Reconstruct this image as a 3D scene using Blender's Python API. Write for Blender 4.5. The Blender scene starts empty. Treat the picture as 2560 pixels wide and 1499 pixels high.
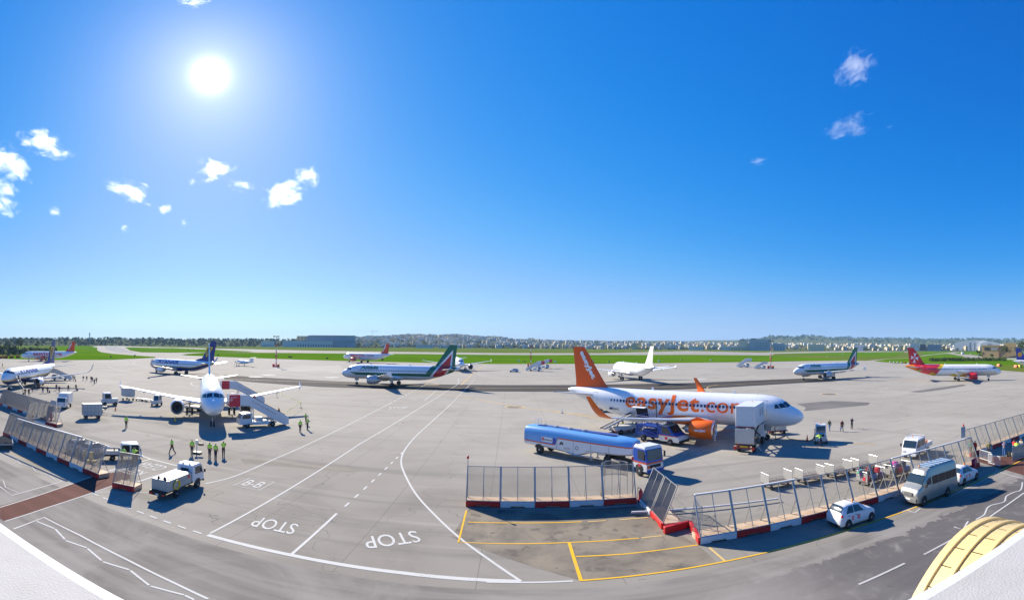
import bpy, bmesh, math, random
from math import sin, cos, tan, pi, radians, hypot, atan2, sqrt
from mathutils import Vector, Matrix, noise
random.seed(7)
scene = bpy.context.scene
COL = scene.collection

# ---------------------------------------------------------------- camera geometry
F = 1158.7; SY = 1.08; A0 = 859.6; AL = .00724; CH = 12.1      # horizontal scale, vertical stretch, horizon row, roll, eye height


def G(px, py, z=0.):
    """ground (or height z) point seen at a pixel of the 2560 x 1499 photograph"""
    az = (px - 1280) / F; la = -(py - A0) / (F * SY)
    x = sin(az) * cos(la); y = cos(az) * cos(la); w = sin(la)
    X = x * cos(AL) - w * sin(AL); Z = x * sin(AL) + w * cos(AL)
    t = (z - CH) / Z
    return Vector((X * t, y * t, z))


def polar(px, D, z=0.):
    az = (px - 1280) / F
    return Vector((sin(az) * D, cos(az) * D, z))


# ---------------------------------------------------------------- materials
_mats = {}


class NG:
    """small helper that writes node maths"""
    def __init__(s, name):
        s.m = bpy.data.materials.new(name); s.m.use_nodes = True
        s.t = s.m.node_tree; s.N = s.t.nodes; s.L = s.t.links
        s.b = s.N['Principled BSDF']
        s.tc = s.N.new('ShaderNodeTexCoord')
        s.sep = s.N.new('ShaderNodeSeparateXYZ'); s.L.new(s.tc.outputs['Object'], s.sep.inputs[0])
        s.x, s.y, s.z = s.sep.outputs

    def inp(s, sock, v):
        if isinstance(v, (int, float)): sock.default_value = v
        elif isinstance(v, (tuple, list)): sock.default_value = tuple(v) + ((1,) if len(v) == 3 else ())
        else: s.L.new(v, sock)

    def ma(s, op, a, b=0., c=None):
        n = s.N.new('ShaderNodeMath'); n.operation = op
        s.inp(n.inputs[0], a); s.inp(n.inputs[1], b)
        if c is not None: s.inp(n.inputs[2], c)
        return n.outputs[0]

    def gt(s, a, b): return s.ma('GREATER_THAN', a, b)
    def lt(s, a, b): return s.ma('LESS_THAN', a, b)
    def mul(s, a, b): return s.ma('MULTIPLY', a, b)
    def add(s, a, b): return s.ma('ADD', a, b)
    def sub(s, a, b): return s.ma('SUBTRACT', a, b)
    def rng(s, a, lo, hi): return s.mul(s.gt(a, lo), s.lt(a, hi))
    def orr(s, a, b): return s.ma('MAXIMUM', a, b)

    def ss(s, a, lo, hi):
        n = s.N.new('ShaderNodeMapRange'); n.interpolation_type = 'SMOOTHSTEP'
        s.inp(n.inputs[0], a); n.inputs[1].default_value = lo; n.inputs[2].default_value = hi
        return n.outputs[0]

    def mix(s, f, a, b, mode='MIX'):
        n = s.N.new('ShaderNodeMix'); n.data_type = 'RGBA'; n.blend_type = mode
        s.inp(n.inputs[0], f); s.inp(n.inputs[6], a); s.inp(n.inputs[7], b)
        return n.outputs[2]

    def noise(s, scale, detail=4, rough=.55, vec=None, dist=0.):
        n = s.N.new('ShaderNodeTexNoise'); n.inputs['Scale'].default_value = scale
        n.inputs['Detail'].default_value = detail; n.inputs['Roughness'].default_value = rough
        n.inputs['Distortion'].default_value = dist
        s.L.new(vec if vec is not None else s.tc.outputs['Object'], n.inputs['Vector'])
        return n.outputs['Fac']

    def mapped(s, scale=(1, 1, 1), rot=(0, 0, 0), loc=(0, 0, 0)):
        n = s.N.new('ShaderNodeMapping'); n.inputs['Scale'].default_value = scale
        n.inputs['Rotation'].default_value = rot; n.inputs['Location'].default_value = loc
        s.L.new(s.tc.outputs['Object'], n.inputs['Vector'])
        return n.outputs[0]

    def bump(s, h, strength=.3, dist=.02):
        n = s.N.new('ShaderNodeBump'); n.inputs['Strength'].default_value = strength; n.inputs['Distance'].default_value = dist
        s.L.new(h, n.inputs['Height']); s.L.new(n.outputs[0], s.b.inputs['Normal'])

    def out(s, col, rough=.5, metal=0., spec=None):
        s.inp(s.b.inputs['Base Color'], col); s.inp(s.b.inputs['Roughness'], rough); s.inp(s.b.inputs['Metallic'], metal)
        if spec is not None: s.b.inputs['Specular IOR Level'].default_value = spec
        return s.m


def mat(name, col, rough=.55, metal=0., var=.12, scale=2.5, spec=None, bump=0.):
    """plain paint, metal, rubber ... with soft procedural unevenness"""
    if name in _mats: return _mats[name]
    g = NG(name)
    n = g.noise(scale, 3)
    lo = tuple(max(0, c * (1 - var)) for c in col); hi = tuple(min(1, c * (1 + var)) for c in col)
    c = g.mix(n, lo, hi)
    if bump: g.bump(g.noise(scale * 20, 3), bump)
    _mats[name] = g.out(c, rough, metal, spec)
    return _mats[name]


def glass(name='window_glass', col=(.02, .035, .05), rough=.06):
    if name in _mats: return _mats[name]
    g = NG(name)
    _mats[name] = g.out(g.mix(g.noise(1.5, 2), tuple(c * .7 for c in col), tuple(c * 1.4 for c in col)), rough, 0, .8)
    return _mats[name]


# ---------------------------------------------------------------- mesh building
class MB:
    def __init__(s): s.v = []; s.f = []; s.mi = []; s.M = None

    def add(s, vs, fs, mi=0):
        o = len(s.v)
        if s.M is not None: vs = [s.M @ Vector(v) for v in vs]
        s.v += [tuple(v) for v in vs]; s.f += [tuple(i + o for i in f) for f in fs]; s.mi += [mi] * len(fs)
        return s

    def box(s, x0, x1, y0, y1, z0, z1, mi=0):
        return s.add([(x0, y0, z0), (x1, y0, z0), (x1, y1, z0), (x0, y1, z0), (x0, y0, z1), (x1, y0, z1), (x1, y1, z1), (x0, y1, z1)],
                     [(0, 3, 2, 1), (4, 5, 6, 7), (0, 1, 5, 4), (1, 2, 6, 5), (2, 3, 7, 6), (3, 0, 4, 7)], mi)

    def bar(s, a, b, w, h=None, mi=0):
        """square bar between two points"""
        return s.tube(a, b, w * .7071, None, 4, mi, rot=pi / 4)

    def tube(s, a, b, r, r1=None, n=8, mi=0, cap=True, rot=0.):
        a = Vector(a); b = Vector(b); d = (b - a)
        if d.length < 1e-6: return s
        d.normalize(); up = Vector((0, 0, 1)) if abs(d.z) < .95 else Vector((1, 0, 0))
        u = d.cross(up).normalized(); w = d.cross(u)
        r1 = r if r1 is None else r1; vs = []
        for p, rr in ((a, r), (b, r1)):
            for i in range(n):
                t = rot + 2 * pi * i / n; vs.append(p + (u * cos(t) + w * sin(t)) * rr)
        fs = [(i, (i + 1) % n, n + (i + 1) % n, n + i) for i in range(n)]
        if cap: fs += [tuple(range(n))[::-1], tuple(range(n, 2 * n))]
        return s.add(vs, fs, mi)

    def path(s, pts, r, n=6, mi=0, closed=False):
        for i in range(len(pts) - (0 if closed else 1)): s.tube(pts[i], pts[(i + 1) % len(pts)], r, None, n, mi)
        return s

    def loft(s, rings, mi=0, cap=True, closed=True):
        n = len(rings[0]); vs = [p for r in rings for p in r]; fs = []
        for k in range(len(rings) - 1):
            for i in range(n if closed else n - 1):
                j = (i + 1) % n; fs.append((k * n + i, k * n + j, (k + 1) * n + j, (k + 1) * n + i))
        if cap and closed: fs += [tuple(range(n))[::-1], tuple(range((len(rings) - 1) * n, len(rings) * n))]
        return s.add(vs, fs, mi)

    def prism(s, pts, a, b, axis='y', mi=0):
        """outline (two coordinates) extruded along an axis from a to b"""
        f = {'x': lambda p, t: (t, p[0], p[1]), 'y': lambda p, t: (p[0], t, p[1]), 'z': lambda p, t: (p[0], p[1], t)}[axis]
        n = len(pts)
        return s.add([f(p, a) for p in pts] + [f(p, b) for p in pts],
                     [tuple(range(n))[::-1], tuple(range(n, 2 * n))] + [(i, (i + 1) % n, n + (i + 1) % n, n + i) for i in range(n)], mi)

    def disc(s, c, r, axis='y', n=16, mi=0):
        c = Vector(c); f = {'x': lambda t: (0, cos(t), sin(t)), 'y': lambda t: (cos(t), 0, sin(t)), 'z': lambda t: (cos(t), sin(t), 0)}[axis]
        return s.add([c + Vector(f(2 * pi * i / n)) * r for i in range(n)], [tuple(range(n))], mi)

    def lathe(s, prof, axis='z', n=16, c=(0, 0, 0), mi=0, cap=True):
        """profile of (position along axis, radius)"""
        c = Vector(c); rings = []
        for t, r in prof:
            ring = []
            for i in range(n):
                a = 2 * pi * i / n; u, v = cos(a) * r, sin(a) * r
                ring.append(c + Vector({'z': (u, v, t), 'x': (t, u, v), 'y': (u, t, v)}[axis]))
            rings.append(ring)
        return s.loft(rings, mi, cap)

    def blob(s, c, r, seg=8, rings=5, mi=0):
        rx, ry, rz = (r, r, r) if isinstance(r, (int, float)) else r
        rr = []
        for k in range(rings + 1):
            t = pi * (k + .02) / (rings + .04)
            rr.append([(c[0] + rx * sin(t) * cos(2 * pi * i / seg), c[1] + ry * sin(t) * sin(2 * pi * i / seg), c[2] - rz * cos(t)) for i in range(seg)])
        return s.loft(rr, mi)


def obj(name, mb, mats, parent=None, smooth=35, fix=True, loc=None, rot=None, label=None):
    me = bpy.data.meshes.new(name)
    me.from_pydata(mb.v, [], mb.f)
    mats = mats if isinstance(mats, (list, tuple)) else [mats]
    for m in mats: me.materials.append(m)
    if len(mats) > 1: me.polygons.foreach_set('material_index', mb.mi)
    if fix and len(mb.f) < 20000:
        bm = bmesh.new(); bm.from_mesh(me); bmesh.ops.recalc_face_normals(bm, faces=bm.faces); bm.to_mesh(me); bm.free()
    if smooth:
        me.polygons.foreach_set('use_smooth', [True] * len(me.polygons))
        me.set_sharp_from_angle(angle=radians(smooth))
    me.update()
    o = bpy.data.objects.new(name, me); COL.objects.link(o)
    if parent: o.parent = parent
    if loc is not None: o.location = loc
    if rot is not None: o.rotation_euler = rot
    if label: o['label'] = label
    return o


def tag(o, label=None, cat=None, group=None, kind=None):
    if label: o['label'] = label
    if cat: o['category'] = cat
    if group: o['group'] = group
    if kind: o['kind'] = kind
    return o


def thing(name, label, cat, loc=(0, 0, 0), rotz=0., group=None, scale=1.):
    o = bpy.data.objects.new(name, None); COL.objects.link(o)
    o.location = loc; o.rotation_euler = (0, 0, rotz); o.scale = (scale,) * 3
    o.empty_display_size = .3
    return tag(o, label, cat, group)


def struct(name, mb, m, **k):
    return tag(obj(name, mb, m, **k), kind='structure')


KIDS = {}


def dup(root, loc, rotz, label=None, group=None, scale=None):
    def kids(o): return [c for c in o.children]
    r = root.copy(); COL.objects.link(r); r.location = loc; r.rotation_euler = (0, 0, rotz)
    if scale: r.scale = (scale,) * 3 if isinstance(scale, (int, float)) else scale
    if label: r['label'] = label
    if group: r['group'] = group
    for ch in kids(root):
        c = ch.copy(); COL.objects.link(c); c.parent = r
        for g in kids(ch):
            d = g.copy(); COL.objects.link(d); d.parent = c
    return r


# ---------------------------------------------------------------- lettering
_txt = {}


def text_mesh(body, offset=0., shear=0., space=1., size=1.):
    key = (body, offset, shear, space)
    if key not in _txt:
        cu = bpy.data.curves.new('lettering', 'FONT'); cu.body = body; cu.offset = offset; cu.shear = shear
        cu.space_character = space; cu.size = 1; cu.resolution_u = 3
        o = bpy.data.objects.new('lettering', cu); COL.objects.link(o)
        dg = bpy.context.evaluated_depsgraph_get(); dg.update()
        me = bpy.data.meshes.new_from_object(o.evaluated_get(dg))
        vs = [(v.co.x, v.co.y) for v in me.vertices]; fs = [tuple(p.vertices) for p in me.polygons]
        bpy.data.objects.remove(o); bpy.data.curves.remove(cu); bpy.data.meshes.remove(me)
        x0 = min(v[0] for v in vs); x1 = max(v[0] for v in vs)
        _txt[key] = ([(x - x0, y) for x, y in vs], fs, x1 - x0)
    vs, fs, w = _txt[key]
    return [(x * size, y * size) for x, y in vs], fs, w * size


def wrap_text(body, width, height, fn, slices=0, offset=0., shear=0., space=1.):
    """lettering scaled to a width and cap height, its points mapped by fn(u, v)"""
    vs, fs, w = text_mesh(body, offset, shear, space)
    sx = width / w; sy = height / .7
    vs = [(x * sx, y * sy) for x, y in vs]
    if slices:
        bm = bmesh.new(); bv = [bm.verts.new((x, y, 0)) for x, y in vs]
        for f in fs:
            try: bm.faces.new([bv[i] for i in f])
            except ValueError: pass
        y0 = min(v[1] for v in vs); y1 = max(v[1] for v in vs)
        for k in range(1, slices):
            bmesh.ops.bisect_plane(bm, geom=bm.verts[:] + bm.edges[:] + bm.faces[:], plane_co=(0, y0 + (y1 - y0) * k / slices, 0), plane_no=(0, 1, 0))
        bm.verts.index_update()
        vs = [(v.co.x, v.co.y) for v in bm.verts]; fs = [tuple(v.index for v in f.verts) for f in bm.faces]; bm.free()
    mb = MB(); mb.add([fn(u, v) for u, v in vs], fs)
    return mb


def sign_text(body, width, height, origin, right, up, parent, m, off=.012, offset=.01, name='lettering', shear=0., space=1.):
    """flat lettering standing off a flat face"""
    o = Vector(origin); r = Vector(right).normalized(); u = Vector(up).normalized(); n = r.cross(u)
    mb = wrap_text(body, width, height, lambda a, b: o + r * a + u * b + n * off, 0, offset, shear, space)
    return obj(name, mb, m, parent, smooth=0, fix=False)
# ================================================================ camera, sun, sky
cam = bpy.data.cameras.new('camera'); cam.type = 'PANO'; cam.panorama_type = 'EQUIRECTANGULAR'
cam.longitude_min = -1280 / F; cam.longitude_max = 1280 / F
cam.latitude_max = A0 / (F * SY); cam.latitude_min = -(1499 - A0) / (F * SY)
cam.clip_end = 20000; cam.clip_start = .05
co = bpy.data.objects.new('camera', cam); COL.objects.link(co)
co.matrix_world = Matrix(((cos(AL), -sin(AL), 0, 0), (0, 0, -1, 0), (sin(AL), cos(AL), 0, CH), (0, 0, 0, 1)))
scene.camera = co
SKYC = (((0, 0), (.074, .001), (.114, .003), (.147, .01), (.22, .045), (.31, .12), (.45, .25), (.7, .4), (1, .55)),
        ((0, 0), (.136, .138), (.2, .19), (.36, .31), (.5, .42), (.67, .52), (1, .75)),
        ((0, 0), (.1, .25), (.258, .58), (.356, .68), (.54, .80), (.69, .87), (1, .97)))
SAZ = -.655; SEL = radians(30.5)
SUN = Vector((sin(SAZ) * cos(SEL), cos(SAZ) * cos(SEL), sin(SEL)))
sl = bpy.data.lights.new('sun', 'SUN'); sl.energy = 5.; sl.angle = radians(.53); sl.color = (1, .9, .74)
so = bpy.data.objects.new('sun', sl); COL.objects.link(so); so.rotation_euler = SUN.to_track_quat('Z', 'Y').to_euler()
w = bpy.data.worlds.new('World'); scene.world = w; w.use_nodes = True
nt = w.node_tree; nt.nodes.clear(); N = nt.nodes; L = nt.links
sky = N.new('ShaderNodeTexSky'); sky.sky_type = 'NISHITA'; sky.sun_disc = False
sky.sun_elevation = SEL; sky.sun_rotation = SAZ; sky.air_density = 1.0; sky.dust_density = .25; sky.ozone_density = 3.0; sky.altitude = 300
tc = N.new('ShaderNodeTexCoord'); dot = N.new('ShaderNodeVectorMath'); dot.operation = 'DOT_PRODUCT'
L.new(tc.outputs['Generated'], dot.inputs[0]); dot.inputs[1].default_value = SUN


def wm(op, a, b=0.):
    n = N.new('ShaderNodeMath'); n.operation = op
    for i, v in enumerate((a, b)):
        if isinstance(v, (int, float)): n.inputs[i].default_value = v
        else: L.new(v, n.inputs[i])
    return n.outputs[0]


# the clear deep blue of the photograph: each channel of the physical sky gets its own gain and contrast
sc_ = N.new('ShaderNodeVectorMath'); sc_.operation = 'SCALE'; sc_.inputs['Scale'].default_value = .1; L.new(sky.outputs[0], sc_.inputs[0])
cb = N.new('ShaderNodeRGBCurve'); L.new(sc_.outputs[0], cb.inputs['Color'])
for i, pts in enumerate(SKYC):
    cv = cb.mapping.curves[i]
    for k, p in enumerate(pts):
        if k < 1: cv.points[0].location = p
        elif k == len(pts) - 1: cv.points[-1].location = p
        else: cv.points.new(*p)
cb.mapping.update()
# the dazzling disc of the sun with its aureole, a function of the angle to the sun only
ang = wm('ARCCOSINE', wm('MINIMUM', dot.outputs['Value'], .999999))
core = wm('EXPONENT', wm('MULTIPLY', wm('POWER', wm('DIVIDE', ang, .026), 2.), -1.))
halo = wm('EXPONENT', wm('DIVIDE', ang, -.058))
wide = wm('EXPONENT', wm('DIVIDE', ang, -.22))
glow = wm('ADD', wm('ADD', wm('MULTIPLY', core, 1.6), wm('MULTIPLY', halo, .6)), wm('MULTIPLY', wide, .12))
gcol = N.new('ShaderNodeVectorMath'); gcol.operation = 'SCALE'; gcol.inputs[0].default_value = (1, .98, .95)
L.new(glow, gcol.inputs['Scale'])
addn = N.new('ShaderNodeVectorMath'); addn.operation = 'ADD'; L.new(cb.outputs['Color'], addn.inputs[0]); L.new(gcol.outputs[0], addn.inputs[1])
bg = N.new('ShaderNodeBackground'); bg.inputs['Strength'].default_value = .54; L.new(addn.outputs[0], bg.inputs[0])
wo = N.new('ShaderNodeOutputWorld'); L.new(bg.outputs[0], wo.inputs[0])
w.cycles.sampling_method = 'AUTOMATIC'
scene.view_settings.view_transform = 'Standard'; scene.view_settings.look = 'None'; scene.view_settings.exposure = 1.; scene.view_settings.gamma = 1
scene.cycles.max_bounces = 6; scene.cycles.diffuse_bounces = 3; scene.cycles.glossy_bounces = 3; scene.cycles.transparent_max_bounces = 16
scene.cycles.volume_bounces = 2; scene.cycles.caustics_reflective = False; scene.cycles.caustics_refractive = False
scene.cycles.sample_clamp_indirect = 6
scene.cycles.use_denoising = True

# ================================================================ ground materials


def m_concrete():
    g = NG('apron_concrete')
    v = g.tc.outputs['Object']
    big = g.noise(.018, 5, .6); mid = g.noise(.11, 5, .6, dist=.6); fine = g.noise(9, 4, .7)
    c = g.mix(g.ss(big, .35, .65), (.262, .243, .21), (.328, .308, .27))
    c = g.mix(g.mul(g.ss(mid, .44, .66), .6), c, (.2, .185, .16))
    # long soft streaks left by tyres and rain
    st = g.noise(1., 5, .65, vec=g.mapped((.02, .35, 1)))
    c = g.mix(g.mul(g.ss(st, .5, .7), .62), c, (.165, .155, .14))
    st2 = g.noise(1., 4, .6, vec=g.mapped((.03, .5, 1), rot=(0, 0, radians(24))))
    c = g.mix(g.mul(g.ss(st2, .56, .75), .4), c, (.4, .37, .32))
    # cement patches and stains near the terminal
    sp = g.noise(.55, 3, .5, dist=1.5)
    c = g.mix(g.mul(g.ss(sp, .68, .74), .45), c, (.12, .115, .105))
    c = g.mix(g.mul(g.ss(fine, .3, .8), .2), c, (.12, .11, .1))
    # the outer stands were laid later, in paler concrete
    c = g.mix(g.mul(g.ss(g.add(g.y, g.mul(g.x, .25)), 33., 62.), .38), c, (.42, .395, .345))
    # slab joints every 7.5 m
    jx = g.ma('PINGPONG', g.add(g.x, 1.7), 3.75); jy = g.ma('PINGPONG', g.add(g.y, .4), 3.75)
    j = g.orr(g.lt(jx, .022), g.lt(jy, .022))
    far = g.lt(g.y, 400.)
    c = g.mix(g.mul(g.mul(j, .6), far), c, (.11, .1, .09))
    # cracks
    vo = g.N.new('ShaderNodeTexVoronoi'); vo.feature = 'DISTANCE_TO_EDGE'; vo.inputs['Scale'].default_value = .045
    g.L.new(g.N.new('ShaderNodeVectorMath').outputs[0], vo.inputs[0]) if False else None
    dn = g.N.new('ShaderNodeTexNoise'); dn.inputs['Scale'].default_value = .25; g.L.new(v, dn.inputs[0])
    av = g.N.new('ShaderNodeVectorMath'); av.operation = 'MULTIPLY_ADD'; av.inputs[1].default_value = (9, 9, 0)
    g.L.new(dn.outputs['Color'], av.inputs[0]); g.L.new(v, av.inputs[2]); g.L.new(av.outputs[0], vo.inputs['Vector'])
    c = g.mix(g.mul(g.lt(vo.outputs['Distance'], .0016), .45), c, (.1, .095, .09))
    g.bump(fine, .15, .01)
    return g.out(c, .95, 0, .06)


def m_asphalt(name='asphalt', a=(.085, .082, .08), b=(.13, .125, .12), pale=.0):
    g = NG(name)
    big = g.noise(.09, 5, .6); fine = g.noise(14, 4, .7)
    c = g.mix(g.ss(big, .35, .65), a, b)
    st = g.noise(1., 5, .6, vec=g.mapped((.03, .6, 1)))
    c = g.mix(g.mul(g.ss(st, .45, .7), .6), c, tuple(min(1, x * 1.4) for x in b))
    c = g.mix(g.mul(g.ss(fine, .35, .8), .35), c, tuple(x * .6 for x in a))
    g.bump(fine, .2, .01)
    return g.out(c, .95, 0, .06)


def m_road():
    """grey service road along the terminal, pale to the left, patched and darker to the right"""
    g = NG('road_tarmac')
    big = g.noise(.12, 6, .62, dist=.8); fine = g.noise(16, 4, .7); bl = g.noise(.5, 5, .65, dist=1.2)
    st = g.noise(1., 5, .62, vec=g.mapped((.05, .8, 1)))
    c = g.mix(g.ss(st, .3, .7), (.165, .15, .135), (.25, .235, .21))
    c = g.mix(g.mul(g.ss(big, .42, .62), .55), c, (.31, .295, .27))
    edge = g.add(g.y, g.mul(g.sub(bl, .5), 3.4))
    right = g.ss(g.x, 9., 19.)
    dark = g.mul(g.mul(g.lt(edge, 20.6), right), g.ss(bl, .2, .5))
    c = g.mix(g.mul(dark, .8), c, (.095, .09, .093))
    c = g.mix(g.mul(g.ss(fine, .35, .8), .3), c, (.12, .115, .11))
    sp = g.noise(1.1, 2, .5, dist=.6)
    c = g.mix(g.mul(g.ss(sp, .72, .78), .5), c, (.09, .085, .08))
    g.bump(fine, .22, .01)
    return g.out(c, .95, 0, .06)


def m_bay():
    g = NG('oil_stained_bay')
    big = g.noise(.35, 5, .6, dist=.6); fine = g.noise(12, 4, .7); sp = g.noise(.9, 3, .5, dist=.4); sp2 = g.noise(2.6, 2, .5)
    c = g.mix(g.ss(big, .35, .68), (.25, .215, .165), (.14, .125, .105))
    c = g.mix(g.mul(g.ss(sp, .6, .66), .6), c, (.1, .09, .08))
    c = g.mix(g.mul(g.ss(sp2, .7, .74), .6), c, (.08, .07, .065))
    c = g.mix(g.mul(g.ss(fine, .35, .8), .2), c, (.12, .11, .1))
    return g.out(c, .9, 0, .1)


def m_grass(name, a, b, d):
    g = NG(name)
    c = g.mix(g.ss(g.noise(.012, 6, .65), .35, .65), a, b)
    c = g.mix(g.mul(g.ss(g.noise(1., 5, .7, vec=g.mapped((.01, .12, 1))), .5, .7), .7), c, d)
    c = g.mix(g.mul(g.ss(g.noise(.6, 5, .7), .4, .8), .35), c, tuple(x * .45 for x in a))
    g.bump(g.noise(3, 4), .5, .1)
    return g.out(c, 1., 0, 0.)


def m_paint(name, col, wear=.6, base=(.25, .23, .2)):
    g = NG(name)
    n = g.noise(7, 5, .75); n2 = g.noise(.8, 4, .6)
    f = g.mul(g.ss(g.add(g.mul(n, .6), g.mul(n2, .5)), .58, .72), wear)
    c = g.mix(f, col, base)
    return g.out(c, .85, 0, .1)


PATCH = m_asphalt('patch_dark_grey', (.13, .125, .12), (.18, .17, .16)); PATCH2 = m_asphalt('old_repair', (.2, .18, .15), (.25, .23, .195)); CONC = m_concrete(); ROAD = m_road(); BAY = m_bay(); TAXI = m_asphalt('taxiway_asphalt', (.05, .047, .046), (.066, .062, .06))
RUNW = m_asphalt('runway_surface', (.27, .25, .22), (.33, .31, .275)); RED = m_asphalt('red_footpath', (.105, .05, .042), (.13, .065, .052))
GR1 = m_grass('mown_grass', (.062, .15, .0), (.09, .185, .0), (.13, .18, .004))
GR2 = m_grass('dry_field_grass', (.095, .14, .015), (.12, .16, .025), (.17, .16, .06))
GR3 = m_grass('hill_scrub', (.07, .09, .04), (.13, .13, .075), (.05, .065, .03))
WHITE = m_paint('white_road_paint', (.52, .52, .5)); YEL = m_paint('yellow_road_paint', (.72, .42, .03), .4); YEL2 = m_paint('faded_yellow_paint', (.62, .43, .16), .7, (.4, .37, .32))
WHITE2 = m_paint('worn_white_paint', (.45, .44, .42), .8)
BLUEP = m_paint('faint_blue_paint', (.3, .42, .55), .8, (.42, .4, .36))


def sheet(name, pts, z, m, res=None, kind='structure'):
    """flat patch; pts are ground points in order"""
    mb = MB(); mb.add([(p[0], p[1], z) for p in pts], [tuple(range(len(pts)))])
    me = bpy.data.meshes.new(name); me.from_pydata(mb.v, [], mb.f); me.materials.append(m)
    bm = bmesh.new(); bm.from_mesh(me); bmesh.ops.triangulate(bm, faces=bm.faces, ngon_method='EAR_CLIP')
    for f in bm.faces:
        if f.normal.z < 0: f.normal_flip()
    bm.to_mesh(me); bm.free()
    o = bpy.data.objects.new(name, me); COL.objects.link(o); return tag(o, kind=kind)


def pixsheet(name, pix, z, m, sub=6):
    """patch of ground whose outline was measured in the photograph (edges are straight or bowed in the panorama, so densify)"""
    pts = []
    for i in range(len(pix)):
        a = pix[i]; b = pix[(i + 1) % len(pix)]
        for k in range(sub): t = k / sub; pts.append(G(a[0] + (b[0] - a[0]) * t, a[1] + (b[1] - a[1]) * t))
    return sheet(name, pts, z, m)


def strip_mb(mb, pts, wd, z, closed=False):
    pts = [Vector((p[0], p[1], 0)) for p in pts]; n = len(pts); L_ = []; R_ = []
    for i in range(n):
        if closed: d = pts[(i + 1) % n] - pts[i - 1]
        else: d = pts[min(i + 1, n - 1)] - pts[max(i - 1, 0)]
        d.normalize(); nn = Vector((-d.y, d.x, 0))
        L_.append(pts[i] + nn * wd / 2); R_.append(pts[i] - nn * wd / 2)
    vs = [(p.x, p.y, z) for q in zip(L_, R_) for p in q]
    fs = [(2 * i, 2 * i + 1, (2 * i + 3) % (2 * n), (2 * i + 2) % (2 * n)) for i in range(n if closed else n - 1)]
    mb.add(vs, fs)


def smooth_pts(pts, k=6):
    out = []
    n = len(pts)
    for i in range(n - 1):
        p0 = pts[max(i - 1, 0)]; p1 = pts[i]; p2 = pts[i + 1]; p3 = pts[min(i + 2, n - 1)]
        for j in range(k):
            t = j / k
            out.append(tuple(.5 * ((2 * p1[c]) + (-p0[c] + p2[c]) * t + (2 * p0[c] - 5 * p1[c] + 4 * p2[c] - p3[c]) * t * t + (-p0[c] + 3 * p1[c] - 3 * p2[c] + p3[c]) * t ** 3) for c in range(2)))
    out.append(tuple(pts[-1][:2])); return out


_lz = [0]


def line(pix, wd, m, z=.016, sm=False, dash=None, name='road_marking', world=False):
    _lz[0] += 1; z = .012 + .0006 * _lz[0] / 3
    pts = [tuple(p) for p in pix] if world else [tuple(G(*p)[:2]) for p in pix]
    if sm: pts = smooth_pts(pts)
    mb = MB()
    if dash:
        on, off = dash; acc = 0.; cur = [pts[0]]; drawing = True
        for i in range(len(pts) - 1):
            a = Vector(pts[i]); b = Vector(pts[i + 1]); d = (b - a).length; t = 0.
            while d - t > 1e-6:
                need = (on if drawing else off) - acc
                if d - t >= need:
                    t += need; p = tuple(a.lerp(b, t / d)); acc = 0
                    if drawing: cur.append(p); strip_mb(mb, cur, wd, z); cur = []
                    else: cur = [p]
                    drawing = not drawing
                else:
                    acc += d - t; t = d
                    if drawing: cur.append(tuple(b))
    else: strip_mb(mb, pts, wd, z)
    return struct(name, mb, m, smooth=0, fix=False)


def ground_text(body, width, height, origin, right, up, m, z=.016, offset=.012):
    o = Vector(origin); r = Vector(right).normalized(); u = Vector(up).normalized()
    mb = wrap_text(body, width, height, lambda a, b: (o.x + r.x * a + u.x * b, o.y + r.y * a + u.y * b, z), 0, offset)
    return struct('road_marking', mb, m, smooth=0, fix=False)


# ================================================================ ground and its sheets
mb = MB(); R = 6800
mb.add([(R * cos(2 * pi * i / 64), R * sin(2 * pi * i / 64), -.05) for i in range(64)], [tuple(range(64))])
struct('ground', mb, GR2, smooth=0, fix=False)
# apron: everything paved between terminal and grass (outline of the grass edge as photographed)
edge = [(2560, 930), (2500, 925), (2440, 913), (2330, 909.5), (2240, 908), (2180, 902), (2120, 900.5), (1910, 904), (1720, 906.5), (1500, 909), (1240, 909.5), (1040, 906),
        (860, 902), (700, 897), (560, 892), (470, 888.5), (390, 894), (280, 899), (140, 900), (20, 897), (0, 896)]
pts = []
for i in range(len(edge) - 1):
    for k in range(8):
        t = k / 8; pts.append(G(edge[i][0] + (edge[i + 1][0] - edge[i][0]) * t, edge[i][1] + (edge[i + 1][1] - edge[i][1]) * t))
pts += [G(0, 896)]
far = pts[-1]
pts += [Vector((-420, 60, 0)), Vector((-420, -40, 0)), Vector((520, -40, 0)), Vector((520, 60, 0))]
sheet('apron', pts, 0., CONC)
sheet('road', [(-130, -10), (90, -10), (90, 22.2), (20, 22.6), (-20, 22.6), (-130, 22.6)], .004, ROAD)
# dark taxiway ribbon
pixsheet('taxiway', [(560, 937), (640, 942), (800, 951), (1000, 959), (1240, 962), (1420, 962), (1720, 957), (1900, 950), (2020, 945), (2095, 953), (2000, 957), (1900, 963), (1780, 970),
                     (1650, 975), (1400, 979), (1180, 978), (1000, 973), (800, 967), (640, 956), (560, 948)], .006, TAXI, 5)
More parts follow.
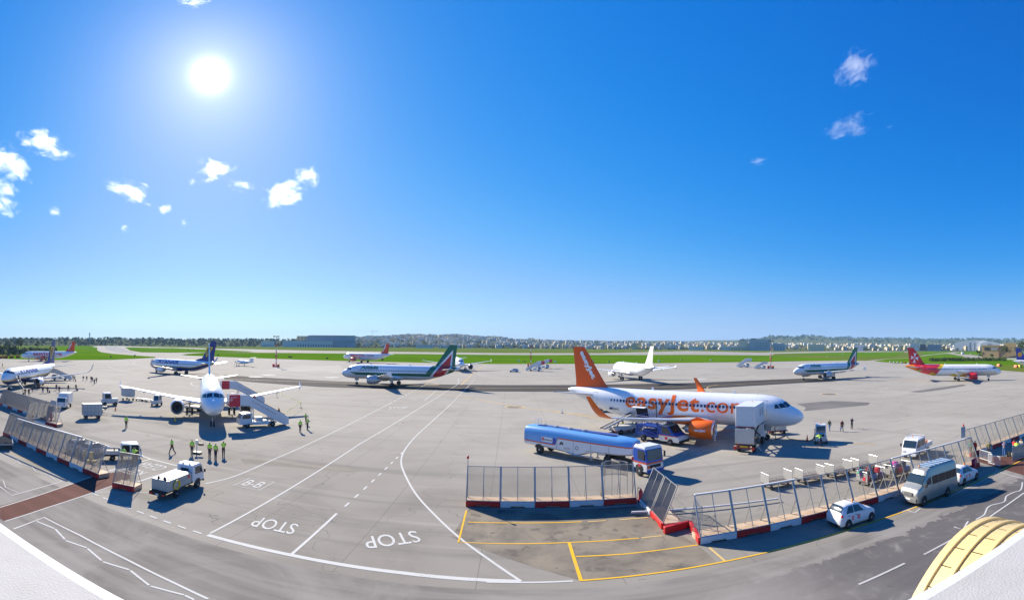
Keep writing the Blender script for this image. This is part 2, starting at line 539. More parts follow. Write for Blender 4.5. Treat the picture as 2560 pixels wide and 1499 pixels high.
# grass fields
pixsheet('grass', [(20, 897), (140, 899.6), (280, 898.6), (389, 893.6), (388, 891.5), (335, 888), (282, 884), (253, 880), (243, 875.5), (242, 869), (229, 865.5), (190, 862.5), (120, 868), (60, 880), (0, 890)], .01, GR1)
pixsheet('grass', [(312, 867.8), (360, 869), (430, 869.5), (530, 874), (634, 878.3), (600, 879.5), (500, 880.6), (430, 881), (353, 880), (326, 875.5)], .01, GR1)
pixsheet('grass', [(453, 886), (480, 884), (540, 882.5), (640, 882.5), (860, 883.5), (1040, 884.5), (1240, 887), (1720, 886.8), (1930, 888.5), (2121, 898.5), (2120, 900), (1910, 903.6), (1720, 906),
                   (1500, 908.5), (1240, 909), (1040, 905.5), (860, 901.5), (700, 896.5), (560, 891.5), (470, 888)], .01, GR1)
pixsheet('grass', [(1935, 884.5), (2040, 882), (2160, 880), (2262, 878.6), (2257, 883), (2240, 889.5), (2215, 892), (2150, 891.5), (2030, 887.5)], .01, GR1)
pixsheet('grass', [(2303, 879.5), (2330, 877), (2380, 875.2), (2437, 873.8), (2400, 878), (2350, 883), (2312, 887)], .01, GR1)
pixsheet('grass', [(2185, 902), (2220, 897), (2275, 894.6), (2330, 887), (2360, 884), (2372, 884), (2410, 891.5), (2410, 896), (2530, 897.5), (2560, 899), (2560, 912), (2511, 912.5), (2440, 911.5), (2330, 907.5), (2240, 906.5)], .01, GR1)
pixsheet('grass', [(2385, 882.6), (2405, 878.5), (2440, 876), (2560, 877), (2560, 889), (2455, 889)], .01, GR1)
pixsheet('grass', [(0, 852.8), (60, 852.8), (1, 853.2)], .01, GR2)
# runway and taxi strips beyond (pale)
pixsheet('runway', [(30, 855.5), (120, 857.5), (240, 861.5), (360, 866.5), (540, 870.5), (800, 876.5), (1240, 882), (1500, 882.5), (1720, 877), (1900, 881), (2140, 876.5), (2300, 874), (2450, 872),
                    (2450, 873.4), (2300, 877), (2250, 881), (2140, 879.5), (1935, 884), (1930, 888), (1720, 886.3), (1500, 887.5), (1240, 886.6), (800, 882.6), (540, 880.2), (640, 880.3), (540, 873.6), (360, 868.6), (240, 864.5), (120, 860.3), (30, 857.8)], .006, RUNW)
pixsheet('taxiway', [(229, 865.8), (243, 868.6), (243, 875.5), (253, 880.2), (282, 884.4), (335, 888.4), (389, 894), (470, 888.6), (453, 886.4), (470, 884), (520, 880.4), (430, 881.3), (353, 880.4), (326, 875.8), (312, 868), (360, 867), (270, 863)], .007, RUNW)
pixsheet('taxiway', [(2160, 902), (2220, 896.5), (2272, 894), (2300, 890), (2312, 887.4), (2350, 883.4), (2400, 878.3), (2437, 874), (2450, 873.6), (2405, 878.2), (2383, 883), (2455, 889.3), (2560, 890), (2560, 896.5), (2410, 895.6), (2412, 891.2),
                     (2372, 883.8), (2360, 883.8), (2330, 886.6), (2275, 894.4), (2218, 897.4), (2185, 902.5)], .007, RUNW)
pixsheet('asphalt_shoulder', [(262, 866), (290, 865.5), (301, 869), (320, 876), (345, 882.5), (290, 880.5), (270, 875), (262, 870)], .0115, m_asphalt('shoulder', (.2, .2, .2), (.26, .26, .26)))
# parking bay by the fence
sheet('parking_bay', [(-3.2, 35.2), (9.6, 35.), (11.3, 26.3), (11.3, 23.6), (3.6, 23.5), (-3.8, 29.5)], .008, BAY)
# red footpath
pixsheet('footpath', [(0, 1265), (60, 1248), (160, 1216), (253, 1185), (330, 1175), (325, 1196), (232, 1231), (120, 1268), (12, 1303), (0, 1296)], .012, RED, 4)
pixsheet('footpath', [(2428, 1150), (2440, 1140), (2530, 1142), (2560, 1140), (2560, 1188), (2500, 1170), (2450, 1155)], .012, RED, 4)
# white paint
line([(519, 1337), (732, 1388), (1000, 1431), (1199, 1449), (1300, 1453)], .38, WHITE)
line([(3.2, 23.46), (-1.2, 23.46)], .16, WHITE, world=True)
line([(525, 1333), (900, 1109), (1145, 960), (1147, 945)], .17, WHITE)
line([(1092, 975), (1062, 1000)], .17, WHITE)
line([(728, 1386), (842, 1283)], .2, WHITE)
line([(862, 1266), (1011, 1126)], .17, WHITE, dash=(1.0, 1.35))
line([(1303, 1453), (1225, 1400), (1150, 1345), (1090, 1290), (1040, 1235), (1012, 1185), (1003, 1155), (1010, 1128), (1035, 1095), (1070, 1062), (1125, 1012)], .18, WHITE, sm=True)
line([(1125, 1012), (1190, 945)], .25, WHITE, dash=(2.2, 1.8))
line([(513, 1209), (590, 1189), (680, 1150), (800, 1096), (975, 1008)], .16, WHITE, sm=True)
line([(975, 1008), (1075, 955)], .25, WHITE, dash=(2.2, 1.8))
line([(0, 941), (230, 949), (440, 965), (700, 991), (960, 1009), (1123, 1014), (1400, 1016), (1500, 1015)], .22, WHITE2)
line([(268, 913), (290, 923), (360, 934), (560, 947), (840, 955), (1000, 962)], .35, WHITE2, sm=True)
line([(362, 903), (340, 904), (334, 908), (345, 914), (380, 919)], .35, WHITE2, sm=True)
line([(500, 953), (480, 956), (480, 962), (495, 967)], .3, WHITE2, sm=True)


def ground_text_px(body, start, end, up, m, offset=.004, z=.016):
    """lettering painted on the ground: baseline between two photographed points, up = shift of the letter tops in the photograph"""
    a = G(*start); b = G(*end); u = (G(start[0] + up[0], start[1] + up[1]) + G(end[0] + up[0], end[1] + up[1])) / 2 - (a + b) / 2
    return ground_text(body, (b - a).length, u.length, a, b - a, u, m, z, offset)


ground_text_px('STOP', (748, 1311), (645, 1291), (-20, 24), WHITE); ground_text_px('STOP', (1038, 1326.5), (908, 1342), (13.6, 29), WHITE); ground_text_px('STOP', (970, 1022.5), (1018.5, 1022), (3, -6), WHITE2)
# B-B in its frame
q = [G(626, 1193.7), G(686, 1204.4), G(646.2, 1225.8), G(584.3, 1213.3)]
mbx = MB(); strip_mb(mbx, [tuple(p[:2]) for p in q], .1, .016, closed=True); struct('road_marking', mbx, WHITE, smooth=0, fix=False)
ground_text_px('B-B', (601.5, 1211.5), (645, 1219.5), (25, -13), WHITE, 0.)
# keep-clear box
line([(340, 1134), (376, 1147), (455, 1167)], .26, WHITE)
line([(376, 1147), (262, 1180)], .22, WHITE)
line([(455, 1167), (345, 1204)], .22, WHITE)
ground_text_px('CLEAR', (422, 1167.5), (369, 1154), (-33, 9), WHITE, 0.)
ground_text_px('KEEP', (370, 1180.5), (322, 1168), (-31, 9), WHITE, 0.)
line([(0, 1268), (90, 1240), (240, 1187), (330, 1167)], .12, WHITE)
line([(12, 1303), (120, 1268), (232, 1231), (300, 1207)], .12, WHITE)
line([(232, 1231), (390, 1231)], .1, WHITE)
line([(232, 1233), (505, 1334)], .17, WHITE, dash=(.75, .62))
# zig-zag kerb markings
line([(34, 1322), (110, 1293), (200, 1338), (320, 1400), (440, 1459), (520, 1497)], .16, WHITE)
for a, b in (((92, 1303), (136, 1321)), ((138, 1322), (162, 1348)), ((164, 1351), (217, 1369)), ((219, 1371), (254, 1401)), ((257, 1404), (323, 1424)), ((326, 1426), (373, 1463)), ((377, 1465), (460, 1487)), ((462, 1488), (485, 1499))):
    line([a, b], .14, WHITE)
line([(0, 1216), (29, 1238), (155, 1203)], .12, WHITE)
line([(24, 1139), (42, 1148), (50, 1160), (80, 1167), (90, 1180), (125, 1190), (142, 1203)], .1, WHITE2)
line([(0, 1199), (8, 1201), (14, 1218), (46, 1231)], .1, WHITE2)
line([(25, 1128), (70, 1150), (125, 1178), (143, 1174)], .08, YEL2)
# yellow bay lines
line([(1166, 1276), (1146, 1355), (1300, 1359), (1420, 1356), (1560, 1348), (1597, 1345)], .13, YEL)
line([(1604, 1344), (1655, 1339)], .13, YEL2)
line([(1171, 1305), (1300, 1307), (1455, 1304)], .13, YEL)
line([(1470, 1304), (1515, 1301)], .13, YEL2); line([(1548, 1299), (1620, 1293)], .13, YEL2)
line([(1423, 1357), (1453, 1452)], .2, YEL)
line([(1440, 1391), (1560, 1385), (1700, 1368), (1745, 1362)], .14, YEL)
line([(3.6, 23.46), (11.6, 23.53), (20.7, 23.55), (29.5, 23.4), (48, 23.9)], .15, YEL, world=True)
line([(1773, 1368), (1812, 1402)], .14, YEL2)
# taxi guide lines, faded
line([(1000, 978), (1080, 983), (1180, 996), (1330, 1022), (1500, 1040)], .3, YEL2, sm=True)
line([(1130, 925), (1085, 948), (1060, 960)], .3, YEL2); line([(1215, 910), (1180, 935), (1153, 962)], .3, YEL2)
line([(1150, 952), (1184, 952)], .8, YEL2)
line([(560, 945), (700, 952), (840, 957), (1000, 967), (1240, 970), (1500, 969), (1720, 966), (1900, 957), (2010, 951)], .3, YEL2, sm=True)
line([(1795, 961), (1772, 966), (1768, 972), (1780, 978)], .25, YEL2, sm=True)
line([(1380, 1027), (1440, 1036), (1500, 1047), (1560, 1058)], .3, YEL2)
line([(2105, 1107), (2150, 1109), (2190, 1112)], .14, YEL)
for px, py, r in ((1287, 1017, 1.9), (2072, 985, 2.2), (1080, 961, 2.), (1930, 1060 - 112, 1.)):
    c = G(px, py); mb = MB(); mb.disc((c.x, c.y, .014), r, 'z', 20); struct('manhole_cover', mb, m_asphalt('cover_iron', (.16, .15, .14), (.22, .2, .18)), smooth=0, fix=False)
    mb = MB(); strip_mb(mb, [(c.x + r * cos(2 * pi * i / 24), c.y + r * sin(2 * pi * i / 24)) for i in range(24)], .25, .018, closed=True); struct('road_marking', mb, YEL2, smooth=0, fix=False)
for px, py in ((640, 942), (672, 937), (830, 943), (1750, 948)):
    c = G(px, py); mb = MB(); mb.add([(c.x + 3 * cos(2 * pi * i / 20), c.y + 2.6 * sin(2 * pi * i / 20), .015) for i in range(20)], [tuple(range(20))]); struct('road_marking', mb, WHITE2, smooth=0, fix=False)
pixsheet('concrete_patch', [(668, 925), (760, 914), (850, 913), (860, 932), (800, 931)], .008, m_asphalt('fresh_concrete', (.34, .32, .28), (.39, .37, .33)))
pixsheet('dark_patch', [(2273, 979), (2330, 971), (2407, 960.5), (2416, 963.5), (2360, 973), (2300, 981)], .008, PATCH, 3)  # darker grey patches on the paler apron
pixsheet('dark_patch', [(1990, 1009), (2081, 1001.5), (2175, 1006), (2170, 1012), (2080, 1021), (2010, 1027), (2015, 1018)], .008, PATCH, 3)
pixsheet('dark_patch', [(600, 1146), (700, 1152), (860, 1166), (905, 1176), (880, 1180), (740, 1168), (610, 1158)], .006, PATCH2, 3)
# right-hand road marks near the footpath and the terminal
line([(2255, 1279), (2322, 1252), (2378, 1238), (2430, 1216), (2478, 1190), (2496, 1178)], .12, WHITE2)
line([(2488, 1177), (2560, 1197)], .1, WHITE)
line([(2385, 1317), (2408, 1324), (2420, 1303)], .14, WHITE)
line([(2455, 1305), (2560, 1232)], .14, WHITE)
line([(2310, 1386), (2388, 1344)], .15, WHITE2); line([(2147, 1461), (2262, 1408)], .16, WHITE2)
line([(2270, 1276), (2287, 1282), (2300, 1272)], .12, WHITE)
mb = MB()
p = [(2440, 1298), (2455, 1290), (2462, 1284), (2468, 1270), (2480, 1262), (2510, 1254), (2516, 1240), (2535, 1230), (2552, 1224), (2556, 1205)]
strip_mb(mb, smooth_pts([tuple(G(*q)[:2]) for q in p], 4), .13, .014); struct('road_marking', mb, m_paint('weathered_crack_sealant', (.5, .5, .5), .9, (.15, .15, .15)), smooth=0, fix=False)
# ================================================================ airliners
def catmull(rows, step):
    """interpolate section rows (s, top, bottom, halfwidth)"""
    out = []
    for i in range(len(rows) - 1):
        p0 = rows[max(i - 1, 0)]; p1 = rows[i]; p2 = rows[i + 1]; p3 = rows[min(i + 2, len(rows) - 1)]
        n = max(1, int((p2[0] - p1[0]) / step)); d = p2[0] - p1[0]
        for j in range(n):
            t = j / n; r = [p1[0] + d * t]
            for c in (1, 2, 3):
                m1 = (p2[c] - p0[c]) / max(1e-6, p2[0] - p0[0]) * d; m2 = (p3[c] - p1[c]) / max(1e-6, p3[0] - p1[0]) * d
                if i == 0: m1 = (p2[c] - p1[c]) * 1.8
                if abs(p2[c] - p1[c]) < 1e-6: m1 = m2 = 0
                r.append((2 * t ** 3 - 3 * t * t + 1) * p1[c] + (t ** 3 - 2 * t * t + t) * m1 + (-2 * t ** 3 + 3 * t * t) * p2[c] + (t ** 3 - t * t) * m2)
            out.append(tuple(r))
    out.append(rows[-1]); return out


FUS_A = [(0, 3.2, 3.05, .06), (.18, 3.58, 2.72, .42), (.6, 3.98, 2.38, .82), (1.2, 4.3, 2.12, 1.16), (1.75, 4.52, 1.99, 1.38), (2.4, 5.0, 1.89, 1.58), (3.1, 5.4, 1.81, 1.74), (4.2, 5.73, 1.77, 1.88), (5.6, 5.88, 1.75, 1.96),
         (7.5, 5.91, 1.75, 1.975), (25, 5.91, 1.75, 1.975), (27.5, 5.91, 1.93, 1.93), (29.5, 5.91, 2.33, 1.8), (31.5, 5.89, 2.85, 1.52), (33.5, 5.83, 3.5, 1.12), (35.5, 5.72, 4.2, .7), (37, 5.58, 4.76, .38), (37.57, 5.4, 5.0, .2)]
FUS_B = [(0, 2.95, 2.82, .05), (.2, 3.3, 2.5, .36), (.7, 3.72, 2.1, .74), (1.4, 4.05, 1.8, 1.08), (2.0, 4.3, 1.62, 1.3), (2.7, 4.82, 1.5, 1.5), (3.5, 5.18, 1.4, 1.66), (4.6, 5.38, 1.34, 1.8), (6, 5.42, 1.32, 1.87),
         (8, 5.42, 1.32, 1.88), (25.5, 5.42, 1.32, 1.88), (28, 5.42, 1.55, 1.84), (30, 5.42, 1.95, 1.7), (32, 5.4, 2.45, 1.45), (34, 5.36, 3.05, 1.1), (36, 5.26, 3.75, .68), (37.6, 5.1, 4.3, .34), (38.1, 4.9, 4.5, .2)]


def sec_at(rows, s):
    for i in range(len(rows) - 1):
        if rows[i][0] <= s <= rows[i + 1][0]:
            a, b = rows[i], rows[i + 1]; t = (s - a[0]) / (b[0] - a[0])
            return [a[c] + (b[c] - a[c]) * t for c in (1, 2, 3)]
    return rows[-1][1:] if s > rows[0][0] else rows[0][1:]


def fus_pt(rows, s, phi, side, off=0.):
    t, b, hw = sec_at(rows, s); hh = (t - b) / 2
    return Vector((-s, side * (hw + off) * cos(phi), (t + b) / 2 + (hh + off) * sin(phi)))


def fus_z(rows, s, z, side, off=0.):
    t, b, hw = sec_at(rows, s); hh = (t - b) / 2
    k = max(-1, min(1, (z - (t + b) / 2) / hh))
    return fus_pt(rows, s, math.asin(k), side, off)


PROF = [(0, 0), (.02, .3), (.1, .68), (.3, 1), (.55, .8), (.8, .36), (1, .015)]


def foil(s, y, z, chord, th, nrm=(0, 0, 1)):
    n = Vector(nrm); ring = []
    for c, t in PROF: ring.append(Vector((-(s + c * chord), y, z)) + n * (t * th / 2))
    for c, t in PROF[-1:0:-1]: ring.append(Vector((-(s + c * chord), y, z)) - n * (t * th / 2 * .7))
    return ring


PLW = lambda: mat('aircraft_white', (.8, .81, .82), .32, 0, .02, .4, .5)
GREY = lambda: mat('wing_grey', (.5, .52, .54), .35, .1, .06, .7)
TYRE = mat('tyre_rubber', (.022, .022, .024), .85, 0, .3)
RIM = mat('wheel_rim', (.42, .43, .44), .4, .5, .1)
STEEL = mat('bright_steel', (.55, .56, .57), .35, .8, .1)
DARK = mat('dark_metal', (.045, .047, .05), .6, .3, .3)
LIP = mat('polished_lip', (.72, .73, .74), .25, .85, .05)
STRUT = mat('gear_strut', (.55, .56, .56), .5, .3, .1)
GLASS = glass()
LINE = mat('panel_line', (.22, .23, .25), .6)
BLACKT = mat('black_lettering', (.03, .03, .035), .5)


def wheel(parent, c, r, wdt, axis='y', n=16, name='wheel', rim=True):
    mb = MB(); h = wdt / 2
    mb.lathe([(-h, r * .55), (-h, r * .86), (-h * .8, r * .97), (-h * .4, r), (h * .4, r), (h * .8, r * .97), (h, r * .86), (h, r * .55)], axis, n)
    wl = obj(name, mb, TYRE, parent, loc=c)
    if rim:
        mb = MB(); mb.lathe([(-h * 1.02, .01), (-h * 1.02, r * .2), (-h * .75, r * .28), (-h * .8, r * .52), (-h * 1.01, r * .58), (h * 1.01, r * .58), (h * .8, r * .52), (h * .75, r * .28), (h * 1.02, r * .2), (h * 1.02, .01)], axis, n)
        obj('rim', mb, RIM, wl)
    return wl


def livery(kind):
    """fuselage paint as node maths on the aircraft's own axes: s = distance aft of the nose"""
    key = 'fuselage_paint_' + kind
    if key in _mats: return _mats[key]
    g = NG(key); s = g.mul(g.x, -1.); z = g.z
    c = g.mix(g.noise(.5, 3), (.8, .81, .82), (.85, .86, .87))
    # skin joints and faint dirt along the belly
    seam = g.orr(g.lt(g.ma('PINGPONG', g.add(s, .3), 1.65), .018), g.rng(z, 2.9, 2.93)); c = g.mix(g.mul(seam, .4), c, (.3, .31, .33)); c = g.mix(g.mul(g.ss(g.noise(1., 4, .6, vec=g.mapped((.25, 1, 3))), .55, .8), .14), c, (.5, .5, .48))
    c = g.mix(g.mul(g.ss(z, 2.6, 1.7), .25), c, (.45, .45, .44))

    def window_row(c, zc, s0, s1, pitch, hz=.19, hs=.13, col=(.03, .05, .09)):
        pp = g.ma('PINGPONG', g.sub(s, s0), pitch / 2)
        m = g.mul(g.mul(g.gt(pp, pitch / 2 - hs), g.rng(z, zc - hz, zc + hz)), g.rng(s, s0, s1))
        return g.mix(m, c, col)
    if kind == 'green_stripe':
        q = g.sub(s, g.mul(g.sub(z, 5.9), .82))
        stripe = g.mul(g.rng(z, 2.95, 3.72), g.gt(s, g.add(3.2, g.mul(g.sub(3.72, z), 3.)))); stripe = g.mul(stripe, g.lt(s, 31.))
        low = g.gt(z, 2.95)
        c = g.mix(stripe, c, (.012, .15, .085))
        c = g.mix(g.mul(g.rng(q, 29.3, 31.2), low), c, (.012, .15, .085))
        c = g.mix(g.mul(g.rng(q, 31.2, 31.9), low), c, (.8, .8, .8))
        c = g.mix(g.mul(g.rng(q, 31.9, 34.9), low), c, (.58, .02, .035))
        c = g.mix(g.mul(g.rng(q, 34.9, 35.5), low), c, (.8, .8, .8))
        c = g.mix(g.mul(g.rng(q, 35.5, 36.9), low), c, (.012, .15, .085))
        c = window_row(c, 4.32, 6.2, 29., .53)
    elif kind == 'navy_belly':
        zl = g.add(2.62, g.mul(g.ss(s, 26., 37.), 1.75)); zl = g.sub(zl, g.mul(g.ss(s, 6., 0.), .35))
        c = g.mix(g.lt(z, g.add(zl, .26)), c, (.75, .5, .02))
        c = g.mix(g.lt(z, zl), c, (.012, .025, .16))
        c = window_row(c, 3.95, 5.2, 31., .51)
    elif kind == 'red_gold':
        q = g.sub(s, g.mul(g.sub(z, 3.8), -.95))          # diagonal running down and aft
        rear = g.gt(q, 24.6)
        gold = (.68, .42, .02); red = (.66, .02, .03); org = (.72, .2, .015)
        c = g.mix(rear, c, gold)
        v = g.add(g.ma('ABSOLUTE', g.sub(s, 27.3)), 0.)
        c = g.mix(g.mul(rear, g.gt(z, g.add(3.3, g.mul(v, -.55)))), c, (.74, .035, .06))
        c = g.mix(g.mul(g.rng(q, 24.6, 26.2), g.gt(z, 4.2)), c, (.8, .55, .02))
        c = g.mix(g.gt(g.add(s, g.mul(g.sub(z, 3.8), .8)), 30.6), c, red)
        c = g.mix(g.mul(g.rng(g.add(s, g.mul(g.sub(z, 3.8), 1.2)), 31.6, 32.8), g.lt(z, 3.9)), c, (.12, .45, .03))
        c = g.mix(g.gt(g.sub(s, g.mul(g.sub(z, 4.5), .6)), 33.6), c, org)
        # skyline drawn along the lower forward body
        n = g.noise(1., 3, .6, vec=g.mapped((1.1, 0, 0))); n2 = g.noise(1., 2, .9, vec=g.mapped((5, 0, 0)))
        top = g.add(2.1, g.add(g.mul(n, 1.7), g.mul(n2, 1.0)))
        band = g.mul(g.mul(g.lt(z, top), g.rng(s, 2.2, 15.5)), g.gt(z, 2.2))
        tint = g.mix(g.noise(1.3, 3, .7), (.55, .36, .12), (.8, .78, .72))
        c = g.mix(g.mul(band, .8), c, tint)
        c = window_row(c, 4.32, 6.2, 29., .53)
    elif kind == 'pale_blue':
        c = g.mix(g.rng(g.noise(.2, 1), .9, 1.), c, (.6, .7, .8))
        c = window_row(c, 4.32, 6.2, 30., .53)
    elif kind == 'orange_text':
        c = window_row(c, 4.32, 6.2, 27., .53, .17, .11, (.1, .13, .2))
    m = g.out(c, .3, 0, .5); g.b.inputs['Coat Weight'].default_value = .35; g.b.inputs['Coat Roughness'].default_value = .08
    _mats[key] = m; return m


def side_text(rows, body, s0, width, z0, cap, side, m, parent, offset=.02, shear=0., space=1., off=.02, slices=8, name='lettering'):
    """lettering wrapped round the body: on the left side (side=+1) it reads towards the tail, on the right towards the nose"""
    def fn(u, v):
        s = s0 + u if side > 0 else s0 - u
        t, b, hw = sec_at(rows, s); r = (hw + (t - b) / 2) / 2
        ph = math.asin(max(-1, min(1, (z0 - (t + b) / 2) / ((t - b) / 2)))) + v / r
        return fus_pt(rows, s, ph, side, off)
    return obj(name, wrap_text(body, width, cap, fn, slices, offset, shear, space), m, parent, smooth=0, fix=False)


def fin_decal(name, pts, side, parent, m, off=.02, hw=.16):
    """flat emblem on one side of the fin; pts are (s, z)"""
    mb = MB(); mb.add([(-s, side * (hw + off), z) for s, z in pts], [tuple(range(len(pts)))])
    return obj(name, mb, m, parent, smooth=0, fix=False)


def airliner(name, label, pos, rot, kind='A', fus='orange_text', fin_m=None, wing_m=None, let_m=None, eng_m=None, detail=1, winglet=None, sharklet=False, belly=None,
             doors=True, near=False, group=None, gear_up=False):
    R_ = FUS_A if kind == 'A' else FUS_B
    t = thing(name, label, 'airplane', (pos[0], pos[1], 0), radians(rot), group)
    W = PLW(); wing_m = wing_m or GREY(); fin_m = fin_m or W; eng_m = eng_m or W
    rows = catmull(R_, .7); n = 28; mb = MB()
    mb.loft([[fus_pt(R_ if False else rows, s, 2 * pi * i / n, 1) if True else None for i in range(n)] for s, *_ in rows])
    rows2 = rows
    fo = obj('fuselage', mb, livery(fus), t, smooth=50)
    # tail cone exhaust
    e = rows[-1]; mb = MB(); mb.lathe([(-e[0] - .12, .12), (-e[0] + .02, .2)], 'x', 10, (0, 0, (e[1] + e[2]) / 2)); obj('tail_exhaust', mb, DARK, t)
    A = kind == 'A'
    # cockpit panes
    sh = 0 if A else .25; dz = 0
    panes = [[(1.78, 86), (2.05, 50), (2.72, 57), (2.5, 86)], [(2.13, 47), (2.95, 27), (3.3, 41), (2.8, 54)], [(3.05, 25), (3.75, 20), (3.75, 36), (3.42, 39)]]
    for sd in (1, -1):
        for p in panes:
            mb = MB(); g_ = []
            for i in range(5):
                for j in range(5):
                    u, v = i / 4, j / 4
                    a = [p[0][c] + (p[1][c] - p[0][c]) * u for c in (0, 1)]; b = [p[3][c] + (p[2][c] - p[3][c]) * u for c in (0, 1)]
                    q = [a[c] + (b[c] - a[c]) * v for c in (0, 1)]; g_.append(fus_pt(rows, q[0] + sh, radians(q[1]), sd, .022))
            mb.add(g_, [(i * 5 + j, i * 5 + j + 1, i * 5 + j + 6, i * 5 + j + 5) for i in range(4) for j in range(4)])
            obj('cockpit_window', mb, GLASS, t, smooth=60)
    zc = 4.32 if A else 3.95
    if near:
        for sd in (1, -1):
            for k in range(42):
                s = 6.6 + k * .53
                if k in (19, 20): continue
                if s > 28.6: break
                mb = MB(); pts = [(s + .125 * cos(a) * 1.0, zc + .19 * sin(a)) for a in [2 * pi * i / 10 for i in range(10)]]
                mb.add([fus_z(rows, a, b, sd, .034) for a, b in pts], [tuple(range(10))])
                o = obj('cabin_window', mb, mat('cabin_pane', (.03, .045, .09), .15), t, smooth=0, fix=False)
    if doors:
        for s0, s1, z0, z1 in ((4.75, 5.6, zc - .9, zc + .95), (31.1, 31.95, zc - .75, zc + .95)) if A else ((4.0, 4.85, 2.9, 4.7), (31.8, 32.6, 3.0, 4.7)):
            for sd in (1, -1):
                mb = MB(); w_ = .045 if not near else .03
                for (a, b, c_, d) in ((s0, s0 + w_, z0, z1), (s1 - w_, s1, z0, z1), (s0, s1, z0, z0 + w_), (s0, s1, z1 - w_, z1)):
                    k = 4; vs = []
                    for i in range(k + 1):
                        zz = c_ + (d - c_) * i / k; vs += [fus_z(rows, a, zz, sd, .018), fus_z(rows, b, zz, sd, .018)]
                    mb.add(vs, [(2 * i, 2 * i + 1, 2 * i + 3, 2 * i + 2) for i in range(k)])
                obj('door', mb, LINE if fus != 'red_gold' or s0 < 20 else W, t, smooth=0, fix=False)
    # belly fairing
    bm_ = belly or W; mb = MB(); zb = R_[9][2]; rings = []
    for i in range(13):
        u = i / 12; s = (11.2 if A else 12.2) + u * 10.3; k = sin(pi * max(.02, min(.98, u))) ** .45
        rings.append([(-s, 2.12 * k * cos(a), zb + .62 - .0 + (.95 * k) * sin(a)) for a in [2 * pi * j / 20 for j in range(20)]])
    mb.loft(rings); obj('belly_fairing', mb, bm_, t, smooth=60)
    # wings
    if A: st = [(11.9, 1.7, 2.42, 6.6, .8), (14.2, 6.4, 2.98, 3.95, .46), (19.55, 16.6, 4.25, 1.65, .2)]
    else: st = [(13.1, 1.6, 1.95, 6.9, .8), (15.6, 6.0, 2.35, 4.1, .46), (20.5, 16.4, 3.75, 1.75, .2)]
    for sd in (1, -1):
        mb = MB(); mb.loft([foil(s, sd * y, z, c, h) for s, y, z, c, h in st]); wg = obj('wing', mb, wing_m, t, smooth=50)
        s, y, z, c, h = st[-1]
        if sharklet or not A:
            mb = MB(); rr = [foil(s, sd * y, z, c, h)]
            hh = 2.3
            for k in range(1, 8):
                u = k / 7; a = min(1, u * 2.2) * radians(78); yy = y + .95 * sin(min(1, u * 1.6) * pi / 2) * .75 + u * .55; zz = z + hh * u ** 1.35
                rr.append(foil(s + .35 * u + 1.9 * u ** 1.2, sd * yy, zz, c * (1 - .62 * u), h * (1 - .6 * u), (0, -sd * sin(a), cos(a))))
            mb.loft(rr); obj('winglet', mb, winglet or W, wg, smooth=60)
        else:
            mb = MB(); rr = [foil(s, sd * y, z, c, h), foil(s + .25, sd * (y + .45), z + .04, c * .85, h * .8)]; mb.loft(rr)
            mb.prism([(-(s + .1), z + .05), (-(s + 1.9), z + .95), (-(s + 2.1), z - .75), (-(s + 1.2), z - .3)], sd * (y + .44), sd * (y + .5), 'y')
            obj('winglet', mb, winglet or W, wg, smooth=30)
        for yk in (4.6, 8.6, 12.2):                                    # flap track fairings
            u = (yk - st[0][1]) / (st[2][1] - st[0][1]); zz = st[0][2] + (st[2][2] - st[0][2]) * u - .22; te = 18.3 + max(0, yk - 6.4) * .28 + (0 if A else 1.2)
            mb = MB(); mb.lathe([(-te - .9, .03), (-te, .17), (-te + 1.6, .2), (-te + 2.6, .04)], 'x', 8, (0, sd * yk, zz)); obj('flap_fairing', mb, wing_m, wg)
        # engine
        ey, ez, es = (5.75, 1.93, 10.75) if A else (4.85, 1.62, 11.3); f = 1. if A else .9
        mb = MB(); o_ = (0, 0, 0)
        mb.lathe([(-.02, 1.0 * f), (-.3, 1.15 * f), (-1.2, 1.2 * f), (-2.3, 1.14 * f), (-3.3, .93 * f), (-3.3, .72 * f), (-3.2, .7 * f)], 'x', 24, cap=False)
        mb.lathe([(-.02, .98 * f), (-.5, .9 * f), (-1.1, .9 * f)], 'x', 24, cap=False)
        en = obj('engine', mb, eng_m, t, smooth=60, loc=(-es, sd * ey, ez), fix=False)
        mb = MB(); mb.lathe([(-.16, 1.09 * f), (.0, 1.0 * f), (.0, .965 * f), (-.18, .91 * f), (-.5, .895 * f)], 'x', 24, cap=False); mb.lathe([(-.005, .99 * f), (-.03, 1.03 * f)], 'x', 24, cap=False); obj('intake_lip', mb, LIP, en, smooth=60, fix=False)
        mb = MB(); mb.disc((-1.05, 0, 0), .9 * f, 'x', 24); mb.lathe([(-1.04, .3 * f), (-.75, .2 * f), (-.55, .02)], 'x', 12)
        for k in range(18): a = 2 * pi * k / 18; mb.tube((-1.0, .25 * cos(a), .25 * sin(a)), (-1.0, .86 * f * cos(a), .86 * f * sin(a)), .012, None, 4)
        obj('fan', mb, DARK, en)
        mb = MB(); mb.lathe([(-3.1, .62 * f), (-4.0, .52 * f), (-4.0, .44 * f), (-3.8, .4 * f), (-4.6, .05)], 'x', 16); obj('exhaust', mb, STEEL, en)
        wz = st[0][2] + (st[1][2] - st[0][2]) * (ey - st[0][1]) / (st[1][1] - st[0][1])
        mb = MB(); mb.prism([(-1.0, 1.12 * f), (-.6 - 1.8, 1.5 * f), (-3.6, wz - ez + .02), (-6.2, wz - ez - .1), (-4.6, .55 * f), (-3.2, .8 * f)], -.16, .16, 'y'); obj('pylon', mb, eng_m if eng_m != W else wing_m, en)
    # tailplane
    th = (31.6, .7, 4.75, 4.1, 35.2, 6.2, 5.35, 1.45) if A else (33.0, .7, 4.35, 4.2, 36.8, 7.1, 5.0, 1.5)
